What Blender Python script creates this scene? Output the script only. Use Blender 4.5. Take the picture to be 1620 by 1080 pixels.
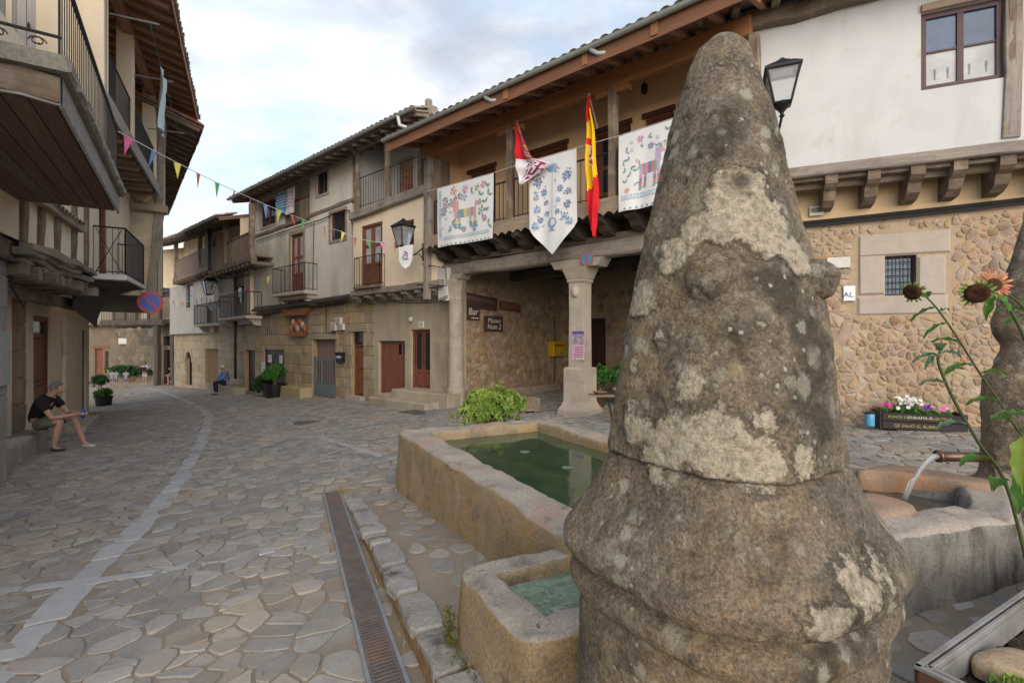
import bpy, bmesh, math, random
from mathutils import Vector, Matrix, noise as mnoise
random.seed(7)
rnd = random.random
def ru(a, b): return a + (b - a) * random.random()
scene = bpy.context.scene
for o in list(bpy.data.objects): bpy.data.objects.remove(o)
COL = scene.collection
# ------------------------------------------------------------------ camera
CAMZ = 1.616; FPX = 780.0; CU, CV = 810.0, 540.0      # eye height, focal length in photo pixels
cam = bpy.data.cameras.new('camera'); camo = bpy.data.objects.new('camera', cam); COL.objects.link(camo)
camo.location = (0, 0, CAMZ); camo.rotation_euler = (math.radians(90), 0, 0)
cam.sensor_width = 36; cam.lens = 36 * FPX / 1620; cam.clip_start = 0.05; cam.clip_end = 3000
scene.camera = camo
# ------------------------------------------------------------------ sky
SUN_EL, SUN_AZ = math.radians(17.0), math.radians(168)   # azimuth from +Y towards +X
world = bpy.data.worlds.new('World'); scene.world = world; world.use_nodes = True
wn = world.node_tree.nodes; wl = world.node_tree.links; wn.clear()
def wnode(t, **k):
    n = wn.new(t)
    for a, b in k.items(): setattr(n, a, b)
    return n
sky = wnode('ShaderNodeTexSky', sky_type='NISHITA'); sky.sun_disc = False
sky.sun_elevation = SUN_EL; sky.sun_rotation = SUN_AZ; sky.air_density = 1.0; sky.dust_density = 1.2
bg = wnode('ShaderNodeBackground'); bg.inputs[1].default_value = 0.105
out = wnode('ShaderNodeOutputWorld')
tc = wnode('ShaderNodeTexCoord')
mp = wnode('ShaderNodeMapping'); mp.inputs['Scale'].default_value = (1.0, 1.0, 2.3); mp.inputs['Location'].default_value = (3.1, 1.7, 0.4)
wl.new(tc.outputs['Generated'], mp.inputs['Vector'])
def wnoise(scale, det, rough, dist=0.0):
    n = wnode('ShaderNodeTexNoise'); n.inputs['Scale'].default_value = scale; n.inputs['Detail'].default_value = det
    n.inputs['Roughness'].default_value = rough; n.inputs['Distortion'].default_value = dist
    wl.new(mp.outputs[0], n.inputs['Vector']); return n
def wramp(src, a, b, ca=(0,0,0,1), cb=(1,1,1,1)):
    r = wnode('ShaderNodeValToRGB'); r.color_ramp.interpolation = 'EASE'
    r.color_ramp.elements[0].position = a; r.color_ramp.elements[1].position = b
    r.color_ramp.elements[0].color = ca; r.color_ramp.elements[1].color = cb
    wl.new(src, r.inputs[0]); return r
def wmix(f, a, b, blend='MIX'):
    m = wnode('ShaderNodeMix', data_type='RGBA', blend_type=blend)
    if isinstance(f, float): m.inputs[0].default_value = f
    else: wl.new(f, m.inputs[0])
    for i, x in ((6, a), (7, b)):
        if isinstance(x, tuple): m.inputs[i].default_value = x
        else: wl.new(x, m.inputs[i])
    return m.outputs[2]
n1 = wnoise(1.9, 7, 0.52, 0.35); n2 = wnoise(3.7, 8, 0.55, 0.2)
cover = wramp(n1.outputs[0], 0.30, 0.62)                       # cloud cover
body = wramp(n2.outputs[0], 0.34, 0.66, (2.05, 2.25, 2.62, 1), (3.75, 3.72, 3.7, 1))
# the one place where the cloud is thin and bright
th = Vector((-.397, 1.0, .46)).normalized()
dt = wnode('ShaderNodeVectorMath', operation='DOT_PRODUCT'); dt.inputs[1].default_value = th
wl.new(tc.outputs['Generated'], dt.inputs[0])
glow = wramp(dt.outputs['Value'], 0.972, 0.9995)
cl = wmix(wmix(1.0, glow.outputs[0], n2.outputs[0], 'MULTIPLY'), body.outputs[0], (6.6, 6.5, 6.3, 1))
sd = Vector((math.sin(SUN_AZ) * math.cos(SUN_EL), math.cos(SUN_AZ) * math.cos(SUN_EL), math.sin(SUN_EL)))
blue = wmix(0.8, sky.outputs[0], (2.2, 2.9, 3.8, 1))           # thin veil over the blue
wl.new(wmix(cover.outputs[0], blue, cl), bg.inputs[0]); wl.new(bg.outputs[0], out.inputs[0])
# ------------------------------------------------------------------ sun
sl = bpy.data.lights.new('sun', 'SUN'); sl.energy = 1.5; sl.angle = math.radians(65); sl.color = (1.0, 0.89, 0.74)
so = bpy.data.objects.new('sun', sl); COL.objects.link(so); so.rotation_euler = sd.to_track_quat('Z', 'Y').to_euler()
# ------------------------------------------------------------------ view
vs = scene.view_settings; vs.view_transform = 'Standard'; vs.look = 'None'; vs.gamma = 1.0; vs.exposure = 1.5
vs.use_curve_mapping = False
scene.render.engine = 'CYCLES'; scene.cycles.max_bounces = 12; scene.cycles.diffuse_bounces = 8

# ------------------------------------------------------------------ helpers
Z = Vector((0, 0, 1))
def gz(x, y): return 0.05 * x - 0.0065 * y                     # the square falls to the left
def gp(u, v, h=0.0):                                           # survey point on the ground
    dx = (u - CU) / FPX; dv = (v - CV) / FPX
    Y = (CAMZ - h) / (dv + 0.05 * dx - 0.0065); return Vector((dx * Y, Y, gz(dx * Y, Y) + h))
def at(u, v, Y): return Vector(((u - CU) / FPX * Y, Y, CAMZ + (CV - v) / FPX * Y))
class Fr:                                                       # a facade plane: s along, z up, o outwards
    def __init__(self, ox, oy, dx, dy):
        self.O = Vector((ox, oy, 0)); self.d = Vector((dx, dy, 0)).normalized()
        n = Vector((-self.d.y, self.d.x, 0)); self.n = n if n.dot(self.O) < 0 else -n
    def P(self, s, z, o=0.0): return self.O + self.d * s + self.n * o + Z * z
    def hit(self, u, v, o=0.0):
        k = (u - CU) / FPX; B = self.O + self.n * o
        s = (k * B.y - B.x) / (self.d.x - k * self.d.y)
        return s, CAMZ + (CV - v) / FPX * (B.y + s * self.d.y)
    def s(self, u, o=0.0): return self.hit(u, 0, o)[0]
    def rect(self, u0, v0, u1, v1, o=0.0):                      # survey of an opening: its two corners
        a = self.hit(u0, (v0 + v1) / 2 + 0, o); b = self.hit(u1, (v0 + v1) / 2, o)
        Ya = (self.P(a[0], 0, o)).y; Yb = (self.P(b[0], 0, o)).y; Ym = (Ya + Yb) / 2
        z0 = CAMZ + (CV - v1) / FPX * Ym; z1 = CAMZ + (CV - v0) / FPX * Ym
        s0, s1 = sorted((a[0], b[0])); return s0, s1, z0, z1
WM = {}
def obj(name, me, mat, parent=None, M=None, label=None, cat=None, group=None, kind=None):
    o = bpy.data.objects.new(name, me); COL.objects.link(o)
    if mat is not None and me is not None:
        if len(me.materials) == 0:
            for m in (mat if isinstance(mat, (list, tuple)) else [mat]): me.materials.append(m)
    M = M if M is not None else Matrix.Identity(4)
    if parent is not None:
        o.parent = parent; o.matrix_parent_inverse = WM.get(parent.name, Matrix.Identity(4)).inverted()
    o.matrix_basis = M; WM[o.name] = M
    if label: o['label'] = label
    if cat: o['category'] = cat
    if group: o['group'] = group
    if kind: o['kind'] = kind
    return o
def thing(name, label, cat, loc, group=None):
    o = bpy.data.objects.new(name, None); COL.objects.link(o); o.empty_display_size = 0.2
    M = Matrix.Translation(Vector(loc)); o.matrix_basis = M; WM[o.name] = M
    o['label'] = label; o['category'] = cat
    if group: o['group'] = group
    return o
class MB:
    def __init__(self): self.v = []; self.f = []; self.mi = []; self.tone = []
    def add(self, vs, fs, mi=0, tone=0.0):
        b = len(self.v); self.v += [tuple(x) for x in vs]; self.tone += [tone] * len(vs)
        for f in fs: self.f.append(tuple(b + i for i in f)); self.mi.append(mi)
    def box8(self, p, mi=0, tone=0.0):
        self.add(p, [(0,3,2,1),(4,5,6,7),(0,1,5,4),(1,2,6,5),(2,3,7,6),(3,0,4,7)], mi, tone)
    def box(self, c, sx, sy, sz, mi=0, rz=0.0):
        R = Matrix.Rotation(rz, 3, 'Z'); c = Vector(c)
        self.box8([c + R @ Vector((x*sx/2, y*sy/2, z*sz/2)) for z in (-1,1) for x, y in ((-1,-1),(1,-1),(1,1),(-1,1))], mi)
    def fbox(self, F, s0, s1, z0, z1, o0, o1, mi=0, tone=0.0):
        self.box8([F.P(s, z, o) for z in (z0, z1) for s, o in ((s0,o0),(s1,o0),(s1,o1),(s0,o1))], mi, tone)
    def cbox(self, F, s0, s1, z0, z1, o0, o1, b=0.01, mi=0, tone=0.0, jit=0.0):   # chamfered face block
        P = [F.P(s, z, o0) for s, z in ((s0,z0),(s1,z0),(s1,z1),(s0,z1))]
        j = lambda: ru(-jit, jit)
        Q = [F.P(s, z, o1 - b) for s, z in ((s0,z0),(s1,z0),(s1,z1),(s0,z1))]
        T = [F.P(s + j(), z + j(), o1 + j()) for s, z in ((s0+b,z0+b),(s1-b,z0+b),(s1-b,z1-b),(s0+b,z1-b))]
        fs = [(8,9,10,11)]
        for i in range(4):
            k = (i + 1) % 4; fs += [(i, k, 4+k, 4+i), (4+i, 4+k, 8+k, 8+i)]
        self.add(P + Q + T, fs, mi, tone)
    def tube(self, pts, r, n=6, mi=0, cap=True, tone=0.0):
        pts = [Vector(p) for p in pts]; rs = r if isinstance(r, (list, tuple)) else [r] * len(pts)
        V = []; up = None
        for i, p in enumerate(pts):
            t = (pts[min(i+1, len(pts)-1)] - pts[max(i-1, 0)])
            t = t.normalized() if t.length > 1e-9 else Z
            if up is None: up = Z if abs(t.z) < 0.9 else Vector((1, 0, 0))
            a = t.cross(up).normalized(); b = a.cross(t)
            for k in range(n):
                w = 2 * math.pi * k / n; V.append(p + (a * math.cos(w) + b * math.sin(w)) * rs[i])
        fs = []
        for i in range(len(pts) - 1):
            for k in range(n): fs.append((i*n+k, i*n+(k+1)%n, (i+1)*n+(k+1)%n, (i+1)*n+k))
        if cap: fs += [tuple(range(n))[::-1], tuple((len(pts)-1)*n + k for k in range(n))]
        self.add(V, fs, mi, tone)
    def lathe(self, c, prof, n=16, mi=0, sx=1.0, sy=1.0, tone=0.0):
        c = Vector(c); V = []
        for r, z in prof:
            for k in range(n):
                w = 2 * math.pi * k / n; V.append(c + Vector((r * math.cos(w) * sx, r * math.sin(w) * sy, z)))
        fs = []
        for i in range(len(prof) - 1):
            for k in range(n): fs.append((i*n+k, i*n+(k+1)%n, (i+1)*n+(k+1)%n, (i+1)*n+k))
        fs += [tuple(range(n))[::-1], tuple((len(prof)-1)*n + k for k in range(n))]
        self.add(V, fs, mi, tone)
    def poly(self, pts, mi=0): self.add(pts, [tuple(range(len(pts)))], mi)
    def mesh(self, name, smooth=False, tone=False):
        me = bpy.data.meshes.new(name); me.from_pydata(self.v, [], self.f)
        if any(self.mi): me.polygons.foreach_set('material_index', self.mi)
        if smooth: me.polygons.foreach_set('use_smooth', [True] * len(self.f))
        if tone:
            a = me.attributes.new('tone', 'FLOAT', 'POINT'); a.data.foreach_set('value', self.tone)
        me.update(); return me
    def build(self, name, mat, parent=None, smooth=False, tone=False, **k):
        me = self.mesh(name, smooth, tone)
        if isinstance(mat, (list, tuple)):
            for m in mat: me.materials.append(m)
        return obj(name, me, mat, parent, **k)
def part(name, mat, parent, fn, smooth=False, **k):
    m = MB(); fn(m); return m.build(name, mat, parent, smooth, **k)
def fpart(name, mat, parent, F, *a, **k):
    m = MB(); m.fbox(F, *a); return m.build(name, mat, parent, **k)
def beam(name, p0, p1, w, h, mat, parent, up=Z, nseg=1, jit=0.0, ch=0.12, **k):
    """timber with its grain along local x; w across, h along 'up'"""
    p0 = Vector(p0); p1 = Vector(p1); L = (p1 - p0).length
    x = (p1 - p0).normalized(); y = Vector(up).cross(x).normalized(); z = x.cross(y)
    c = ch * min(w, h); a, b = w / 2, h / 2
    sec = [(-a+c,-b),(a-c,-b),(a,-b+c),(a,b-c),(a-c,b),(-a+c,b),(-a,b-c),(-a,-b+c)]
    V = []; fs = []
    for i in range(nseg + 1):
        oy, oz, sc = ru(-jit, jit), ru(-jit, jit), 1 + ru(-jit, jit) / max(w, h)
        for q in sec: V.append((L * i / nseg, (q[0] + oy + ru(-jit, jit) * .4) * sc, (q[1] + oz + ru(-jit, jit) * .4) * sc))
    for i in range(nseg):
        for j in range(8): fs.append((i*8+j, i*8+(j+1)%8, (i+1)*8+(j+1)%8, (i+1)*8+j))
    fs += [tuple(range(8))[::-1], tuple(nseg*8 + j for j in range(8))]
    me = bpy.data.meshes.new(name); me.from_pydata(V, [], fs)
    M = Matrix(((x.x,y.x,z.x,p0.x),(x.y,y.y,z.y,p0.y),(x.z,y.z,z.z,p0.z),(0,0,0,1)))
    return obj(name, me, mat, parent, M, **k)
def fbeam(name, F, a, b, w, h, mat, parent, **k):               # beam between two (s, z, o) points
    return beam(name, F.P(*a), F.P(*b), w, h, mat, parent, **k)
def wall(F, s0, s1, z0, z1, holes, o=0.0, th=0.35, depth=0.22, mi=0, mb=None, back=True):
    """plane wall with openings cut out and their reveals"""
    m = mb or MB(); holes = [h for h in holes if h[1] > s0 and h[0] < s1]
    ss = sorted({s0, s1, *[x for h in holes for x in h[:2] if s0 < x < s1]})
    zz = sorted({z0, z1, *[x for h in holes for x in h[2:4] if z0 < x < z1]})
    for i in range(len(ss)-1):
        for j in range(len(zz)-1):
            cs, cz = (ss[i]+ss[i+1])/2, (zz[j]+zz[j+1])/2
            if any(h[0] < cs < h[1] and h[2] < cz < h[3] for h in holes): continue
            m.poly([F.P(ss[i],zz[j],o),F.P(ss[i+1],zz[j],o),F.P(ss[i+1],zz[j+1],o),F.P(ss[i],zz[j+1],o)], mi)
    for h in holes:
        a,b,c,d = h[:4]; e = o - (h[4] if len(h) > 4 else depth)
        for (p,q) in (((a,c),(b,c)),((b,c),(b,d)),((b,d),(a,d)),((a,d),(a,c))):
            m.poly([F.P(p[0],p[1],o),F.P(q[0],q[1],o),F.P(q[0],q[1],e),F.P(p[0],p[1],e)], mi)
    if back:
        q = o - th
        m.poly([F.P(s0,z0,q),F.P(s1,z0,q),F.P(s1,z1,q),F.P(s0,z1,q)], mi)
        for (p,r) in (((s0,z0),(s0,z1)),((s1,z0),(s1,z1)),((s0,z1),(s1,z1))):
            m.poly([F.P(p[0],p[1],o),F.P(r[0],r[1],o),F.P(r[0],r[1],q),F.P(p[0],p[1],q)], mi)
    seen_ = {}; idx = []
    nv = []
    for v in m.v:
        k = (round(v[0], 4), round(v[1], 4), round(v[2], 4))
        if k not in seen_: seen_[k] = len(nv); nv.append(v)
        idx.append(seen_[k])
    m.v = nv; m.tone = [0.0]*len(nv); m.f = [tuple(idx[i] for i in f) for f in m.f]
    return m

# ------------------------------------------------------------------ materials
def rgba(c): return (c[0], c[1], c[2], 1)
def nodes(name):
    m = bpy.data.materials.new(name); m.use_nodes = True; nt = m.node_tree; nt.nodes.clear()
    o = nt.nodes.new('ShaderNodeOutputMaterial'); b = nt.nodes.new('ShaderNodeBsdfPrincipled')
    nt.links.new(b.outputs[0], o.inputs[0]); return m, nt, b
class NT:
    def __init__(self, nt): self.nt = nt; self.l = nt.links.new
    def n(self, t, **k):
        x = self.nt.nodes.new(t)
        for a, b in k.items(): setattr(x, a, b)
        return x
    def setin(self, sock, x):
        if isinstance(x, (int, float, tuple)): sock.default_value = x
        else: self.l(x, sock)
    def noise(self, vec, sc, det=6, rough=.6, dist=0.0, w=None):
        x = self.n('ShaderNodeTexNoise'); x.inputs['Scale'].default_value = sc; x.inputs['Detail'].default_value = det
        x.inputs['Roughness'].default_value = rough; x.inputs['Distortion'].default_value = dist
        if w is not None: x.noise_dimensions = '4D'; self.l(w, x.inputs['W'])
        self.l(vec, x.inputs['Vector']); return x.outputs[0]
    def ramp(self, src, a, b, ca=(0,0,0), cb=(1,1,1)):
        r = self.n('ShaderNodeValToRGB'); e = r.color_ramp.elements
        e[0].position, e[1].position = a, b; e[0].color, e[1].color = rgba(ca), rgba(cb)
        self.l(src, r.inputs[0]); return r.outputs[0]
    def mix(self, f, a, b, blend='MIX'):
        m = self.n('ShaderNodeMix', data_type='RGBA', blend_type=blend)
        self.setin(m.inputs[0], f)
        for i, x in ((6, a), (7, b)):
            if isinstance(x, tuple) and len(x) == 3: x = rgba(x)
            self.setin(m.inputs[i], x)
        return m.outputs[2]
    def math(self, op, a, b=0.0, c=None):
        m = self.n('ShaderNodeMath', operation=op); self.setin(m.inputs[0], a); self.setin(m.inputs[1], b)
        if c is not None: self.setin(m.inputs[2], c)
        return m.outputs[0]
    def scale(self, vec, s):
        m = self.n('ShaderNodeVectorMath', operation='MULTIPLY'); self.l(vec, m.inputs[0]); m.inputs[1].default_value = s; return m.outputs[0]
    def bump(self, h, st, dist, prev=None):
        b = self.n('ShaderNodeBump'); b.inputs['Strength'].default_value = st; b.inputs['Distance'].default_value = dist
        self.l(h, b.inputs['Height'])
        if prev is not None: self.l(prev, b.inputs['Normal'])
        return b.outputs[0]
def M(name, c1, c2, sc=2.0, rough=.85, bump=.4, bd=.01, bsc=60, stain=None, ssc=.8, sa=.5, sb=.75, streak=False,
      var=.0, speck=.12, grain=False, spec=.3, metal=0.0, stain2=None, s2sc=6, s2a=.62, s2b=.7):
    m, nt, b = nodes(name); t = NT(nt)
    oi = t.n('ShaderNodeObjectInfo'); rw = t.math('MULTIPLY', oi.outputs['Random'], 37.0)
    if grain:
        co = t.n('ShaderNodeTexCoord').outputs['Object']
        vec = t.scale(co, (.18, 1, 1)); n1 = t.noise(vec, sc, 7, .65, .4, rw); nf = t.noise(t.scale(co, (.06, 1, 1)), bsc, 5, .7, .2, rw)
    else:
        co = t.n('ShaderNodeNewGeometry').outputs['Position']; n1 = t.noise(co, sc, 8, .62, .3); nf = t.noise(co, bsc, 5, .7)
    col = t.mix(t.ramp(n1, .32, .68), c1, c2)
    if stain:
        v2 = t.scale(co, (1, 1, .22)) if streak else co
        ns = t.noise(v2, ssc, 9, .66, .25, rw if grain else None)
        col = t.mix(t.ramp(ns, sa, sb), col, stain)
    if stain2:
        ns = t.noise(co, s2sc, 9, .7, .3, rw if grain else None); col = t.mix(t.ramp(ns, s2a, s2b), col, stain2)
    col = t.mix(speck * 2, col, t.ramp(nf, .25, .75, (.25,.25,.25), (1.0,1.0,1.0)), 'MULTIPLY') if speck else col
    if speck: col = t.mix(1.0, col, (1 + speck*.6,)*3, 'MULTIPLY')
    if var:
        at_ = t.n('ShaderNodeAttribute', attribute_name='tone')
        r = t.math('ADD', oi.outputs['Random'], at_.outputs['Fac'])
        k = t.math('MULTIPLY_ADD', t.math('FRACT', r), var * 2, 1 - var)
        hs = t.n('ShaderNodeHueSaturation'); t.l(k, hs.inputs['Value']); t.l(col, hs.inputs['Color'])
        r2 = t.math('FRACT', t.math('MULTIPLY', r, 7.31)); t.l(t.math('MULTIPLY_ADD', r2, .5, .75), hs.inputs['Saturation'])
        t.l(t.math('MULTIPLY_ADD', t.math('FRACT', t.math('MULTIPLY', r, 3.7)), .03, .485), hs.inputs['Hue'])
        col = hs.outputs[0]
    t.setin(b.inputs['Base Color'], col); b.inputs['Roughness'].default_value = rough; b.inputs['Metallic'].default_value = metal
    b.inputs['Specular IOR Level'].default_value = spec
    if bump:
        hgt = t.math('ADD', t.math('MULTIPLY', nf, .5), n1); t.l(t.bump(hgt, bump, bd), b.inputs['Normal'])
    return m
def flat(name, c, rough=.6, metal=0.0, spec=.4, var=.12, bump=.1):
    return M(name, c, tuple(x * .8 for x in c), sc=7, rough=rough, bump=bump, bd=.003, bsc=150, speck=.05, metal=metal, spec=spec)
# ------------------------------------------------------------------ palette
m_mortar = M('paving_mortar', (0.315,0.256,0.199), (0.232,0.187,0.144), sc=2.2, stain=(0.353,0.282,0.211), ssc=.5, bump=.9, bd=.012, bsc=90, speck=.22)
m_pave = M('paving_stone', (.315,.30,.285), (.225,.215,.208), sc=5, var=.2, bump=.6, bd=.008, bsc=70, speck=.2, stain=(0.362,0.294,0.228), ssc=1.1, sa=.45, sb=.7, rough=.8, stain2=(0.164,0.137,0.112), s2sc=8, s2a=.6, s2b=.72)
m_slab = M('granite_slab', (.41,.41,.42), (.34,.34,.35), sc=6, var=.12, bump=.5, bd=.006, bsc=110, speck=.25, rough=.72)
m_curb = M('granite_kerb', (0.368,0.354,0.331), (0.267,0.253,0.235), sc=8, var=.1, bump=.8, bd=.012, bsc=60, speck=.3, stain=(0.12,0.106,0.092), ssc=4, sa=.53, sb=.66)
m_earth = M('rusty_earth', (.30,.19,.09), (.20,.13,.07), sc=9, bump=1, bd=.02, bsc=40, speck=.3)
m_iron = M('cast_iron_grate', (.19,.165,.155), (.13,.11,.105), sc=12, rough=.55, bump=.4, bd=.003, bsc=120, metal=.35, stain=(.24,.15,.10), ssc=5, sa=.5, sb=.7)
m_steel = M('galvanised_steel', (.33,.34,.35), (.25,.26,.27), sc=10, rough=.5, bump=.2, bd=.002, metal=.5)
m_dark = flat('drain_shadow', (.012,.012,.012), rough=.95, spec=.05)
m_basin = M('basin_granite', (0.412,0.318,0.208), (0.284,0.22,0.144), sc=3.5, bump=1, bd=.02, bsc=75, speck=.45, stain=(0.412,0.269,0.121), ssc=5.5, sa=.46, sb=.68, streak=True, stain2=(0.147,0.108,0.0643), s2sc=2.6, s2a=.54, s2b=.7)
m_rim = M('basin_rim', (0.412,0.359,0.305), (0.314,0.267,0.228), sc=5, bump=.9, bd=.01, bsc=70, speck=.35, stain=(0.421,0.267,0.215), ssc=1.6, sa=.55, sb=.68, stain2=(0.216,0.184,0.146), s2sc=5, s2a=.56, s2b=.66)
m_trough = M('grey_trough_granite', (.29,.265,.24), (.17,.155,.14), sc=4, bump=.9, bd=.012, bsc=80, speck=.4, stain=(.085,.075,.065), ssc=6.0, sa=.46, sb=.66, streak=True, stain2=(.36,.27,.18), s2sc=1.6, s2a=.56, s2b=.68)
m_rust = M('iron_stained_stone', (.36,.25,.18), (.24,.175,.13), sc=5, bump=.9, bd=.01, bsc=70, speck=.3, stain=(.40,.21,.11), ssc=3.2, sa=.52, sb=.68)
m_moss = M('moss', (.20,.17,.03), (.11,.12,.025), sc=18, bump=1, bd=.02, bsc=60, speck=.3)

def clip(poly, px, py, nx, ny):
    out = []
    for i in range(len(poly)):
        a = poly[i]; b = poly[(i+1) % len(poly)]
        da = (a[0]-px)*nx + (a[1]-py)*ny; db = (b[0]-px)*nx + (b[1]-py)*ny
        if da <= 0: out.append(a)
        if (da < 0 < db) or (db < 0 < da):
            t = da / (da - db); out.append((a[0]+(b[0]-a[0])*t, a[1]+(b[1]-a[1])*t))
    return out
def voronoi(x0, x1, y0, y1, gx, gy, jit=.46, drop=.0, keep=None, rowshift=.5):
    """irregular cells on a jittered grid; returns polygons"""
    nx = int((x1-x0)/gx)+1; ny = int((y1-y0)/gy)+1; P = {}
    for i in range(-2, nx+3):
        for j in range(-2, ny+3):
            if random.random() < drop: continue
            P[i, j] = (x0+(i+ru(-jit,jit)+(rowshift if j % 2 else 0))*gx, y0+(j+ru(-jit,jit))*gy)
    res = []
    for (i, j), p in P.items():
        if i < 0 or j < 0 or i > nx or j > ny: continue
        if keep and not keep(p): continue
        r = 2.2*max(gx, gy); poly = [(p[0]-r,p[1]-r),(p[0]+r,p[1]-r),(p[0]+r,p[1]+r),(p[0]-r,p[1]+r)]
        for a in range(-2, 3):
            for b in range(-2, 3):
                q = P.get((i+a, j+b))
                if q is None or (a == 0 and b == 0): continue
                dx, dy = q[0]-p[0], q[1]-p[1]
                poly = clip(poly, (p[0]+q[0])/2, (p[1]+q[1])/2, dx, dy)
                if len(poly) < 3: break
            if len(poly) < 3: break
        if len(poly) >= 3: res.append((p, poly))
    return res
def soften(poly, gap, cut=.22):
    n = len(poly); cx = sum(p[0] for p in poly)/n; cy = sum(p[1] for p in poly)/n
    out = []
    P = []
    for x, y in poly:
        d = math.hypot(x-cx, y-cy) or 1e-6; k = max(.3, 1-gap/d); P.append((cx+(x-cx)*k, cy+(y-cy)*k))
    for i in range(n):
        a = P[i]; b = P[(i+1) % n]; L = math.hypot(a[0]-b[0], a[1]-b[1])
        if L < .012: continue
        if cut < .2 and L > .07:
            j = ru(-.05, .05); out.append((a[0]+(b[0]-a[0])*cut, a[1]+(b[1]-a[1])*cut)); w = ru(.35,.65); out.append((a[0]+(b[0]-a[0])*w-(b[1]-a[1])*j, a[1]+(b[1]-a[1])*w+(b[0]-a[0])*j)); out.append((a[0]+(b[0]-a[0])*(1-cut), a[1]+(b[1]-a[1])*(1-cut))); continue
        out.append((a[0]+(b[0]-a[0])*cut, a[1]+(b[1]-a[1])*cut)); out.append((a[0]+(b[0]-a[0])*(1-cut), a[1]+(b[1]-a[1])*(1-cut)))
    return (cx, cy), out
def stone(mb, poly, gap, cut, top, bev, f, tone=0.0, tilt=.004, lumpy=0.0):
    """a stone with its own edge and face; f(x, y, h) places it"""
    c, P = soften(poly, gap, cut)
    if len(P) < 4: return False
    n = len(P); ta, tb = ru(-tilt, tilt), ru(-tilt, tilt)
    R = max(math.hypot(p[0]-c[0], p[1]-c[1]) for p in P)
    if R < 2*bev: return False
    hh = lambda x, y: top + (ta*(x-c[0]) + tb*(y-c[1]))/R
    V = [f(x, y, -.03) for x, y in P]
    V += [f(x, y, hh(x, y)-bev*.7) for x, y in P]
    k = 1-bev/R*1.3; V += [f(c[0]+(x-c[0])*k, c[1]+(y-c[1])*k, hh(x, y)+ru(-1,1)*lumpy) for x, y in P]
    fs = [tuple(2*n+i for i in range(n))]
    if lumpy:
        V.append(f(c[0], c[1], top+bev*.5+lumpy)); fs = [(2*n+i, 2*n+(i+1)%n, 3*n) for i in range(n)]
    for i in range(n):
        j = (i+1) % n; fs += [(i, j, n+j, n+i), (n+i, n+j, 2*n+j, 2*n+i)]
    mb.add(V, fs, 0, tone); return True
def inpoly(p, poly):
    r = False; n = len(poly)
    for i in range(n):
        a, b = poly[i], poly[(i+1) % n]
        if (a[1] > p[1]) != (b[1] > p[1]) and p[0] < (b[0]-a[0])*(p[1]-a[1])/(b[1]-a[1])+a[0]: r = not r
    return r

# ------------------------------------------------------------------ frames of the buildings
F1 = Fr(1.52, 11.0, -.757, .653)                 # arcade building
F2 = Fr(-1.54, 13.64, -.765, .644)               # long plastered house
F3 = Fr(-11.37, 21.92, -.72, .694)               # two galleried houses
F4 = Fr(-24.2, 35.3, -.95, .31)                  # timber house at the bend
FR = Fr(4.3, 8.76, .92, -.39)                    # white house on the right
FL = Fr(-8.19, 7.35, -.555, .832)                # left row, ground floor
FL1 = Fr(-7.25, 7.255, -.476, .879)              # left row, upper floors
FC = Fr(-3.96, 4.3, -.549, .836)                 # near left balcony front
def so_(F, x, y):
    r = Vector((x, y, 0)) - F.O; return r.dot(F.d), r.dot(F.n)

# ------------------------------------------------------------------ ground
m = MB(); m.poly([(x, y, gz(x, y)) for x, y in ((-140,-60),(120,-60),(120,160),(-140,160))])
ground = m.build('ground', m_mortar, kind='structure')
CA, CB = Vector((-1.80, 5.35, 0)), Vector((-.345, 2.24, 0)); CD = (CB - CA).normalized(); CC = CA + CD * 7.2
TER = [(CA.x, CA.y), (CC.x, CC.y), (5.4, CC.y), (5.4, 5.3)]
def toff(x, y): return .105 * max(0, min(1, (5.3 - y) / 1.6))
m = MB(); N = 24
for i in range(N):
    a = i / N; b = (i+1) / N
    def row(t):
        L = CA.lerp(CC, t); Rr = Vector((5.4, 5.3, 0)).lerp(Vector((5.4, CC.y, 0)), t)
        return [(p.x, p.y, gz(p.x, p.y) + toff(p.x, p.y) + .004) for p in (L, Rr)]
    r0, r1 = row(a), row(b); m.add([r0[0], r0[1], r1[1], r1[0]], [(0,1,2,3)])
    m.add([r0[0], r1[0], (r1[0][0], r1[0][1], r1[0][2]-.16), (r0[0][0], r0[0][1], r0[0][2]-.16)], [(0,1,2,3)], 1)
terrace = m.build('fountain_terrace', [m_mortar, m_earth], kind='structure')
# big basin and trough outlines (also used to keep paving out)
BD = Vector((.46, -.888, 0)).normalized(); BP = Vector((.888, .46, 0)).normalized()
B0 = Vector((-1.36, 5.85, 0)); B1 = B0 + BD*3.63; B2_ = B1 + BP*2.05; B3_ = B0 + BP*2.05
SA = Vector((-.285, 2.525, 0)); SB = SA + BD*.775; SC = SB + BP*.95; SD = SA + BP*.72
BIG = [(p.x, p.y) for p in (B0, B1, B2_, B3_)]; SMALL = [(p.x, p.y) for p in (SA, SB, SC, SD)]
RT = [(1.62,2.42),(2.98,2.86),(3.45,3.42),(2.88,4.08),(2.0,4.0),(1.4,3.2)]
def blocked(p):
    x, y = p
    if inpoly(p, BIG) or inpoly(p, SMALL) or inpoly(p, RT): return True
    if so_(FL, x, y)[1] < .2 : return True
    s, o = so_(F2, x, y)
    if o < -.1 and s > 0: return True
    s, o = so_(F3, x, y)
    if o < -.1 and s > 0: return True
    s, o = so_(FR, x, y)
    if o < 0 and s > 0: return True
    return False
def seen(p, mx=260):
    x, y = p
    if y < 1.2: return False
    u = CU + FPX * x / y; v = CV + FPX * (CAMZ - gz(x, y)) / y
    return -mx < u < 1620 + mx and v < 1250
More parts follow.
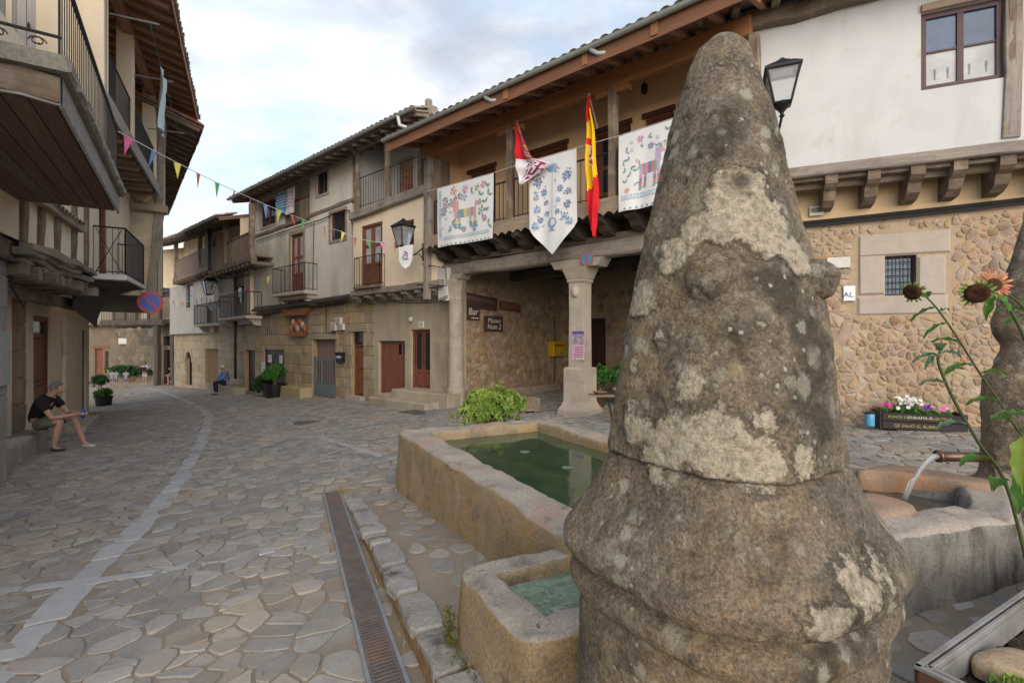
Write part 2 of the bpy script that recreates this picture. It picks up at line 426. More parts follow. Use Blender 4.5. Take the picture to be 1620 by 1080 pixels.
# drain channel
DA, DB = Vector((-2.10, 5.73, 0)), Vector((-.606, 2.40, 0)); DD = (DB - DA).normalized(); DP = Vector((-DD.y, DD.x, 0)); DL = 4.6
DRAIN = [tuple((DA + DD*t + DP*w)[:2]) for t, w in ((-.03,-.10),(DL,-.10),(DL,.10),(-.03,.10))]
# lighter granite band that winds down the street
band_px = [(-60,1130,34),(20,1035,30),(95,960,27),(160,893,24),(215,840,20),(262,788,17),(292,748,14),(314,710,12),(326,680,10),(331,660,9),(322,649,8),(304,638,8),(280,628,7),(258,620,6),(236,614,6)]
bpts = [gp(u, v) for u, v, w in band_px]
paving = thing('street_paving', 'irregular grey stone paving of the village street', 'paving', (0, 6, 0)); del paving['category']; del paving['label']; paving['kind'] = 'structure'
bandpolys = []
def strip_slabs(pts, width, lmin, lmax, lift):
    path = [pts[0]]; 
    for a, b in zip(pts, pts[1:]):
        n = max(1, int((b-a).length/.1)); path += [a.lerp(b, k/n) for k in range(1, n+1)]
    i = 0
    while i < len(path)-3:
        L = ru(lmin, lmax); j = i; d = 0
        while j < len(path)-1 and d < L: d += (path[j+1]-path[j]).length; j += 1
        a, b = path[i], path[j]; t = (b-a).normalized(); q = Vector((-t.y, t.x, 0)); w = width*ru(.86, 1.12)/2
        g = .012; a2 = a+t*g; b2 = b-t*g; e = lambda: ru(-.018,.018)
        poly = [((a2-q*w).x+e(), (a2-q*w).y+e()), ((b2-q*w).x+e(), (b2-q*w).y+e()), ((b2+q*w).x+e(), (b2+q*w).y+e()), ((a2+q*w).x+e(), (a2+q*w).y+e())]
        bandpolys.append(poly)
        mb = MB(); h = lift + ru(-.002,.003)
        stone(mb, poly, .004, .06, h, .006, lambda x, y, z: (x, y, gz(x, y)+z), tilt=.002)
        mb.build('band_slab', m_slab, paving)
        i = j
strip_slabs(bpts, .22, .34, .58, .010)
strip_slabs([gp(-90,943), gp(112,925), gp(250,905), gp(440,868)], .11, .3, .55, .010)
strip_slabs([gp(505,692), gp(560,708), gp(600,722)], .12, .3, .5, .010)
centres = {}
for q in bandpolys:
    cx = sum(p[0] for p in q)/4; cy = sum(p[1] for p in q)/4; centres.setdefault((int(cx), int(cy)), []).append(q)
def in_band(p):
    for a in (-1,0,1):
        for b in (-1,0,1):
            for q in centres.get((int(p[0])+a, int(p[1])+b), []):
                if inpoly(p, q): return True
    return False
def okst(p): return seen(p) and not blocked(p) and not inpoly(p, TER) and not inpoly(p, DRAIN) and not in_band(p)
cellsN = voronoi(-5, 3, 1.9, 4.3, .16, .128, .5, .3, lambda p: okst(p))+voronoi(-13, 9, 4.36, 13, .18, .115, .5, .28, okst)
cellsF = voronoi(-34, 4, 13.05, 40, .30, .25, .45, .12, okst)
def weight(c):
    (x, y), poly = c
    u = CU + FPX*x/y; v = CV + FPX*(CAMZ-gz(x, y))/y
    if not (-20 < u < 1640 and v < 1100): return 0
    return 1/(y*y*y)
def okter(p):
    q = Vector((p[0], p[1], 0))-CA
    return seen(p) and inpoly(p, TER) and not blocked(p) and q.dot(Vector((-CD.y, CD.x, 0))) > .30
cellsT = voronoi(-2, 5, 1.6, 5.3, .21, .18, .46, .1, okter)
gfun = lambda x, y, h: (x, y, gz(x, y)+h)
tfun = lambda x, y, h: (x, y, gz(x, y)+toff(x, y)+.004+h)
allc = [(weight(c), c, 0) for c in cellsN] + [(weight(c), c, 0) for c in cellsF] + [(weight(c)*.75, c, 1) for c in cellsT]
allc.sort(key=lambda a: -a[0]); rest = MB()
for k, (w, (p, poly), kind) in enumerate(allc):
    tone = rnd()
    gap = ru(.004, .016) if kind == 0 else ru(.02, .06)
    args = (poly, gap, ru(.06,.17) if kind == 0 else .27, ru(.002, .014) if kind == 0 else ru(.002,.010), .006 if kind == 0 else .006, gfun if kind == 0 else tfun)
    if k < 300:
        mb = MB()
        if stone(mb, *args, tone=tone, tilt=.006): mb.build('paving_stone', m_pave, paving, tone=True)
    else: stone(rest, *args, tone=tone, tilt=.006)
rest.build('paving_stones', m_pave, paving, tone=True, kind='stuff')
# kerb of dressed granite along the terrace
t = 0.0; mb = None
L = (CC-CA).length
while t < L-.2:
    l = ru(.26, .48); w = ru(.15, .21)
    a = CA+CD*(t+.008); b = CA+CD*min(t+l-.008, L); q = Vector((-CD.y, CD.x, 0))   # towards the fountain
    e = lambda: ru(-.012,.012); 
    poly = [(a.x+e()-q.x*.012, a.y+e()), (b.x+e()-q.x*.012, b.y+e()), ((b+q*w).x+e(), (b+q*w).y+e()), ((a+q*w).x+e(), (a+q*w).y+e())]
    mb = MB(); stone(mb, poly, .004, .1, .022, .012, tfun, tilt=.004, lumpy=.002); mb.build('kerb_stone', m_curb, terrace); t += l
# drain with its grate bars
dr = thing('drain_grate', 'long slotted iron drain grate set in the paving beside the kerb', 'drain', (DA.x, DA.y, gz(DA.x, DA.y)))
def dbox(m, t0, t1, w0, w1, h0, h1):
    m.box8([(lambda p: (p.x, p.y, gz(p.x, p.y)+h))(DA + DD*t_ + DP*w_) for h in (h0, h1) for t_, w_ in ((t0,w0),(t1,w0),(t1,w1),(t0,w1))])
part('channel', m_dark, dr, lambda m: dbox(m, 0, DL, -.075, .075, -.02, .0045))
part('frame', m_steel, dr, lambda m: [dbox(m, -.02, DL, -.094, -.075, -.02, .021), dbox(m, -.02, DL, .075, .094, -.02, .021), dbox(m, -.02, 0, -.075, .075, -.02, .02)])
k = 0; t = .012
while t < DL:
    part('grate_bar', m_iron, dr, lambda m: dbox(m, t, t+.017, -.0745, .0745, -.005, .017)); t += .0305; k += 1
part('grate_web', m_iron, dr, lambda m: [dbox(m, 0, DL, -.074, -.058, -.005, .0165), dbox(m, 0, DL, .058, .074, -.005, .0165)] + [dbox(m, t_, t_+.05, -.058, .058, -.005, .0165) for t_ in (1.0, 2.0, 3.0, 4.0)])
# dry grass at the drain's edge
m_dry = M('dry_grass', (.38,.31,.10), (.28,.22,.08), sc=20, bump=0)
m = MB()
for k in range(420):
    t_ = random.random()**1.3*3.4 + .05; p = DA + DD*t_ + DP*ru(.12, .21)
    if k > 250: p = DA + DD*ru(-.02,.12) + DP*ru(.05,.14)
    z0 = gz(p.x, p.y); h = ru(.02, .06); a = ru(0, 6.28); e = Vector((math.cos(a), math.sin(a), 0))*.004
    tip = p + Vector((ru(-.03,.03), ru(-.03,.03), 0)); m.add([(p.x-e.x, p.y-e.y, z0), (p.x+e.x, p.y+e.y, z0), (tip.x, tip.y, z0+h)], [(0,1,2)])
m.build('dry_grass', m_dry, label='dry yellow grass along the foot of the kerb', cat='grass', kind='stuff')
# manhole covers
for u, v, lab, r in ((486,669,'round iron manhole cover in the middle of the street',.30),):
    c = gp(u, v); t_ = thing('manhole_cover', lab, 'manhole cover', c)
    part('ring', m_iron, t_, lambda m: m.lathe(c, [(r, -.02), (r, .022), (r*.93, .024), (r*.93, .016)], 28))
    part('lid', m_iron, t_, lambda m: m.lathe(c, [(r*.91, -.02), (r*.91, .02), (r*.3, .022)], 28))
c = gp(660,653); t_ = thing('drain_cover', 'flat rectangular metal cover in the paving before the steps', 'drain cover', c)
part('plate', m_iron, t_, lambda m: m.box(c+Z*.01, .9, .45, .03, rz=-.7)); part('handle', m_iron, t_, lambda m: m.box(c+Z*.03, .2, .03, .012, rz=-.7))

# ------------------------------------------------------------------ fountain
def fbm(p, sc, oc=4):
    return mnoise.fractal(Vector(p)*sc, .9, 2.1, oc)
def ringwall(name, outer, rim_z, wid, parent, mats, bottom=-.05, taper=.03, sub=26, rnd_=.035, lump=.012, pool=.4, top_lump=.012):
    """stone basin: outer skin, worn rounded rim, inner skin and floor"""
    n = len(outer); O = []; 
    cx = sum(p[0] for p in outer)/n; cy = sum(p[1] for p in outer)/n
    for i in range(n):
        a, b = Vector((*outer[i], 0)), Vector((*outer[(i+1) % n], 0)); k = max(3, int((b-a).length/.06))
        for j in range(k): O.append(a.lerp(b, j/k))
    for _ in range(2):                                           # round the corners
        O = [(O[i-1]+O[i]*2+O[(i+1) % len(O)])/4 for i in range(len(O))]
    N = len(O); nor = []
    for i in range(N):
        t_ = (O[(i+1) % N]-O[i-1]).normalized(); q = Vector((t_.y, -t_.x, 0))
        if q.dot(O[i]-Vector((cx, cy, 0))) < 0: q = -q
        nor.append(q)
    prof = [(taper, bottom)]                                     # (outward offset, z)
    for k in range(9): prof.append((taper*(1-k/9), bottom+(rim_z-rnd_-bottom)*(k+1)/9))
    for k in range(1, 5): w = k/4*math.pi/2; prof.append((-rnd_*(1-math.cos(w)), rim_z-rnd_+rnd_*math.sin(w)))
    for k in range(1, 5): prof.append((-rnd_-(wid-2*rnd_)*k/5, rim_z))
    for k in range(0, 5): w = k/4*math.pi/2; prof.append((-wid+rnd_-rnd_*math.sin(w), rim_z-rnd_+rnd_*math.cos(w)))
    for k in range(1, 5): prof.append((-wid-.01*k, rim_z-rnd_-(pool)*k/4))
    V = []; fs = []; mi = []; Kp = len(prof); base = thing if False else None
    for i in range(N):
        for (o, z) in prof:
            p = O[i]+nor[i]*o; zz = z if z > bottom else gz(p.x, p.y)-.05
            if bottom < z < rim_z-rnd_: g = gz(p.x, p.y); zz = g+(z-bottom)/(rim_z-bottom)*(rim_z-g)
            q = Vector((p.x, p.y, zz)); d = fbm(q, 2.2, 4)*lump*1.6+fbm(q, 9, 3)*lump*.6
            q += nor[i]*d; 
            if zz > rim_z-rnd_*1.2: q.z += fbm(q+Vector((5,3,1)), 3, 4)*top_lump*1.6
            V.append(q)
    m = MB()
    for i in range(N):
        for k in range(Kp-1):
            fs.append((i*Kp+k, ((i+1) % N)*Kp+k, ((i+1) % N)*Kp+k+1, i*Kp+k+1)); mi.append(1 if 9 < k < 19 else 0)
    m.add(V, fs); m.mi = mi
    m.build(name, mats, parent, smooth=True)
    return [Vector((cx, cy, 0))+(Vector((*p, 0))-Vector((cx, cy, 0)))*(1-wid*.8/((Vector((*p, 0))-Vector((cx, cy, 0))).length)) for p in outer]
def water_mat(name, deep, shallow, rough, rip, sc, mixs=0.0, foam=None):
    m, nt, b = nodes(name); t_ = NT(nt); pos = t_.n('ShaderNodeNewGeometry').outputs['Position']
    n_ = t_.noise(pos, sc, 4, .5, .6); c = t_.mix(t_.ramp(n_, .35, .7), deep, shallow)
    if foam: c = t_.mix(t_.ramp(t_.noise(pos, 14, 8, .75, 1.5), .5, .72), c, foam)
    t_.setin(b.inputs['Base Color'], c); b.inputs['Roughness'].default_value = rough; b.inputs['IOR'].default_value = 1.33
    b.inputs['Specular IOR Level'].default_value = .5
    t_.l(t_.bump(t_.noise(pos, sc*3.5, 3, .5, .8), rip, .02), b.inputs['Normal']); return m
m_water = water_mat('basin_water', (.035,.060,.030), (.065,.092,.045), .012, .05, 2.0)
m_water2 = water_mat('running_water', (.10,.15,.10), (.20,.27,.20), .05, .9, 5.0, foam=(.36,.43,.38))
m_water3 = water_mat('spout_water', (.05,.05,.04), (.10,.095,.085), .03, .35, 4.0)
fb = thing('fountain_basin', 'large rectangular stone basin full of dark green water', 'fountain', (.4, 4.7, gz(.4,4.7)))
inn = ringwall('basin_wall', BIG, .565, .30, fb, [m_basin, m_rim], rnd_=.035, lump=.012, top_lump=.016)
m = MB(); m.poly([(p.x, p.y, .455) for p in inn]); m.build('water', m_water, fb)
m = MB(); m.poly([(p.x, p.y, .12) for p in inn]); m.build('basin_floor', m_basin, fb)
ft = thing('fountain_trough', 'small ochre stone trough with rippling pale water beside the pinnacle', 'trough', (.2, 2.35, gz(.2,2.35)))
inn2 = ringwall('trough_wall', SMALL, .475, .165, ft, [m_basin, m_rim], rnd_=.03, lump=.014, top_lump=.02, pool=.3)
m = MB(); m.poly([(p.x, p.y, .39) for p in inn2]); m.build('water', m_water2, ft)
rt = thing('spout_trough', 'grey stone trough that catches water from the metal spout', 'trough', (2.4, 3.2, gz(2.4,3.2)))
inn3 = ringwall('trough_wall', RT, .625, .25, rt, [m_trough, m_rim], rnd_=.045, lump=.02, top_lump=.03, pool=.3)
m = MB(); m.poly([(p.x, p.y, .50) for p in inn3]); m.build('water', m_water3, rt)
def rock(name, c, r, mat, parent, sc=1.7, amp=.25, seg=20, seed=0.0, **k):
    m = MB(); V = []; fs = []; c = Vector(c)
    for i in range(seg//2+1):
        th = math.pi*i/(seg//2)
        for j in range(seg):
            ph = 2*math.pi*j/seg; d = Vector((math.sin(th)*math.cos(ph), math.sin(th)*math.sin(ph), math.cos(th)))
            e = 1+amp*mnoise.noise(d*sc+Vector((seed,seed*2,0)))+amp*.35*mnoise.noise(d*sc*3+Vector((seed,0,seed)))
            V.append(c+Vector((d.x*r[0], d.y*r[1], d.z*r[2]))*e)
    for i in range(seg//2):
        for j in range(seg): fs.append((i*seg+j, i*seg+(j+1) % seg, (i+1)*seg+(j+1) % seg, (i+1)*seg+j))
    m.add(V, fs); return m.build(name, mat, parent, smooth=True, **k)
for k, (u, v) in enumerate(((830, 715), (897, 740))):
    Y_ = (CAMZ-.457)/((v-CV)/FPX); c = Vector(((u-CU)/FPX*Y_, Y_, .458)); m = MB()
    m.lathe(c, [(.052,0),(.055,.004),(.045,.005),(.043,.002),(.02,.003)], 18); m.build('floating_lid', M('pale_lid_%d' % k, (.16,.21,.18), (.11,.15,.12), sc=20), None, smooth=True, label=('pale round lid floating near the far side of the basin', 'pale round lid floating nearer the pinnacle in the basin')[k], cat='lid', group='lids floating in the basin')
# worn slabs that cover the back and the side of the spout trough
def slabstone(name, pts, z, th, mat, parent):
    pts = [Vector((*p, 0)) for p in pts]; Q = []
    for a, b in zip(pts, pts[1:]+pts[:1]):
        for j in range(5): Q.append(a.lerp(b, j/5))
    for _ in range(2): Q = [(Q[i-1]+Q[i]*2+Q[(i+1) % len(Q)])/4 for i in range(len(Q))]
    n = len(Q); c = sum(Q, Vector())/n; V = []; lev = [(1.0,-th),(1.0,-th*.35),(.97,-.008),(.88,.006),(.6,.012),(.3,.014)]
    for k, h in lev:
        for q in Q:
            p = c+(q-c)*k; p = Vector((p.x, p.y, z+h)); p.z += fbm(p, 5, 3)*.012; V.append(p+Vector((fbm(p, 7, 2), fbm(p+Vector((3,3,3)), 7, 2), 0))*.012)
    fs = [tuple((len(lev)-1)*n+i for i in range(n))]
    for L_ in range(len(lev)-1):
        for i in range(n): fs.append((L_*n+i, L_*n+(i+1) % n, (L_+1)*n+(i+1) % n, (L_+1)*n+i))
    m = MB(); m.add(V, fs); return m.build(name, mat, parent, smooth=True)
slabstone('cover_slab', [(1.75,2.62),(2.38,2.82),(2.34,3.16),(1.75,3.05)], .66, .08, m_rust, rt)
slabstone('back_slab', [(2.55,3.72),(2.98,3.95),(3.44,3.46),(3.22,3.28),(2.9,3.62)], .64, .14, m_rust, rt)

# the two pinnacles
def granite(name):
    m, nt, b = nodes(name); t_ = NT(nt); pos = t_.n('ShaderNodeNewGeometry').outputs['Position']
    base = t_.mix(t_.ramp(t_.noise(pos, 3.4, 9, .72, .4), .36, .64), (.15,.13,.11), (.345,.285,.22))
    base = t_.mix(t_.ramp(t_.noise(pos, 1.3, 6, .65), .46, .62), base, (.38,.285,.185))             # warm ochre areas
    base = t_.mix(t_.ramp(t_.noise(pos, 24, 7, .75), .52, .66, (0,0,0), (.75,.75,.75)), base, (.42,.385,.32))   # pale feldspar
    grit = t_.noise(pos, 95, 5, .8); base = t_.mix(.78, base, t_.ramp(grit, .34, .66, (.22,.21,.2), (1.45,1.4,1.35)), 'MULTIPLY')
    base = t_.mix(t_.ramp(t_.noise(pos, 11, 8, .72, .3), .5, .68, (0,0,0), (.8,.8,.8)), base, (.085,.072,.058))                # dark crust
    base = t_.mix(t_.ramp(t_.noise(pos, 7, 8, .75, .2), .56, .70, (0,0,0), (.7,.7,.7)), base, (.43,.32,.17))                 # ochre film
    lic = t_.n('ShaderNodeAttribute', attribute_name='lichen').outputs['Fac']
    e = t_.math('ADD', lic, t_.math('MULTIPLY_ADD', t_.noise(pos, 20, 10, .8), 1.3, -.65))
    crust = t_.mix(t_.ramp(t_.noise(pos, 55, 8, .8), .38, .6), (.30,.25,.18), (.72,.63,.49))
    col = t_.mix(t_.ramp(e, .40, .58, (0,0,0), (.94,.94,.94)), base, crust)
    drk = t_.n('ShaderNodeAttribute', attribute_name='dark').outputs['Fac']
    e2 = t_.math('ADD', drk, t_.math('MULTIPLY_ADD', t_.noise(pos, 16, 8, .72), .9, -.45))
    col = t_.mix(t_.ramp(e2, .5, .75, (0,0,0), (.8,.8,.8)), col, (.065,.055,.042))
    for sc_, lo, th_, cc in ((8.0, .50, .34, (.50,.47,.38)), (14.0, .47, .33, (.58,.55,.47)), (11.0, .55, .30, (.44,.36,.20))):      # lichen rosettes
        vv = t_.n('ShaderNodeTexVoronoi', feature='F1'); vv.inputs['Scale'].default_value = sc_; t_.l(t_.mix(.08, pos, t_.n('ShaderNodeTexNoise').outputs['Color'], 'ADD') if False else pos, vv.inputs['Vector'])
        dd = t_.math('ADD', vv.outputs['Distance'], t_.math('MULTIPLY_ADD', t_.noise(pos, sc_*4, 9, .85), 1.0, -.5))
        mk = t_.math('MULTIPLY', t_.ramp(dd, th_-.1, th_, (1,1,1), (0,0,0)), t_.ramp(t_.noise(pos, sc_*.45, 3, .6), lo, lo+.1))
        col = t_.mix(t_.math('MULTIPLY', mk, .55), col, cc)
    sp = t_.n('ShaderNodeTexVoronoi', feature='F1'); sp.inputs['Scale'].default_value = 26; t_.l(pos, sp.inputs['Vector'])
    spot = t_.math('MULTIPLY', t_.ramp(t_.math('ADD', sp.outputs['Distance'], t_.math('MULTIPLY', t_.noise(pos, 60, 4, .7), .25)), .26, .30, (1,1,1), (0,0,0)), t_.ramp(t_.noise(pos, 3.3, 3, .5), .52, .6))
    col = t_.mix(spot, col, (.50,.48,.40))
    t_.setin(b.inputs['Base Color'], col); b.inputs['Roughness'].default_value = .92; b.inputs['Specular IOR Level'].default_value = .15
    hgt = t_.math('ADD', t_.math('MULTIPLY', grit, .6), t_.math('ADD', t_.math('MULTIPLY', t_.noise(pos, 38, 6, .7), 1.2), t_.math('MULTIPLY', t_.ramp(e, .4, .5), .5)))
    t_.l(t_.bump(hgt, 1.0, .02), b.inputs['Normal']); return m
m_gran = granite('lichen_granite')
def lerp_prof(prof, z):
    for (z0, r0), (z1, r1) in zip(prof, prof[1:]):
        if z0 <= z <= z1: w = (z-z0)/(z1-z0); return r0+(r1-r0)*w
    return prof[-1][1]
def pinnacle(name, cx, cy, prof, az, pw, nz, na, parent, patches, darks, tipz, lump):
    """worn square-ish pinnacle lofted from its measured radii; lichen growth stored per vertex"""
    V = []; li = []; dk = []; z0 = prof[0][0]; c2 = Vector((cx, cy, 0))
    for i in range(nz+1):
        tt = i/nz; z = z0+(tipz-z0)*tt; r = lerp_prof(prof, z)
        p_ = pw(z); nrm = 2**(1/2-1/p_)
        for j in range(na):
            ph = 2*math.pi*j/na; w = ph-az+math.pi/4
            k = (abs(math.cos(w))**p_+abs(math.sin(w))**p_)**(-1/p_)/nrm*1.02
            q = Vector((cx+r*k*math.cos(ph), cy+r*k*math.sin(ph), z)); out_ = Vector((math.cos(ph), math.sin(ph), 0))
            d = fbm(q, 4.5, 4)*lump+fbm(q, 16, 4)*lump*.45-max(0, fbm(q, 26, 3)-.25)*lump*1.1+fbm(q, 60, 2)*lump*.22
            a = -.25+.34*fbm(q+Vector((7,1,3)), 3.0, 4); 
            for (P, R, am) in patches:
                dd = (q-P).length/R
                if dd < 1.6: a = max(a, am*(1.0-.62*dd)+.16*fbm(q, 9, 3))
            b = -.1+.55*fbm(q+Vector((1,9,2)), 2.3, 4)
            for (P, R, am) in darks:
                dd = (q-P).length/R
                if dd < 1.5: b = max(b, am*(1.05-.6*dd)+.2*fbm(q, 8, 3))
            q += out_*d*min(1, .25+r*3)+Z*(fbm(q+Vector((2,2,8)), 6, 3)*.012)+out_*(.004 if a > .45 else 0)
            V.append(q); li.append(a); dk.append(b)
    m = MB(); fs = []
    for i in range(nz):
        for j in range(na): fs.append((i*na+j, i*na+(j+1) % na, (i+1)*na+(j+1) % na, (i+1)*na+j))
    fs.append(tuple(nz*na+j for j in range(na)))
    m.add(V, fs); me = m.mesh(name, True)
    a = me.attributes.new('lichen', 'FLOAT', 'POINT'); a.data.foreach_set('value', li)
    a = me.attributes.new('dark', 'FLOAT', 'POINT'); a.data.foreach_set('value', dk)
    return obj(name, me, m_gran, parent)
def smoothprof(pts, n=3):
    P = pts[:]
    for _ in range(n):
        Q = [P[0]]
        for a, b in zip(P, P[1:]): Q += [(a[0]*.75+b[0]*.25, a[1]*.75+b[1]*.25), (a[0]*.25+b[0]*.75, a[1]*.25+b[1]*.75)]
        Q.append(P[-1]); P = Q
    return P
PX, PY = .658, 1.55
prof_low = smoothprof([(-.06,.45),(.5,.437),(.80,.434),(.826,.432),(.838,.452),(.86,.466),(.895,.466),(.915,.452),(.924,.430),(.936,.432),(.950,.470),(.97,.486),(1.0,.490),(1.02,.480),(1.032,.468),(1.06,.452),(1.10,.426),(1.16,.388),(1.22,.356),(1.255,.338),(1.264,.326)], 1)
prof_up = smoothprof([(1.262,.30),(1.266,.342),(1.285,.338),(1.45,.316),(1.60,.296),(1.80,.262),(2.03,.211),(2.29,.152),(2.44,.108),(2.52,.083),(2.553,.058),(2.566,.012)], 2)
def surf(az, z, k=1.0):
    r = lerp_prof(prof_low+prof_up, z)*k; return Vector((PX+r*math.cos(math.radians(az)), PY+r*math.sin(math.radians(az)), z))
patches = [(surf(-104,2.02), .085, 1.1),(surf(-84,1.93), .09, 1.1),(surf(-130,1.93), .06, 1.0),(surf(-112,1.93,1.0), .065, .95),(surf(-146,1.86), .07, 1.0),(surf(-170,1.75), .08, .9),(surf(-60,1.85), .08, .9),
           (surf(-120,1.36), .12, 1.0),(surf(-140,1.32), .12, .95),(surf(-100,1.33), .09, 1.05),(surf(-75,1.33), .07, .8),(surf(-160,1.36), .1, .8),(surf(-95,1.42), .06, .8),(surf(-128,1.5), .07, .85),
           (surf(-70,1.05), .10, .85),(surf(-85,1.0), .08, .8),(surf(-55,1.08), .1, .7),(surf(-133,.98), .04, .8),(surf(-150,2.3), .07, .5),(surf(-112,2.45), .08, .55),(surf(-120,2.12), .05, .5),(surf(-95,1.66), .03, .8),(surf(-150,1.62), .04, .8),(surf(-168,1.55), .03, .9),(surf(-135,.86), .025, .9),(surf(-165,1.0), .05, .7)]
darks = [(surf(-105,2.2), .12, .75),(surf(-60,2.2), .12, .8),(surf(-80,1.75), .14, .85),(surf(-105,1.62), .12, .7),(surf(-60,1.6), .16, .9),(surf(-75,1.5), .12, .8),(surf(-120,1.1), .12, .55),(surf(-80,.93), .2, .7),(surf(-150,.9), .15, .6),(surf(-60,1.4), .12, .8),(surf(-100,2.05), .07, .8)]
pin = thing('fountain_pinnacle', 'huge lichen crusted conical stone pinnacle with round knobs in the foreground', 'stone pinnacle', (PX, PY, gz(PX, PY)))
azc = math.radians(-103)
pinnacle('pedestal', PX, PY, prof_low, azc, lambda z: 3.0, 240, 340, pin, patches, darks, 1.264, .0055)
pinnacle('cone', PX, PY, prof_up, azc, lambda z: 2.8-.5*max(0, min(1, (z-1.5)/.8)), 260, 290, pin, patches, darks, 2.566, .0085)
def ball(c, r, parent, dirv, seed):
    m = MB(); V = []; li = []; dk = []; n1, n2_ = 34, 48
    for i in range(n1+1):
        th = math.pi*i/n1
        for j in range(n2_):
            ph = 2*math.pi*j/n2_; d = Vector((math.sin(th)*math.cos(ph), math.sin(th)*math.sin(ph), math.cos(th)))
            q = c+d*r; q += d*(fbm(q, 8, 4)*.008+fbm(q, 30, 3)*.003); V.append(q)
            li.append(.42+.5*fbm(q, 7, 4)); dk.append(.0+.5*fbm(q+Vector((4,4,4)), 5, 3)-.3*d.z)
    fs = [(i*n2_+j, i*n2_+(j+1) % n2_, (i+1)*n2_+(j+1) % n2_, (i+1)*n2_+j) for i in range(n1) for j in range(n2_)]
    m.add(V, fs); me = m.mesh('stone_knob', True)
    a = me.attributes.new('lichen', 'FLOAT', 'POINT'); a.data.foreach_set('value', li)
    a = me.attributes.new('dark', 'FLOAT', 'POINT'); a.data.foreach_set('value', dk)
    obj('stone_knob', me, m_gran, parent)
for k in range(4):
    w = math.radians((-119,-33,57,-222)[k]); rr = (.238,.246,.24,.225)[k]; ball(Vector((PX+rr*math.cos(w), PY+rr*math.sin(w), 1.79)), (.071,.062,.066,.066)[k], pin, None, k)
P2X, P2Y = 3.72, 3.45
prof2 = smoothprof([(-.2,.48),(.42,.47),(.55,.44),(.60,.42),(.64,.36),(.70,.338),(.9,.335),(1.30,.338),(1.37,.325),(1.40,.29),(1.43,.27),(1.47,.262),(1.52,.232),(1.58,.228),(1.63,.25),(1.68,.278),(1.73,.282),(1.78,.27),(1.83,.25),(1.90,.245),(2.0,.225),(2.3,.145),(2.6,.08),(2.70,.04),(2.715,.01)], 2)
pin2 = thing('fountain_pillar', 'grey moulded stone pillar with conical top carrying the water spout', 'stone pillar', (P2X, P2Y, gz(P2X, P2Y)))
pinnacle('shaft', P2X, P2Y, prof2, math.radians(-100), lambda z: 2.8, 200, 140, pin2, [(Vector((3.36,3.35,.66)), .16, .8),(Vector((3.5,3.2,.62)), .12, .7),(Vector((3.5,3.25,2.0)), .12, .7)], [(Vector((3.45,3.2,1.7)), .12, .8),(Vector((3.55,3.1,.5)), .2, .9)], 2.715, .012)
m_copper = M('aged_spout', (.20,.105,.075), (.10,.07,.06), sc=12, rough=.35, metal=.7, bump=.2, bd=.002, bsc=80)
m = MB(); sp0, sp1 = Vector((3.42,3.47,.80)), Vector((2.975,3.445,.815)); m.tube([sp0, sp0.lerp(sp1,.5), sp1], .034, 14); 
m.tube([sp1+Vector((.02,0,0)), sp1+Vector((-.004,0,0))], .043, 14); m.build('spout', m_copper, pin2, smooth=True)
m_stream = None
def glassy(name, c, rough=.02, tr=.85):
    m, nt, b = nodes(name); t_ = NT(nt); b.inputs['Base Color'].default_value = rgba(c); b.inputs['Roughness'].default_value = rough
    b.inputs['Transmission Weight'].default_value = tr; b.inputs['IOR'].default_value = 1.33
    pos = t_.n('ShaderNodeNewGeometry').outputs['Position']; t_.l(t_.bump(t_.noise(t_.scale(pos, (1,1,.3)), 60, 3, .6), .4, .01), b.inputs['Normal']); return m
m_stream = glassy('falling_water', (.85,.88,.9), .06, .8)
pts = [sp1+Vector((-.0-.19*t_, .05*t_, -.31*t_*t_-.02*t_)) for t_ in [k/8 for k in range(9)]]
m = MB(); m.tube(pts, [.022-.009*k/8 for k in range(9)], 10); 
for k in range(3): m.tube([p+Vector((ru(-.012,.012)*(1+i*.2), ru(-.012,.012), 0)) for i, p in enumerate(pts)], .006, 6)
m.build('water_stream', m_stream, label='thin stream of water falling from the spout into the trough', cat='water jet', smooth=True)
# moss at the foot of the small trough
m = MB()
for k in range(900):
    a = SA.lerp(SB, random.random()**2*.5); p = a-BP*(.03+abs(random.gauss(0,.02))); z0 = gz(p.x,p.y)+toff(p.x,p.y)
    z0 += random.random()**2*.2*(1 if (p-SA).length < .12 else .15); h = ru(.01,.03); e = Vector((ru(-.01,.01), ru(-.01,.01), 0))
    m.add([(p.x, p.y, z0), (p.x+e.x, p.y+e.y, z0+.004), (p.x+e.y-.006, p.y-e.x-.006, z0+h)], [(0,1,2)])
m.build('moss', m_moss, label='yellow green moss growing at the foot of the small trough', cat='moss', kind='stuff')
# ------------------------------------------------------------------ building materials
m_peach = M('peach_plaster', (0.86,0.605,0.363), (0.812,0.547,0.323), sc=1.6, bump=.3, bd=.006, bsc=50, speck=.06, stain=(0.624,0.451,0.293), ssc=.9, sa=.55, sb=.8)
m_white = M('white_plaster', (.58,.58,.585), (.50,.50,.51), sc=1.2, bump=.35, bd=.008, bsc=45, speck=.05, stain=(.44,.425,.41), ssc=1.2, sa=.52, sb=.8, streak=True, stain2=(.48,.44,.39), s2sc=2.2, s2a=.58, s2b=.72)
m_cream = M('cream_plaster', (0.805,0.676,0.507), (0.697,0.587,0.446), sc=1.4, bump=.45, bd=.01, bsc=45, speck=.09, stain=(0.537,0.457,0.363), ssc=.8, sa=.52, sb=.8, streak=True)
m_grey = M('weathered_plaster', (0.694,0.65,0.571), (0.56,0.526,0.47), sc=1.1, bump=.6, bd=.012, bsc=40, speck=.12, stain=(0.381,0.347,0.308), ssc=.7, sa=.48, sb=.75, streak=True)
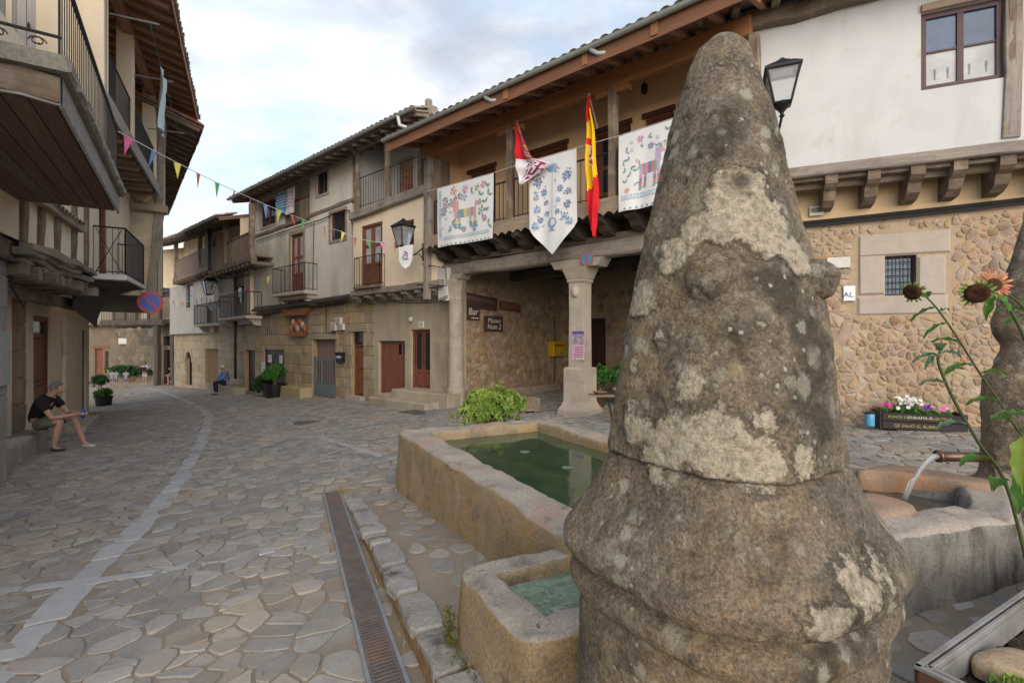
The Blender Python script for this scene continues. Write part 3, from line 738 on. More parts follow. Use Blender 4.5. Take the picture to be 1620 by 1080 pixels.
m_greyb = M('pale_grey_plaster', (0.41,0.385,0.344), (0.344,0.328,0.295), sc=1.1, bump=.5, bd=.01, bsc=40, speck=.1, stain=(0.271,0.254,0.23), ssc=.7, sa=.5, sb=.75, streak=True)
m_yel = M('yellow_plaster', (0.694,0.515,0.312), (0.605,0.443,0.267), sc=1.4, bump=.4, bd=.01, bsc=45, speck=.08, stain=(0.47,0.361,0.23), ssc=.8, sa=.52, sb=.8, streak=True)
m_cement = M('stained_cement_render', (0.45,0.388,0.312), (0.338,0.294,0.237), sc=1.3, bump=.6, bd=.012, bsc=40, speck=.14, stain=(0.25,0.206,0.156), ssc=.9, sa=.46, sb=.7, streak=True, stain2=(0.5,0.362,0.213), s2sc=1.2, s2a=.55, s2b=.7)
m_ochre = M('peeling_ochre_plaster', (0.661,0.529,0.33), (0.529,0.437,0.298), sc=2.2, bump=.9, bd=.03, bsc=30, speck=.2, stain=(0.595,0.344,0.0926), ssc=1.4, sa=.5, sb=.6, stain2=(0.397,0.344,0.265), s2sc=3.5, s2a=.56, s2b=.62)
m_ochre2 = M('pitted_tan_plaster', (0.662,0.54,0.374), (0.518,0.432,0.31), sc=2.6, bump=1, bd=.025, bsc=24, speck=.25, stain=(0.403,0.338,0.245), ssc=2, sa=.5, sb=.66)
m_ashlar = M('granite_ashlar', (0.408,0.325,0.222), (0.324,0.257,0.175), sc=3, bump=.6, bd=.01, bsc=60, speck=.2, var=.14, stain=(0.252,0.199,0.139), ssc=1.4, sa=.5, sb=.72)
m_ashlar2 = M('grey_ashlar', (0.345,0.322,0.287), (0.27,0.253,0.23), sc=3, bump=.6, bd=.01, bsc=60, speck=.2, var=.12, stain=(0.23,0.207,0.184), ssc=1.4, sa=.5, sb=.72)
m_joint = M('wall_mortar', (0.467,0.348,0.24), (0.373,0.276,0.188), sc=5, bump=.9, bd=.015, bsc=50, speck=.25)
m_jointd = M('dark_wall_mortar', (0.391,0.294,0.198), (0.299,0.219,0.15), sc=5, bump=.9, bd=.015, bsc=50, speck=.25)
m_rub = M('rubble_stone', (0.44,0.33,0.234), (0.325,0.241,0.174), sc=5, bump=.8, bd=.012, bsc=55, speck=.3, var=.22, stain=(0.261,0.158,0.0936), ssc=2.2, sa=.52, sb=.7)
m_rubd = M('dark_rubble_stone', (0.4,0.29,0.194), (0.275,0.204,0.142), sc=5, bump=.8, bd=.012, bsc=55, speck=.3, var=.22, stain=(0.163,0.116,0.089), ssc=2.2, sa=.52, sb=.7)
m_dress = M('dressed_granite', (.46,.40,.345), (.40,.345,.30), sc=5, bump=.45, bd=.006, bsc=120, speck=.25, stain=(.36,.31,.265), ssc=1.5, sa=.55, sb=.8)
m_colst = M('column_granite', (0.437,0.38,0.322), (0.345,0.299,0.259), sc=3, bump=.5, bd=.008, bsc=90, speck=.25, stain=(0.287,0.241,0.207), ssc=1.6, sa=.5, sb=.7, stain2=(0.483,0.322,0.253), s2sc=1.3, s2a=.6, s2b=.72)
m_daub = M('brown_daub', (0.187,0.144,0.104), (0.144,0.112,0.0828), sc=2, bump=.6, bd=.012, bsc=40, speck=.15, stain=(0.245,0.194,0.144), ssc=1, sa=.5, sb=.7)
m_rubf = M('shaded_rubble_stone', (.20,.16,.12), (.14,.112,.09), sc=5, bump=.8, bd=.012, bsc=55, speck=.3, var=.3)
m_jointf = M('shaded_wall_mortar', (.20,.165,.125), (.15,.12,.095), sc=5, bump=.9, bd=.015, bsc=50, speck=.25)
w_old = M('weathered_timber', (0.232,0.173,0.128), (0.143,0.105,0.078), sc=7, grain=True, bump=.8, bd=.012, bsc=45, speck=.35, stain=(0.345,0.292,0.24), ssc=3, sa=.5, sb=.7)
w_grey = M('grey_timber', (0.351,0.304,0.263), (0.236,0.203,0.176), sc=7, grain=True, bump=.8, bd=.012, bsc=45, speck=.35, stain=(0.162,0.128,0.108), ssc=3, sa=.5, sb=.7)
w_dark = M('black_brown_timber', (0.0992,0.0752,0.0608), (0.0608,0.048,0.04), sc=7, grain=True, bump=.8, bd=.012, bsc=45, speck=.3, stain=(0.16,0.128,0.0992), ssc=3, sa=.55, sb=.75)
w_red = M('reddish_timber', (0.226,0.104,0.0543), (0.158,0.0709,0.0401), sc=6, grain=True, bump=.5, bd=.006, bsc=40, speck=.25, rough=.6)
w_orange = M('orange_timber', (0.358,0.163,0.0651), (0.253,0.114,0.0488), sc=6, grain=True, bump=.5, bd=.006, bsc=40, speck=.25, rough=.6)
w_rafter = M('rafter_timber', (0.408,0.221,0.136), (0.272,0.153,0.102), sc=6, grain=True, bump=.5, bd=.006, bsc=40, speck=.3)
w_board = M('eave_boards', (0.423,0.252,0.171), (0.297,0.18,0.126), sc=5, bump=.5, bd=.006, bsc=40, speck=.3)
w_boardg = M('grey_eave_boards', (0.289,0.238,0.196), (0.196,0.162,0.136), sc=5, bump=.5, bd=.006, bsc=40, speck=.3)
w_rail = M('balcony_boards', (0.28,0.21,0.161), (0.189,0.14,0.112), sc=6, grain=True, bump=.6, bd=.006, bsc=40, speck=.35, var=.15)
w_edge = M('pale_balcony_board', (0.375,0.294,0.219), (0.263,0.2,0.15), sc=6, grain=True, bump=.6, bd=.008, bsc=40, speck=.35)
w_door = M('door_brown', (0.23,0.0878,0.0513), (0.155,0.058,0.0351), sc=6, grain=True, bump=.4, bd=.004, bsc=40, speck=.2, rough=.5)
w_doorl = M('varnished_door', (.24,.095,.04), (.155,.06,.028), sc=6, grain=True, bump=.4, bd=.004, bsc=40, speck=.25, rough=.4)
w_doord = M('dark_oxblood_door', (.058,.024,.02), (.038,.018,.015), sc=6, grain=True, bump=.4, bd=.004, bsc=40, speck=.2, rough=.5)
w_plank = M('honey_plank_door', (.26,.16,.075), (.17,.105,.055), sc=6, grain=True, bump=.5, bd=.005, bsc=40, speck=.3)
w_sill = M('pale_window_wood', (.42,.40,.38), (.32,.30,.285), sc=6, grain=True, bump=.4, bd=.005, bsc=40, speck=.2)
w_soff = M('brown_soffit', (0.212,0.133,0.102), (0.145,0.0901,0.0714), sc=5, grain=True, bump=.5, bd=.006, bsc=40, speck=.3, var=.08)
w_fasc = M('worn_fascia', (.36,.335,.31), (.25,.23,.21), sc=6, grain=True, bump=.5, bd=.006, bsc=40, speck=.3)
w_shut = M('pale_shutter_boards', (.50,.46,.44), (.40,.365,.35), sc=6, grain=True, bump=.4, bd=.005, bsc=40, speck=.15)
w_purple = M('purple_brown_frame', (.085,.04,.045), (.06,.028,.033), sc=6, grain=True, bump=.3, bd=.003, bsc=40, speck=.15, rough=.45)
m_tile = M('clay_roof_tile', (0.345,0.247,0.178), (0.259,0.19,0.144), sc=7, bump=.5, bd=.006, bsc=70, speck=.3, var=.22, stain=(0.276,0.265,0.23), ssc=4, sa=.48, sb=.62)
m_tiler = M('red_roof_tile', (.38,.18,.10), (.28,.14,.085), sc=7, bump=.5, bd=.006, bsc=70, speck=.3, var=.2, stain=(.30,.24,.18), ssc=4, sa=.55, sb=.7)
m_gut = M('zinc_gutter', (.42,.46,.44), (.33,.36,.345), sc=8, rough=.5, metal=.25, bump=.2, bd=.003)
m_blk = flat('black_iron', (.022,.022,.024), rough=.5, metal=.3)
m_rail = flat('dark_rail_iron', (.045,.04,.038), rough=.6, metal=.3)
m_lead = flat('dark_downpipe', (.035,.033,.035), rough=.5)
m_cable = flat('black_cable', (.025,.023,.022), rough=.7)
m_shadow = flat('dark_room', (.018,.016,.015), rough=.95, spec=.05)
m_lintel = M('brown_lintel', (.13,.055,.035), (.085,.038,.025), sc=6, grain=True, bump=.4, bd=.004, bsc=40, speck=.2)
m_curtain = M('white_curtain', (.70,.70,.68), (.58,.58,.57), sc=9, bump=.3, bd=.02, bsc=30, speck=.05)
m_plas = flat('off_white_plastic', (.62,.60,.56), rough=.5)
m_awn = M('brown_metal_strip', (.05,.038,.042), (.035,.028,.032), sc=9, rough=.5, bump=.2, bd=.003, spec=.4)
def glass_mat(name, c, rough=.04):
    m, nt, b = nodes(name); t_ = NT(nt); pos = t_.n('ShaderNodeNewGeometry').outputs['Position']
    t_.setin(b.inputs['Base Color'], t_.mix(t_.ramp(t_.noise(pos, 2.5, 4, .6), .35, .7), c, tuple(x*.6 for x in c)))
    b.inputs['Roughness'].default_value = rough; b.inputs['Specular IOR Level'].default_value = .35
    t_.l(t_.bump(t_.noise(pos, 3, 2, .5), .06, .02), b.inputs['Normal']); return m
m_glass = glass_mat('window_glass', (.03,.035,.045)); m_glassb = glass_mat('sky_lit_glass', (.07,.12,.22), .05); m_glassw = glass_mat('curtained_glass', (.42,.43,.44), .06)

# ------------------------------------------------------------------ building helpers
def bar(name, p0, p1, r, mat, parent, n=5, **k):
    m = MB(); m.tube([p0, p1], r, n); return m.build(name, mat, parent, **k)
_tile = {}
def tile_mesh(mat, flip):
    key = (mat.name, flip)
    if key in _tile: return _tile[key]
    V = []; fs = []; n = 6; L = .46
    for x, R in ((0, .105), (L, .088)):
        for rr in (R, R-.014):
            for k in range(n+1):
                w = math.pi*k/n; V.append((x, rr*math.cos(w), (rr*math.sin(w)*.72)*(-1 if flip else 1)+(.06 if flip else 0)))
    q = n+1
    for k in range(n):
        fs += [(k, k+1, 2*q+k+1, 2*q+k), (q+k, 3*q+k, 3*q+k+1, q+k+1), (k, q+k, q+k+1, k+1), (2*q+k, 2*q+k+1, 3*q+k+1, 3*q+k)]
    me = bpy.data.meshes.new('roof_tile'); me.from_pydata(V, [], fs); me.materials.append(mat)
    me.polygons.foreach_set('use_smooth', [True]*len(fs)); _tile[key] = me; return me
def roof(F, parent, s0, s1, oe, ze, slope, depth, mat=None, soff=None, raft=None, tiles=2, pitch=.215, rs=.5, rw=.09, rh=.11, gutter=None, fascia=None, rin=1.6, zslant=0.0, th=.05):
    """eave with boards, rafters and barrel tiles; zslant lets the eave sag along s"""
    mat = mat or m_tile; sl = math.tan(slope); zf = lambda s, o: ze+zslant*(s-s0)+(oe-o)*sl
    m = MB(); oi = oe-depth
    for (za, mi) in ((0, 0), (th, 1)):
        m.add([F.P(s0, zf(s0,oe)+za, oe), F.P(s1, zf(s1,oe)+za, oe), F.P(s1, zf(s1,oi)+za, oi), F.P(s0, zf(s0,oi)+za, oi)], [(0,1,2,3)], mi)
    for a, b in (((s0,oe),(s1,oe)),((s0,oi),(s1,oi)),((s0,oe),(s0,oi)),((s1,oe),(s1,oi))):
        m.add([F.P(a[0],zf(*a),a[1]),F.P(b[0],zf(*b),b[1]),F.P(b[0],zf(*b)+th,b[1]),F.P(a[0],zf(*a)+th,a[1])], [(0,1,2,3)], 0)
    r = m.build('roof', [soff or w_board, mat], parent)
    n = max(1, int((s1-s0)/rs))
    for i in range(n+1):
        s = s0+.06+(s1-s0-.12)*i/n+ru(-.03,.03)
        oa, ob = oe-.04, oe-rin
        beam('rafter', F.P(s, zf(s,oa)-rh/2-.003, oa), F.P(s+ru(-.02,.02), zf(s,ob)-rh/2-.003, ob), rw, rh, raft or w_rafter, r, nseg=2, jit=.006)
    up = (F.P(0, sl, -1)-F.P(0, 0, 0)).normalized(); y = F.d.copy(); z = up.cross(y).normalized()
    if z.z < 0: y = -y; z = up.cross(y).normalized()
    n = int((s1-s0)/pitch)
    for c in range(tiles):
        for i in range(n+1):
            s = s0+(i+.5)*(s1-s0)/(n+1); o = oe+.07-c*.38+ru(-.02,.02)
            for flip in ((False, True) if c == 0 else (False,)):
                ss = s+(pitch/2 if flip else 0)
                p = F.P(ss+ru(-.008,.008), zf(ss,o)+th+(.062 if not flip else .03)+.02*c, o)
                t = ru(-.04,.04); yy = (y+up*t).normalized()
                Mx = Matrix(((up.x,yy.x,z.x,p.x),(up.y,yy.y,z.y,p.y),(up.z,yy.z,z.z,p.z),(0,0,0,1)))
                obj('roof_tile', tile_mesh(mat, flip), None, r, Mx)
    if fascia: fbeam('fascia', F, (s0, zf(s0,oe)-fascia[0]/2+.02, oe+.02), (s1, zf(s1,oe)-fascia[0]/2+.02, oe+.02), .035, fascia[0], fascia[1], r, nseg=6, jit=.006)
    if gutter:
        m = MB(); V = []; fs = []; k = 7
        for s in (s0-.1, s1+.05):
            for R in (.07, .063):
                for j in range(k+1):
                    w = math.pi+math.pi*j/k; V.append(F.P(s, zf(s,oe)+.045+R*math.sin(w)+.02, oe+.11+R*math.cos(w)))
        q = k+1
        for j in range(k): fs += [(j, j+1, 2*q+j+1, 2*q+j), (q+j, 3*q+j, 3*q+j+1, q+j+1)]
        fs += [(0, q, 3*q, 2*q), (k, 2*q+k, 3*q+k, q+k)]
        m.add(V, fs); m.build('gutter', gutter, r, smooth=True)
    r['zf'] = 0; del r['zf']
    return r, zf
def window(F, R, parent, o, fm, cols=2, rows=2, depth=.12, fw=.055, glass=None, sill=None, lintel=None, bars=None, name='window', curtain=None):
    s0, s1, z0, z1 = R; e = o-depth; m = MB()
    for a in ((s0,s1,z0,z0+fw),(s0,s1,z1-fw,z1),(s0,s0+fw,z0+fw,z1-fw),(s1-fw,s1,z0+fw,z1-fw)): m.fbox(F, *a, e, e+.055)
    w = m.build(name, fm, parent)
    a, b, c, d = s0+fw, s1-fw, z0+fw, z1-fw; cw = (b-a)/cols; rh = (d-c)/rows
    for i in range(1, cols): fpart('mullion', fm, w, F, a+cw*i-fw*.5, a+cw*i+fw*.5, c, d, e+.003, e+.05)
    for j in range(1, rows):
        for i in range(cols): fpart('glazing_bar', fm, w, F, a+cw*i+(fw*.5 if i else 0), a+cw*(i+1)-(fw*.5 if i < cols-1 else 0), c+rh*j-.014, c+rh*j+.014, e+.006, e+.042)
    for i in range(cols):
        for j in range(rows):
            fpart('pane', (glass or m_glass) if not (curtain and j == 0) else curtain, w, F, a+cw*i+(fw*.5 if i else 0), a+cw*(i+1)-(fw*.5 if i < cols-1 else 0), c+rh*j+(.014 if j else 0), c+rh*(j+1)-(.014 if j < rows-1 else 0), e+.012, e+.02)
    fpart('backing', m_shadow, w, F, s0, s1, z0, z1, e-.06, e-.05)
    if sill: fpart('sill', sill, w, F, s0-.08, s1+.08, z0-.07, z0-.003, o-.1, o+.06)
    if lintel: fbeam('lintel', F, (s0-.1, z1+.055, o+.005), (s1+.1, z1+.055, o+.005), .06, .10, lintel, w, nseg=3, jit=.004)
    if bars:
        n = max(2, int((s1-s0)/bars))
        for i in range(1, n): bar('grille_bar', F.P(s0+(s1-s0)*i/n, z0, o-.03), F.P(s0+(s1-s0)*i/n, z1, o-.03), .008, m_blk, w)
        n = max(2, int((z1-z0)/bars))
        for i in range(1, n): bar('grille_bar', F.P(s0, z0+(z1-z0)*i/n, o-.03), F.P(s1, z0+(z1-z0)*i/n, o-.03), .007, m_blk, w)
    return w
def surround(F, R, parent, o, mat, w=.09, name='window_surround', t=.03):
    s0, s1, z0, z1 = R; m = MB()
    for a in ((s0-w,s1+w,z1,z1+w),(s0-w,s1+w,z0-w,z0),(s0-w,s0,z0,z1),(s1,s1+w,z0,z1)): m.fbox(F, *a, o-.02, o+t)
    return m.build(name, mat, parent)
def plank_door(F, R, parent, o, mat, n=5, depth=.15, frame=None, fw=.07, name='door', braces=False):
    s0, s1, z0, z1 = R; e = o-depth
    d = fpart(name, m_shadow, parent, F, s0, s1, z0, z1, e-.06, e-.01)
    if frame:
        for a in ((s0,s1,z1-fw,z1),(s0,s0+fw,z0,z1-fw),(s1-fw,s1,z0,z1-fw)): fpart('door_frame', frame, d, F, *a, e-.005, e+.05)
        s0, s1, z1 = s0+fw, s1-fw, z1-fw
    w = (s1-s0)/n
    for i in range(n): fbeam('plank', F, (s0+w*(i+.5), z0+.01, e+.01+ru(0,.004)), (s0+w*(i+.5), z1-.005, e+.01), w-.006, .03, mat, d, up=F.n)
    if braces:
        fbeam('brace', F, (s0+.02, z1-.1, e+.035), (s0+(s1-s0)*.45, z0+.15, e+.035), .07, .02, mat, d, up=F.n); fbeam('brace', F, (s1-.05, z0+.1, e+.035), (s0+(s1-s0)*.5, z1-.1, e+.035), .07, .02, mat, d, up=F.n)
    part('handle', m_blk, d, lambda m: m.lathe(F.P(s0+.1, z0+(z1-z0)*.48, e+.05), [(.012,-.06),(.02,0),(.012,.06)], 8))
    return d
def panel_door(F, R, parent, o, mat, leaves=1, rows=(.45,), depth=.15, glass=None, glass_from=1, fw=.07, name='door'):
    """framed door; rows are heights where rails sit, upper fields glazed when glass is given"""
    s0, s1, z0, z1 = R; e = o-depth; m = MB()
    for a in ((s0,s1,z1-fw,z1),(s0,s0+fw,z0,z1-fw),(s1-fw,s1,z0,z1-fw)): m.fbox(F, *a, e, e+.06)
    d = m.build(name, mat, parent); fpart('backing', m_shadow, d, F, s0, s1, z0, z1, e-.08, e-.06)
    a, b = s0+fw, s1-fw; lw = (b-a)/leaves; zs = [z0]+[z0+(z1-fw-z0)*r for r in rows]+[z1-fw]
    for i in range(leaves):
        l, r = a+lw*i+.004, a+lw*(i+1)-.004; st = min(.09, lw*.2); m = MB()
        m.fbox(F, l, l+st, z0, z1-fw, e-.02, e+.03); m.fbox(F, r-st, r, z0, z1-fw, e-.02, e+.03)
        for z in zs: m.fbox(F, l+st, r-st, max(z0, z-.045), min(z1-fw, z+.045), e-.02, e+.028)
        m.build('door_leaf', mat, d)
        for k in range(len(zs)-1):
            zz0, zz1 = zs[k]+.045, zs[k+1]-.045
            if glass and k >= glass_from: fpart('pane', glass, d, F, l+st, r-st, zz0, zz1, e-.004, e+.004)
            else: part('door_panel', mat, d, lambda q: q.cbox(F, l+st, r-st, zz0, zz1, e-.015, e+.02, .03))
    part('handle', m_blk, d, lambda q: q.lathe(F.P(s0+fw+.07, z0+(z1-z0)*.47, e+.05), [(.01,-.05),(.018,0),(.01,.05)], 8))
    return d
def railing(F, bal, s0, s1, z0, z1, o, sp=.11, r=.008, mat=None, hr=.018, sides=None, posts=True):
    mat = mat or m_rail
    def run(a, b):
        L = (b-a).length; n = max(1, int(L/sp))
        for i in range(n+1):
            p = a.lerp(b, i/n); rr = r*(1.6 if posts and i in (0, n) else 1); bar('bar', p+Z*z0, p+Z*z1, rr, mat, bal, 4)
        m = MB(); m.tube([a+Z*z1, b+Z*z1], hr, 6); m.build('handrail', mat, bal)
        m = MB(); m.tube([a+Z*(z0+.06), b+Z*(z0+.06)], hr*.6, 5); m.build('bottom_rail', mat, bal)
    run(F.P(s0,0,o), F.P(s1,0,o))
    if sides is not None:
        run(F.P(s0,0,o), F.P(s0,0,sides)); run(F.P(s1,0,o), F.P(s1,0,sides))
def ashlar(F, s0, s1, z0, z1, holes, parent, mat, o=0.0, rh=(.3,.42), bw=(.4,.85), g=.006, pr=.02, base=None):
    z = z0; rows = []
    while z < z1-.05:
        h = ru(*rh)
        if z1-(z+h) < .18: h = z1-z
        rows.append((z, z+h)); z += h
    for a, b in rows:
        s = s0-ru(0, .4)
        while s < s1:
            w = ru(*bw); rects = [(max(s, s0), min(s+w, s1), a, b)]; s += w
            for h in holes:
                nr = []
                for (p, q, c, d) in rects:
                    if h[0] >= q or h[1] <= p or h[2] >= d or h[3] <= c: nr.append((p,q,c,d)); continue
                    if p < h[0]: nr.append((p, h[0], c, d))
                    if q > h[1]: nr.append((h[1], q, c, d))
                    p2, q2 = max(p, h[0]), min(q, h[1])
                    if c < h[2]: nr.append((p2, q2, c, h[2]))
                    if d > h[3]: nr.append((p2, q2, h[3], d))
                rects = nr
            for (p, q, c, d) in rects:
                if q-p < .05 or d-c < .04: continue
                mb = MB(); mb.cbox(F, p+g, q-g, c+g, d-g, o-.05, o+pr+ru(-.006,.008), .014, jit=.003); mb.build('ashlar_block', mat, parent)
def rubble(F, s0, s1, z0, z1, holes, parent, mat, o=0.0, gx=.3, gy=.2, pr=.02, gap=(.012,.03), limit=300, drop=.12, key=None):
    ok = lambda p: s0+.06 < p[0] < s1-.06 and z0 < p[1] < z1-.04 and not any(h[0]-.07 < p[0] < h[1]+.07 and h[2]-.05 < p[1] < h[3]+.05 for h in holes)
    cs = voronoi(s0, s1, z0, z1, gx, gy, .46, drop, ok)
    random.shuffle(cs)
    if key: cs.sort(key=key)
    rest = MB(); f = lambda x, y, h: F.P(x, y, o+h)
    for k, (p, poly) in enumerate(cs):
        for h in list(holes)+[]:
            if h[1] <= p[0]: poly = clip(poly, h[1]+.01, 0, -1, 0)
            elif h[0] >= p[0]: poly = clip(poly, h[0]-.01, 0, 1, 0) if (h[2] < p[1] < h[3]) else poly
            if len(poly) < 3: break
            if h[3] <= p[1] and h[0] < p[0] < h[1]: poly = clip(poly, 0, h[3]+.01, 0, -1)
            if h[2] >= p[1] and h[0] < p[0] < h[1] and len(poly) > 2: poly = clip(poly, 0, h[2]-.01, 0, 1)
        if len(poly) < 3: continue
        mb = MB() if k < limit else rest; t = rnd()
        okk = stone(mb, poly, ru(*gap), ru(.1,.2), pr*ru(.3,1.3), .010, f, tone=t, tilt=.008, lumpy=.004)
        if k < limit and okk: mb.build('wall_stone', mat, parent, tone=True)
    if rest.v: rest.build('wall_stones', mat, parent, tone=True, kind='stuff')
def zigzag(F, s0, s1, zt, zb, o, th, step, amp, mat, parent, name='scalloped_board'):
    """board whose lower edge is cut in waves"""
    m = MB(); n = int((s1-s0)/step); pts = []
    for i in range(n):
        for k in range(6):
            a = k/6; pts.append((s0+step*(i+a), zb+amp*abs(math.sin(math.pi*a))))
    pts.append((s1, zb))
    for a, b in zip(pts, pts[1:]):
        m.add([F.P(a[0],a[1],o),F.P(b[0],b[1],o),F.P(b[0],zt,o),F.P(a[0],zt,o),F.P(a[0],a[1],o-th),F.P(b[0],b[1],o-th),F.P(b[0],zt,o-th),F.P(a[0],zt,o-th)], [(0,1,2,3),(4,7,6,5),(0,4,5,1),(3,2,6,7)])
    return m.build(name, mat, parent)
def bracket(F, s, o0, o1, zt, h, w, mat, parent, name='bracket', curl=True):
    """carved corbel under a floor: full depth at the wall, curved to its nose"""
    prof = [(o0, zt), (o1, zt), (o1, zt-h*.32), (o1-.06, zt-h*.42), (o1-(o1-o0)*.22, zt-h*.5), (o1-(o1-o0)*.3, zt-h*.78), (o1-(o1-o0)*.5, zt-h*.95), (o0, zt-h)]
    m = MB(); n = len(prof); V = [F.P(s-w/2+ru(-.008,.008), z, o) for o, z in prof]+[F.P(s+w/2+ru(-.008,.008), z, o) for o, z in prof]
    fs = [tuple(range(n)), tuple(n+i for i in range(n))[::-1]]+[(i, (i+1) % n, n+(i+1) % n, n+i) for i in range(n)]
    m.add(V, fs); return m.build(name, mat, parent)
def cable(name, pts, r, parent=None, mat=None, sag=.0, **k):
    P = []
    for a, b in zip(pts, pts[1:]):
        a, b = Vector(a), Vector(b); n = max(2, int((b-a).length/.35))
        for i in range(n): w = i/n; P.append(a.lerp(b, w)-Z*sag*4*w*(1-w)*(b-a).length)
    P.append(Vector(pts[-1])); m = MB(); m.tube(P, r, 5); return m.build(name, mat or m_cable, parent, smooth=True, **k)
def textmesh(name, txt, size, Mx, mat, parent, ext=.001, align='CENTER', shear=0.0):
    c = bpy.data.curves.new(name, 'FONT'); c.body = txt; c.size = size; c.align_x = align; c.align_y = 'CENTER'; c.extrude = ext; c.resolution_u = 3; c.shear = shear
    o = bpy.data.objects.new(name+'_tmp', c); COL.objects.link(o)
    me = bpy.data.meshes.new_from_object(o.evaluated_get(bpy.context.evaluated_depsgraph_get())); bpy.data.objects.remove(o)
    me.materials.clear(); return obj(name, me, mat, parent, Mx)
def fmat(F, s, z, o, roll=0.0):                                # text frame on a facade: x to the viewer's right
    n = F.n; x = Vector((-n.y, n.x, 0)); y = Z.copy()
    if roll: x, y = x*math.cos(roll)+y*math.sin(roll), y*math.cos(roll)-x*math.sin(roll)
    p = F.P(s, z, o); return Matrix(((x.x,y.x,n.x,p.x),(x.y,y.y,n.y,p.y),(x.z,y.z,n.z,p.z),(0,0,0,1)))

# ================================================================== arcade building with balcony
b1 = thing('arcade_house', 'peach plastered house with timber balcony over a stone arcade, flags and banners hung on it', 'building', F1.P(0, gz(1.5,11), 0))
sL, sR = 4.45, -3.85
ZB0, ZB1 = 3.42, 3.76                                           # lintel beam
fbeam('lintel_beam', F1, (sL+.5, 3.585, 0), (sR, 3.585, 0), .34, .33, w_grey, b1, nseg=14, jit=.018)
fbeam('lintel_beam', F1, (sL+.3, 3.83, -.03), (sR, 3.83, -.03), .26, .13, w_old, b1, nseg=12, jit=.015)
# granite column with pedestal
def sqcol(m, s, prof, o=0.0):
    for (a, z0), (b, z1) in zip(prof, prof[1:]):
        m.box8([F1.P(s+x*w, z, o+y*w) for z, w in ((z0, a), (z1, b)) for x, y in ((-1,-1),(1,-1),(1,1),(-1,1))])
g2 = gz(1.52, 11)
cb = part('column', m_colst, b1, lambda m: [sqcol(m, 0, [(.185, .98+g2), (.175, 2.2), (.18, 2.92)])])
part('pedestal', m_colst, cb, lambda m: sqcol(m, 0, [(.36, g2-.05), (.36, g2+.10), (.30, g2+.2), (.265, g2+.3), (.262, 1.0+g2), (.24, 1.04+g2)]))
part('capital', m_colst, cb, lambda m: sqcol(m, 0, [(.20, 2.92), (.215, 2.955), (.20, 2.99), (.215, 3.0), (.29, 3.22), (.30, 3.24)]))
part('cross_capital', m_colst, cb, lambda m: m.box8([F1.P(s, z, o) for z, e in ((3.243, .12), (3.42, 0)) for s, o in ((-.68+e,-.2),(.68-e,-.2),(.68-e,.2),(-.68+e,.2))]))
rock('carved_head', F1.P(0, 2.72, .19), (.085,.07,.13), m_colst, cb, amp=.18, seed=3)
def rcol(m, s, o, prof, n=18):
    c = F1.P(s, 0, o); m.lathe(c, [(r, z) for r, z in prof], n)
g1 = gz(-1.54, 13.64)+.28
c1 = part('column', m_colst, b1, lambda m: rcol(m, 4.04, .02, [(.26,g1-.5),(.26,g1+.18),(.235,g1+.22),(.215,g1+.5),(.205,1.62),(.207,1.63),(.2,2.74)]), smooth=False)
part('capital', m_colst, c1, lambda m: rcol(m, 4.04, .02, [(.215,2.742),(.225,2.79),(.215,2.83),(.24,3.0),(.30,3.26),(.30,3.3)], 8))
part('cross_capital', m_colst, c1, lambda m: m.box8([F1.P(s, z, o) for z, e in ((3.303, .1), (3.44, 0)) for s, o in ((3.6+e,-.17),(4.4,-.17),(4.4,.21),(3.6+e,.21))]))
# floor structure of the balcony
for k in range(12): bracket(F1, sL-.25-k*.72, -.2, .70, 4.165, .36, .22, w_dark, b1)
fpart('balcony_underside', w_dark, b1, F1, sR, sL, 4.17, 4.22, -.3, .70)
bal1 = fbeam('balcony', F1, (sL, 4.335, .72), (sR, 4.335, .72), .05, .235, w_edge, b1, nseg=10, jit=.005)
zigzag(F1, sR, sL, 4.29, 4.10, .768, .022, .235, .07, w_edge, bal1)
fpart('balcony_floor', w_rail, bal1, F1, sR, sL, 4.40, 4.45, -.6, .69)
OR = .66
posts = [F1.s(u, OR) for u in (808, 970, 1193)]
rails = [4.28]+posts+[sR]
for a, b in zip(rails, rails[1:]):
    a2, b2 = a-.1, b+.1
    if a2-b2 > .3: railing(F1, bal1, b2, a2, 4.45, 5.36, OR, .125, .009, m_rail, .02)
for s in posts: fbeam('post', F1, (s, 4.45, OR), (s, 6.60, OR), .17, .17, w_old, b1, up=F1.n, nseg=5, jit=.008)
for s in posts[:2]: fbeam('post_head', F1, (s-.36, 6.52, OR), (s+.36, 6.52, OR), .16, .13, w_orange, b1, nseg=2, jit=.01)
fbeam('architrave', F1, (4.62, 6.77, OR), (sR+.12, 6.77, OR), .17, .36, w_orange, b1, nseg=12, jit=.014)
for k in range(6): fbeam('side_board', F1, (4.30+.0, 4.3, .62-k*.11), (4.30, 6.6, .62-k*.11), .105, .03, w_rail, b1, up=F1.d)
fbeam('post', F1, (4.36, 4.2, .67), (4.36, 6.66, .67), .15, .15, w_grey, b1, up=F1.n, nseg=5, jit=.01)
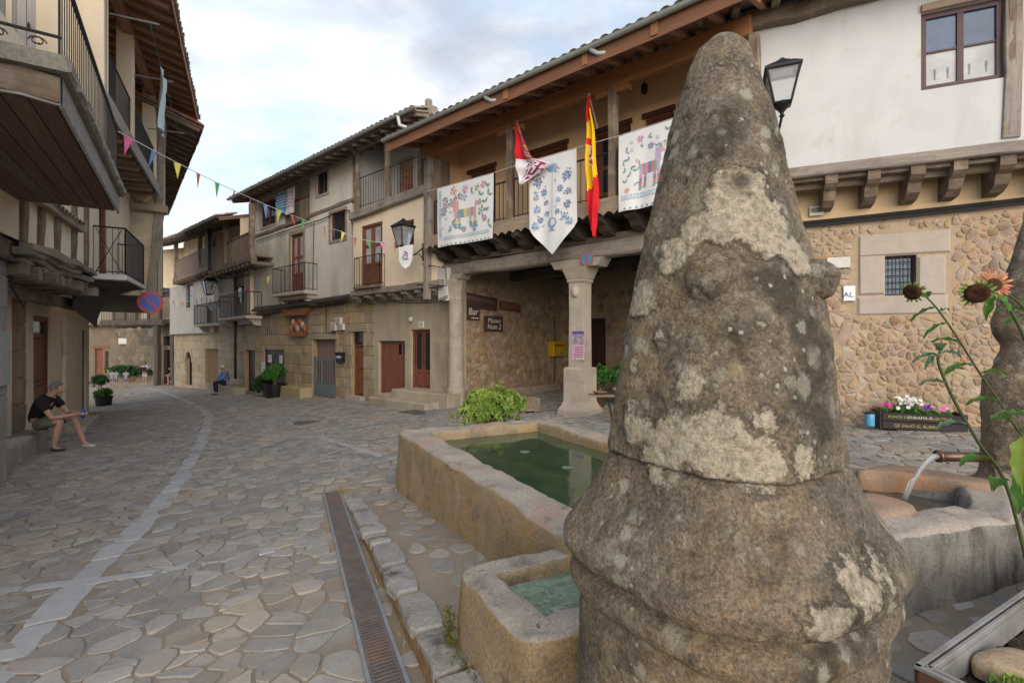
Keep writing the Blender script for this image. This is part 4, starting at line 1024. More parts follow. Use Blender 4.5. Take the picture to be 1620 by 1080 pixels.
# upper wall with doors behind the balcony
WO = -.6
doors1 = [F1.rect(u0, v0, u1, v0+125, WO) for u0, u1, v0 in ((741,784,271),(838,898,238),(939,998,201),(1019,1066,181))]
holes = [(a, b, 4.45, 6.42) for a, b, c, d in doors1]
wall(F1, sR, 4.5, 3.95, 7.62, holes, WO, .3, .22).build('upper_wall', m_peach, b1)
for h in holes:
    panel_door(F1, h, b1, WO, w_door, 2, (.3, .62), .17, m_glassw if h is holes[1] else m_glass, 1, .06)
    fbeam('door_lintel', F1, (h[0]-.04, 6.46, WO+.0), (h[1]+.04, 6.46, WO+.0), .06, .12, m_lintel, b1)
fe = F1.P(4.5, 0, .35); FE1 = Fr(fe.x, fe.y, -F1.n.x, -F1.n.y)       # end wall of the balcony
wall(FE1, 0, .97, 4.45, 7.3, [], 0, .2).build('end_wall', m_peach, b1)
r1, zf1 = roof(F1, b1, sR-.1, 4.95, 1.62, 6.84, math.radians(16), 8.6, m_tile, w_board, w_rafter, 2, .225, .62, .10, .13, m_gut, (.26, w_red), rin=2.28)
for u in (800, 925, 1035):                                       # unpainted joints of the fascia and gutter brackets
    s = F1.s(u, 1.66); fbeam('fascia_joint', F1, (s-.06, zf1(s,1.62)-.09, 1.665), (s+.06, zf1(s,1.62)-.09, 1.665), .02, .22, w_orange, r1)
for u in (768, 935):
    s = F1.s(u, 1.7); m = MB(); m.tube([F1.P(s, zf1(s,1.62)+.0, 1.72), F1.P(s-.12, zf1(s,1.62)-.10, 1.66), F1.P(s-.30, zf1(s,1.62)-.12, 1.60)], .045, 8); m.build('gutter_spout', m_gut, r1, smooth=True)
# swallow nests of mud between rafters above the architrave
m_mud = M('mud', (.20,.16,.125), (.13,.105,.085), sc=14, bump=1, bd=.02, bsc=50, speck=.3)
for k in range(26):
    s = 4.2-k*.31+ru(-.08,.08); rock('mud_infill', F1.P(s, 6.985+ru(-.02,.02), OR+.02), (ru(.07,.13), .07, ru(.05,.075)), m_mud, b1, amp=.4, seed=k, seg=10)
# arcade interior
fs_ = F1.P(4.16, 0, -.05); FS = Fr(fs_.x, fs_.y, -F1.n.x, -F1.n.y)
gsw = g1-.35
wall(FS, 0, 5.1, gsw, 4.3, [(4.72,5.05,gsw,2.5,.3)], 0, .3).build('arcade_side_wall', m_jointd, b1)
asw = b1.children[-1] if False else bpy.data.objects['arcade_side_wall']
rubble(FS, 0.02, 4.7, gsw+.5, 3.4, [], asw, m_rubd, 0, .19, .13, .022, (.004,.014), 300, .18, key=lambda c: c[0][0])
part('stone_bench', m_rubd, b1, lambda m: m.cbox(FS, .25, 4.6, gsw-.1, gsw+.42, -.02, .38, .05, jit=.01))
fpart('side_door', w_doord, b1, FS, 4.73, 5.04, gsw, 2.48, -.25, -.2)
bw = F1.P(4.5, 0, -5.1); FB = Fr(bw.x, bw.y, -F1.d.x, -F1.d.y)
wall(FB, 0, 8.6, gsw-.2, 4.3, [(1.0,2.2,gsw-.2,2.4,.25),(3.2,4.3,gsw-.2,2.45,.25)], 0, .3).build('arcade_back_wall', m_jointd, b1)
rubble(FB, 0.02, 5.5, gsw, 3.4, [(1.0,2.2,gsw-.2,2.4),(3.2,4.3,gsw-.2,2.45)], bpy.data.objects['arcade_back_wall'], m_rubd, 0, .3, .2, .02, (.012,.03), 200, .1)
plank_door(FB, (1.0,2.2,gsw-.2,2.4), b1, 0, w_doord, 7, .12); plank_door(FB, (3.2,4.3,gsw-.2,2.45), b1, 0, w_doord, 6, .12)
fw_ = F1.P(sR, 0, -.1); FW = Fr(fw_.x, fw_.y, -F1.n.x, -F1.n.y)
m = MB(); m.add([F1.P(sR, gsw-.2, -.25), F1.P(sR, gsw-.2, -5.1), F1.P(sR, 4.3, -5.1), F1.P(sR, 4.3, -.25)], [(0,1,2,3)]); m.build('arcade_end_wall', m_jointd, b1)
fpart('arcade_ceiling', w_dark, b1, F1, sR, 4.3, 4.05, 4.12, -5.1, -.12)
for k in range(6): fbeam('ceiling_beam', F1, (4.0-k*1.45, 3.92, -.1), (4.0-k*1.45, 3.92, -5.0), .2, .24, w_dark, b1, nseg=4, jit=.012)
fbeam('ceiling_beam', F1, (4.2, 3.66, -2.5), (sR, 3.66, -2.5), .26, .28, w_dark, b1, nseg=6, jit=.012)
m = MB(); m.add([F1.P(4.5, 4.0, -6.4), F1.P(sR, 4.0, -6.4), F1.P(sR, 9.0, -6.4), F1.P(4.5, 9.0, -6.4)], [(0,1,2,3)]); m.build('unseen_rear_wall', m_peach, b1)  # unseen, added behind the arcade house to block the sun

# ================================================================== white house on the right
rh = thing('white_house', 'white plastered house with jettied upper floor over a rubble stone ground floor', 'building', FR.P(2, gz(6,8), 0))
UO = .55; gR = gz(6, 8)
win = FR.rect(1457, 12, 1590, 155, UO); win = (win[0], win[1], 5.37, 6.52)
wall(FR, -.35, 6.5, 4.4, 7.3, [win], UO, .3, .16).build('upper_wall', m_white, rh)
m = MB(); m.add([FR.P(-.35,4.4,UO),FR.P(-.35,7.3,UO),FR.P(-.35,7.3,-1.5),FR.P(-.35,4.4,-1.5)], [(0,1,2,3)]); m.build('side_wall', m_white, rh)
w = window(FR, win, rh, UO, w_purple, 2, 2, .1, .075, m_glassb, curtain=m_glassw)
fbeam('lintel', FR, (win[0]-.0, win[3]+.06, UO+.01), (win[1]+.12, win[3]+.07, UO+.01), .08, .12, w_edge, w, nseg=3, jit=.008)
fbeam('frame_post', FR, (win[1]+.07, win[2], UO+.0), (win[1]+.07, win[3], UO+.0), .10, .08, w_old, w, up=FR.n, nseg=3, jit=.008)
# little flowers stitched on the curtain
m_stitch = flat('curtain_stitch', (.30,.30,.38))
for fs_x in (.2, .36, .62, .82):
    s = win[0]+(win[1]-win[0])*fs_x; m = MB()
    m.fbox(FR, s-.006, s+.006, win[2]+.16, win[2]+.27, UO-.075, UO-.070)
    for k in range(3): z = win[2]+.25+k*.025; m.fbox(FR, s-.016+.003*k, s+.016-.003*k, z, z+.016, UO-.075, UO-.0705)
    m.build('curtain_flower', m_stitch, w)
s = FR.s(1597, UO); fbeam('timber_post', FR, (s, 4.5, UO-.02), (s+.08, 7.3, UO-.02), .2, .1, w_grey, rh, up=FR.n, nseg=6, jit=.012)
fbeam('jetty_beam', FR, (-.4, 4.34, UO+.0), (6.5, 4.34, UO+.0), .2, .17, w_grey, rh, nseg=12, jit=.008)
fpart('jetty_boards', w_old, rh, FR, -.3, 6.5, 4.2, 4.25, -.1, UO-.02)
fbeam('jetty_beam', FR, (-.3, 4.17, UO-.22), (6.5, 4.17, UO-.22), .12, .12, w_old, rh, nseg=10, jit=.014)
for u in (1312, 1378, 1446, 1512, 1585, 1668):
    s = FR.s(u, .4); bracket(FR, s, -.1, UO+.04, 4.27, .48, .17, w_old, rh)
sw = FR.rect(1400, 404, 1450, 467, 0)
hs = [sw]; zj = 3.62
wall(FR, -.3, 6.5, gR-.3, 4.3, hs, 0, .35, .2).build('ground_floor_wall', m_joint, rh)
gw = bpy.data.objects['ground_floor_wall']
wall(FR, -.3, 6.5, zj, 4.2, [], .012, .02, back=False).build('plaster_band', m_yel, rh)
jb = [sw, FR.rect(1357, 368, 1504, 404, 0), FR.rect(1357, 404, 1400, 467, 0), FR.rect(1450, 404, 1497, 467, 0), FR.rect(1355, 467, 1500, 498, 0)]
for i, h in enumerate(jb[1:]):
    part('dressed_block', m_dress, rh, lambda m: m.cbox(FR, h[0]+.004, h[1]-.004, h[2]+.004, h[3]-.004, -.05, .03, .03, jit=.006))
window(FR, sw, rh, 0, m_blk, 1, 1, .16, .03, m_glassb, bars=.1, name='barred_window')
rubble(FR, -.2, 5.6, gR-.1, zj-.05, jb, gw, m_rub, 0, .125, .08, .011, (.002,.022), 300, .3, key=lambda c: c[0][0])
rr, zfr = roof(FR, rh, -.9, 6.8, 1.25, 6.98, math.radians(15), 6, m_tile, w_boardg, w_old, 1, .23, .55, .12, .12, None, None, rin=1.0)
fbeam('eave_beam', FR, (-.45, 6.90, UO+.08), (2.2, 7.02, UO+.08), .2, .28, w_old, rh, nseg=8, jit=.04)
# cable bundle and plaques on the ground floor
for k, dz in enumerate((0, .035, .06, -.03)):
    cable('cable', [FR.P(x, z+dz, .035+.008*k) for x, z in ((-.25, 3.57), (1.2, 3.60), (2.6, 3.64), (4.2, 3.70), (6.3, 3.76))], .016, rh)
def plaque(name, F, R, o, mat, label, cat='plaque', th=.025, **k):
    t_ = MB(); t_.cbox(F, *R, o, o+th, .006); return t_.build(name, mat, None, label=label, cat=cat, **k)
plaque('wall_plaque', FR, FR.rect(1308, 407, 1345, 424, .03), .02, m_plas, 'blank white marble plaque on the rubble wall beside the pinnacle')
t_ = plaque('sensor_box', FR, FR.rect(1280, 327, 1302, 342, .03), .03, m_plas, 'small cream box above the cable at the corner of the white house', 'box', .05)
part('face_plate', flat('grey_label', (.25,.24,.22)), t_, lambda m: m.fbox(FR, *[(lambda R: (R[0]+.02, R[1]-.02, R[2]+.05, R[3]-.03))(FR.rect(1280, 327, 1302, 342, .03))][0], .079, .083))
pb = FR.rect(1334, 452, 1353, 476, .03); m_enam = flat('white_enamel', (.75,.76,.78), rough=.25)
t_ = plaque('street_sign', FR, pb, .02, m_enam, 'white enamel wall sign with blue letters half hidden behind the stone knob', 'sign')
m_bluet = flat('blue_paint', (.03,.09,.35)); textmesh('lettering', 'AL', .12, fmat(FR, pb[1]-.1, pb[2]+.1, .049), m_bluet, t_)
fbeam('corner_board', FR, (-.12, gR+1.2, .04), (-.14, zj, .04), .18, .05, w_fasc, rh, up=FR.n, nseg=3, jit=.008)
# ================================================================== long plastered house in the middle
b2 = thing('long_plastered_house', 'long three storey house with weathered plaster, open gallery and stone ground floor', 'building', F2.P(6, gz(-6,17.5), 0))
def g2z(s): p = F2.P(s, 0, 0); return gz(p.x, p.y)
sE = F2.s(404); sM = F2.s(556, .1); UO2 = .10; JO = .38
d_gate = F2.rect(495, 537, 531, 628); d_wood = F2.rect(557, 525, 575, 627); d_gar = F2.rect(599, 539, 641, 633); d_iron = F2.rect(650, 521, 681, 614); w_brd = F2.rect(418, 553, 450, 606)
holes = [d_gate, d_wood, d_gar, d_iron, w_brd]
zt = F2.hit(552, 466)[1]
sC = F2.s(593)
wall(F2, sC, sE, -1.2, zt+.35, holes, 0, .4, .2).build('ground_floor_wall', m_jointd, b2); gw2 = bpy.data.objects['ground_floor_wall.001']
wall(F2, .0, sC, -1.2, 3.6, holes, .012, .4, .2).build('rendered_wall', m_cement, b2)
lint = (d_gate[0]-.15, d_gate[1]+.15, d_gate[3], d_gate[3]+.24)
lint2 = (d_wood[0]-.3, d_wood[1]+.25, d_wood[3], d_wood[3]+.28)
ashlar(F2, sC, sE, g2z(12)-.1, zt+.3, holes+[lint, lint2], gw2, m_ashlar, 0, (.32,.46), (.35,.8))
part('door_lintel', m_ashlar, gw2, lambda m: m.cbox(F2, lint[0]+.005, lint[1]-.005, lint[2]+.004, lint[3]-.004, -.05, .035, .015)); part('door_lintel', m_ashlar, gw2, lambda m: m.cbox(F2, lint2[0]+.005, lint2[1]-.005, lint2[2]+.004, lint2[3]-.004, -.05, .035, .015))
# doors of the ground floor
gd = plank_door(F2, d_gate, b2, 0, M('pinkish_door', (.28,.19,.175), (.2,.135,.125), grain=True, sc=6), 6, .2, name='door')
gt = fpart('iron_gate', m_steel, b2, F2, d_gate[0]+.02, d_gate[1]-.02, d_gate[2]+.02, d_gate[2]+.5, -.06, -.03)
m_gate = flat('blue_grey_iron', (.17,.21,.235), rough=.5, metal=.3); gt.data.materials[0] = m_gate
for k in range(9):
    s = d_gate[0]+.05+(d_gate[1]-d_gate[0]-.1)*k/8; bar('bar', F2.P(s, d_gate[2]+.5, -.04), F2.P(s, d_gate[3]-.62, -.04), .014 if k not in (0, 5, 8) else .04, m_gate, gt)
for z in (d_gate[2]+.55, d_gate[3]-.75): bar('rail', F2.P(d_gate[0]+.03, z, -.04), F2.P(d_gate[1]-.03, z, -.04), .015, m_gate, gt)
dw = panel_door(F2, (d_wood[0], d_wood[1], d_wood[2], d_wood[3]-.42), b2, 0, w_doorl, 1, (.5,), .16, None, 1, .05)
window(F2, (d_wood[0], d_wood[1], d_wood[3]-.40, d_wood[3]), b2, 0, w_doord, 1, 1, .16, .04, m_glass, bars=.12, name='fanlight')
gdr = plank_door(F2, d_gar, b2, 0, w_door, 11, .12, name='garage_door')
for k in (0, 1):
    s = d_gar[0]+.06+k*.24; fpart('vent_opening', m_shadow, gdr, F2, s, s+.13, d_gar[3]-.42, d_gar[3]-.1, -.11, -.087)
di = panel_door(F2, d_iron, b2, 0, w_door, 2, (.3,), .14, m_glass, 1, .06)
for k in range(9):
    s = d_iron[0]+.1+(d_iron[1]-d_iron[0]-.2)*k/8; bar('grille_bar', F2.P(s, d_iron[2]+.65, -.10), F2.P(s, d_iron[3]-.12, -.10), .008, m_blk, di)
bw_ = plank_door(F2, w_brd, b2, 0, w_doord, 5, .1, w_doord, .08, 'boarded_window', braces=True)
m_paper = flat('notice_paper', (.70,.73,.78), rough=.8)
for k, (u0, v0, u1, v1) in enumerate(((424,561,430,573),(442,562,447,574),(417,573,423,588))):
    R = F2.rect(u0, v0, u1, v1, -.05); o_ = -.052 if k < 2 else .04
    nt_ = MB(); nt_.fbox(F2, *R, o_, o_+.004); no = nt_.build('paper_notice', m_paper, None, label=('left paper notice on the boarded window', 'right paper notice on the boarded window', 'paper notice pinned to the stone left of the boarded window')[k], cat='notice', group='notices at the boarded window')
    part('print', flat('print_grey', (.3,.32,.36)), no, lambda m: [m.fbox(F2, R[0]+.03, R[1]-.03, R[3]-.08-j*.07, R[3]-.055-j*.07, o_+.004, o_+.006) for j in range(max(1, int((R[3]-R[2]-.1)/.07)))])
# upper plaster, left half
zA = F2.hit(552, 463, UO2)[1]; zAl = F2.hit(405, 486, UO2)[1]
wl_ = [F2.rect(523, 335, 547, 379, UO2), F2.rect(460, 370, 480, 463, UO2), F2.rect(501, 266, 519, 307, UO2), F2.rect(413, 317, 437, 357, UO2), F2.rect(449, 284, 490, 356, UO2)+(.9,)]
eA = F2.hit(650, 182, .95); eB = F2.hit(400, 303, .95); sl2 = (eB[1]-eA[1])/(eB[0]-eA[0])
zE = lambda s: eA[1]+sl2*(s-eA[0])
wall(F2, sM, sE, zAl+.02, zE(8)+.6, wl_, UO2, .4, .16).build('plaster_wall', m_grey, b2)
for i, R in enumerate((wl_[0], wl_[2], wl_[3])):
    window(F2, R, b2, UO2, w_door, 2 if i else 1, 1 if i else 1, .1, .05, m_glass, bars=None if i < 2 else .16); surround(F2, R, b2, UO2, w_sill if i else w_edge, .09)
panel_door(F2, wl_[1], b2, UO2, w_door, 2, (.33, .62), .1, m_glassw, 1, .05, 'balcony_door'); surround(F2, wl_[1], b2, UO2, w_edge, .12, 'door_surround', .02)
lg = wl_[4]; fpart('loggia_back', m_grey, b2, F2, lg[0], lg[1], lg[2], lg[3], UO2-.95, UO2-.9)
lr = fpart('loggia_rail', w_door, b2, F2, lg[0], lg[1], lg[2]+.95, lg[2]+1.02, UO2-.08, UO2)
n = 14
for k in range(n): a = lg[0]+(lg[1]-lg[0])*k/n; fbeam('baluster', F2, (a+.04, lg[2], UO2-.05), (a+.04, lg[2]+.95, UO2-.05), .075, .03, w_rail, lr, up=F2.n)
fp = F2.hit(558, 316, UO2); fq = F2.hit(404, 375, UO2)
fbeam('floor_beam', F2, (fp[0], fp[1], UO2+.01), (fq[0], fq[1], UO2+.01), .06, .13, w_old, b2, nseg=10, jit=.012)
# brown metal strip above the ground floor
sa, sb = F2.s(553, .2), F2.s(404, .2)
m = MB(); 
for k in range(40):
    a = sa+(sb-sa)*k/40; b = sa+(sb-sa)*(k+1)/40; za, zb = [F2.hit(552, 462, .3)[1]-.02+(zAl-zA)*.9*x/40 for x in (k, k+1)]
    m.add([F2.P(a, za, UO2), F2.P(b, zb, UO2), F2.P(b, zb-.1, .36), F2.P(a, za-.1, .36), F2.P(a, za-.22+(.03 if k % 2 else 0), .37), F2.P(b, zb-.22+(.03 if k % 2 == 0 else 0), .37)], [(0,1,2,3),(3,2,5,4)])
m.build('metal_strip', m_awn, b2)
# small iron balcony
R = F2.rect(429, 428, 481, 468, .5); bz = R[2]+.12
sb0, sb1 = F2.s(482, .6), F2.s(430, .6)
bl = part('iron_balcony', m_dress, b2, lambda m: m.cbox(F2, sb0, sb1, bz-.13, bz, UO2-.02, .62, .02)); 
part('balcony_moulding', m_dress, bl, lambda m: m.cbox(F2, sb0+.12, sb1-.12, bz-.28, bz-.133, UO2-.02, .45, .05))
for s in (sb0+.3, sb1-.3): bracket(F2, s, 0, .4, bz-.29, .25, .2, m_dress, bl, 'corbel')
railing(F2, bl, sb0+.04, sb1-.04, bz, bz+1.0, .58, .12, .009, m_blk, .018, UO2)
# right half: jettied first floor with open gallery above
ja, jb_ = F2.s(690, JO), F2.s(559, JO)
bm0 = F2.hit(560, 345, JO); bm1 = F2.hit(668, 303, JO)
zG = (bm0[1]+bm1[1])/2; zS = F2.hit(600, 455, JO)[1]
dbl = F2.rect(572, 354, 605, 456, JO); dbl = (dbl[0], dbl[1], zS+.1, dbl[3]); wn_ = F2.rect(625, 350, 655, 390, JO)
wall(F2, ja, jb_, zS, zG+.1, [dbl, wn_], JO, .35, .14).build('cream_wall', m_cream, b2)
panel_door(F2, dbl, b2, JO, w_door, 2, (.36, .68), .08, m_glassw, 1, .06, 'balcony_door'); window(F2, wn_, b2, JO, w_door, 2, 1, .08, .06, m_glass)
gb = fpart('window_guard', w_old, b2, F2, dbl[0]-.15, dbl[1]+.15, zS+.0, zS+.08, JO, JO+.22); railing(F2, gb, dbl[0]-.12, dbl[1]+.12, zS+.08, zS+1.0, JO+.19, .13, .008, m_rail, .014, JO)
fbeam('sill_beam', F2, (ja-.3, zS-.09, JO+.02), (jb_, zS-.09, JO+.02), .2, .2, w_grey, b2, nseg=8, jit=.015)
for k in range(7): bracket(F2, ja+.15+(jb_-ja-.3)*k/6, -.05, JO+.05, zS-.19, .24, .22, w_grey, b2, 'joist_end')
fpart('jetty_underside', w_old, b2, F2, ja-.2, jb_, zS-.22, zS-.2, -.02, JO-.1)
fbeam('gallery_beam', F2, (ja-.1, bm1[1]+.03, JO+.03), (jb_, bm0[1]+.03, JO+.03), .26, .26, w_grey, b2, nseg=8, jit=.012)
gf = zG+.16; 
gl0, gl1 = F2.s(668, JO), F2.s(566, JO)
gb2 = fpart('gallery_floor', w_old, b2, F2, ja, jb_, zG+.02, gf-.02, -1.0, JO-.1)
railing(F2, gb2, gl0+.05, gl1-.05, gf, gf+.98, JO, .135, .008, m_rail, .016)
for u, w_ in ((567, .13), (614, .15), (668, .2)):
    s = F2.s(u, JO); fbeam('post', F2, (s, gf-.1, JO+.01), (s+ru(-.03,.03), zE(s)+.18, JO+.01), w_, w_, w_old, b2, up=F2.n, nseg=5, jit=.012)
s = F2.s(559, .3); fbeam('post', F2, (s, gf-.25, .16), (s+.03, zE(s)+.1, .16), .2, .12, w_old, b2, up=F2.n, nseg=4, jit=.015)
s = F2.s(677, JO+.05); fbeam('corner_post', F2, (s, zS-.5, JO+.1), (s-.05, gf+2.4, JO+.05), .17, .17, w_grey, b2, up=F2.n, nseg=6, jit=.012)
fpart('corner_panel', m_white, b2, F2, .05, F2.s(690, JO)-.05, zS-.55, zS+.35, -.1, JO-.03)
gd_ = F2.rect(626, 248, 652, 305, -.7); gd_ = (gd_[0], gd_[1], gf, gd_[3])
wall(F2, ja, jb_+.4, gf, zE(3)+.9, [gd_], -.75, .2, .12).build('gallery_wall', m_white, b2)
m_brick = M('bare_brick', (.46,.24,.15), (.36,.18,.11), sc=6, var=.25, bump=.5, bd=.006, bsc=60, speck=.2)
bk = fpart('brick_infill', m_joint, b2, F2, gd_[0], gd_[1], gd_[2], gd_[3], -.95, -.88)
z = gd_[2]; r_ = 0
while z < gd_[3]-.06:
    s = gd_[0]-(.12 if r_ % 2 else 0)
    while s < gd_[1]:
        a, b = max(s, gd_[0]), min(s+.235, gd_[1])
        if b-a > .05: part('brick', m_brick, bk, lambda m: m.cbox(F2, a+.006, b-.006, z+.006, z+.075, -.89, -.87, .005))
        s += .24
    z += .082; r_ += 1
m = MB(); m.add([F2.P(jb_+.0, gf, JO-.1), F2.P(jb_, gf, -.75), F2.P(jb_, zE(3)+.9, -.75), F2.P(jb_, zE(3)+.4, JO-.1)], [(0,1,2,3)]); m.build('gallery_end_wall', m_white, b2)
fbeam('wall_plate', F2, (ja, zE(ja)+.2, JO+.02), (jb_, zE(jb_)+.2, JO+.02), .22, .24, w_grey, b2, nseg=8, jit=.014)
fbeam('wall_plate', F2, (jb_, zE(jb_)+.19, .14), (sE, zE(sE)+.19, .14), .2, .22, w_grey, b2, nseg=12, jit=.014)
r2, zf2 = roof(F2, b2, .55, sE+.05, .98, zE(.55)+.02, math.radians(16), 7.5, m_tile, w_boardg, w_old, 2, .225, .5, .09, .11, m_gut, None, rin=1.15, zslant=sl2)
m = MB(); m.tube([F2.P(1.15, zf2(1.15,.98)+.0, 1.1), F2.P(1.1, zf2(1.15,.98)-.25, 1.08), F2.P(.75, zf2(1.15,.98)-.42, 1.0), F2.P(.45, zf2(1.15,.98)-.5, .95)], .05, 8); m.build('gutter_spout', flat('white_gutter', (.6,.6,.62)), r2, smooth=True)
m = MB(); m.add([F2.P(0.5, 0, -6.3), F2.P(sE, 0, -6.3), F2.P(sE, 9.8, -6.3), F2.P(.5, 10.2, -6.3)], [(0,1,2,3)]); m.build('unseen_rear_wall', m_grey, b2)  # unseen back of the house, put in to stop light
m = MB(); m.add([F2.P(.55, 3.6, JO), F2.P(.55, 3.6, -6.3), F2.P(.55, zE(.5)+2, -6.3), F2.P(.55, zE(.5)+.2, JO)], [(0,1,2,3)]); m.build('end_wall', m_white, b2)
# stoop and stone seats
def stoneblock(name, F, R, o0, o1, mat, parent=None, b=.03, **k):
    t_ = MB(); t_.cbox(F, R[0], R[1], R[2], R[3], o0, o1, b, jit=.01); return t_.build(name, mat, parent, **k)
stp = thing('stone_steps', 'worn stone steps before the iron grille door and round column', 'steps', F2.P(1.5, g2z(1.5), .5))
s0, s1 = F2.s(741, .3), F2.s(655, .3); zz = d_iron[2]-.02
part('step', m_cement, stp, lambda m: m.cbox(F2, -.25, d_iron[1]+.25, g2z(1)-.3, zz, -.02, .55, .04, jit=.012))
part('step', m_cement, stp, lambda m: m.cbox(F2, .1, d_iron[1]+.75, g2z(1)-.3, zz-.22, .56, 1.0, .05, jit=.012))
part('step', m_cement, stp, lambda m: m.cbox(F2, d_iron[1]+.26, d_iron[1]+.8, g2z(1)-.3, zz-.16, -.02, .55, .05, jit=.012))
fpart('threshold', m_dress, b2, F2, d_wood[0]-.1, d_wood[1]+.1, d_wood[2]-.2, d_wood[2]+.02, -.1, .2)
R = F2.rect(445, 611, 483, 630, .3); stoneblock('block_bench', F2, (R[0], R[1], g2z(8)-.2, R[3]), .03, .5, m_ashlar, label='low stone block seat between the boarded window and the iron gate', cat='stone seat')
# objects fixed to this front
pq = F2.rect(453, 489, 490, 532, .1); tq = thing('terracotta_plaque', 'arched terracotta relief plaque with small roof on the ashlar wall', 'plaque', F2.P((pq[0]+pq[1])/2, pq[2], .03))
m_terra = M('terracotta', (.38,.15,.075), (.26,.10,.055), sc=12, bump=.7, bd=.01, bsc=60, speck=.25); m_terrap = M('pale_relief', (.50,.33,.22), (.36,.28,.22), sc=16, bump=.8, bd=.01, bsc=60, speck=.2)
cx_ = (pq[0]+pq[1])/2; hw = (pq[1]-pq[0])/2
part('panel', M('dark_relief_ground', (.17,.14,.12), (.12,.10,.09), sc=12), tq, lambda m: m.fbox(F2, cx_-hw*.78, cx_+hw*.78, pq[2]+.12, pq[3]-.25, .02, .07))
part('canopy', m_terra, tq, lambda m: m.box8([F2.P(s, z, o) for z, e in ((pq[3]-.25, .8), (pq[3], 1.12)) for s, o in ((cx_-hw*e,.02),(cx_+hw*e,.02),(cx_+hw*e,.12+.12*e),(cx_-hw*e,.12+.12*e))]))
part('ledge', m_terra, tq, lambda m: m.box8([F2.P(s, z, o) for z, e in ((pq[2], .6), (pq[2]+.17, .8)) for s, o in ((cx_-hw*e,.02),(cx_+hw*e,.02),(cx_+hw*e,.2),(cx_-hw*e,.2))]))
for k in range(7): rock('relief_figure', F2.P(cx_+(k-3)*hw*.2, pq[2]+.32+.12*(k % 3), .09), (.09,.05,.15), m_terrap if k % 2 else m_terra, tq, amp=.4, seed=k, seg=10)
mbx = F2.rect(533, 557, 543, 573, .1); tb = thing('letter_box', 'small black letter box on the stone pier left of the varnished door', 'letter box', F2.P(mbx[0], mbx[2], .03))
part('box', m_blk, tb, lambda m: m.cbox(F2, mbx[0], mbx[1], mbx[2], mbx[3]-.06, .03, .16, .015)); part('lid', m_blk, tb, lambda m: m.cbox(F2, mbx[0]-.02, mbx[1]+.02, mbx[3]-.06, mbx[3], .03, .19, .02)); part('label_plate', m_plas, tb, lambda m: m.fbox(F2, mbx[0]+.05, mbx[1]-.08, mbx[3]-.2, mbx[3]-.13, .158, .164))
for k, (u0, v0, u1, v1, lab) in enumerate(((525,510,533,523,'left white meter box above the iron gate'),(531,502,541,512,'upper white meter box above the iron gate'),(537,512,545,522,'right grey meter box above the iron gate'))):
    R = F2.rect(u0, v0, u1, v1, .05); o = MB(); o.cbox(F2, *R, .03, .12, .01); o = o.build('meter_box', m_plas, None, label=lab, cat='meter box', group='meter boxes'); part('cover', m_dress, o, lambda m: m.fbox(F2, R[0]+.03, R[1]-.03, R[2]+.04, R[3]-.04, .12, .126))
R = F2.rect(423, 518, 441, 527, .03); o = MB(); o.fbox(F2, *R, .01, .04); o = o.build('vent_grille', m_shadow, b2); [fpart('slat', m_dress, o, F2, R[0]+(R[1]-R[0])*k/6, R[0]+(R[1]-R[0])*(k+.5)/6, R[2], R[3], .041, .05) for k in range(6)]
R = F2.rect(661, 508, 669, 519, .05); o = MB(); o.cbox(F2, *R, .015, .04, .008); o = o.build('house_number', m_plas, None, label='white house number tile above the iron grille door', cat='number tile'); part('digit', m_bluet, o, lambda m: m.fbox(F2, R[0]+.07, R[0]+.1, R[2]+.05, R[3]-.05, .04, .043))
R = F2.rect(645, 499, 656, 508, .05); o = MB(); o.lathe(F2.P((R[0]+R[1])/2, R[2], .07), [(.05,0),(.07,.06),(.05,.12)], 10); o.build('wall_lamp', m_plas, None, label='small round white wall lamp above the grille door', cat='lamp')
# cables along the front
for dz, r_ in ((0,.016),(.05,.012)):
    cable('cable', [F2.P(*F2.hit(u, v, .45)[:1], F2.hit(u, v, .45)[1]+dz, .45) for u, v in ((708,470),(690,478),(640,479),(600,474))]+[F2.P(*F2.hit(u, v, .1)[:1], F2.hit(u, v, .1)[1]+dz, .1) for u, v in ((552,478),(500,486),(440,494),(406,502))], r_, b2, sag=.01)
cable('cable', [F2.P(F2.hit(u, v, .2)[0], F2.hit(u, v, .2)[1], .17) for u, v in ((556,355),(551,332),(540,333),(505,348),(460,362),(404,381))], .02, b2)
cable('cable', [F2.P(F2.hit(u, v, .13)[0], F2.hit(u, v, .13)[1], .14) for u, v in ((497,352),(496,400),(495,470))], .012, b2)
cable('cable', [F2.P(F2.hit(u, v, .06)[0], F2.hit(u, v, .06)[1], .06) for u, v in ((516,482),(516,526),(531,527))], .012, b2)
cable('cable', [F2.P(F2.hit(u, v, .5)[0], F2.hit(u, v, .5)[1], .5) for u, v in ((668,418),(705,424),(706,452),(660,450))], .014, b2)

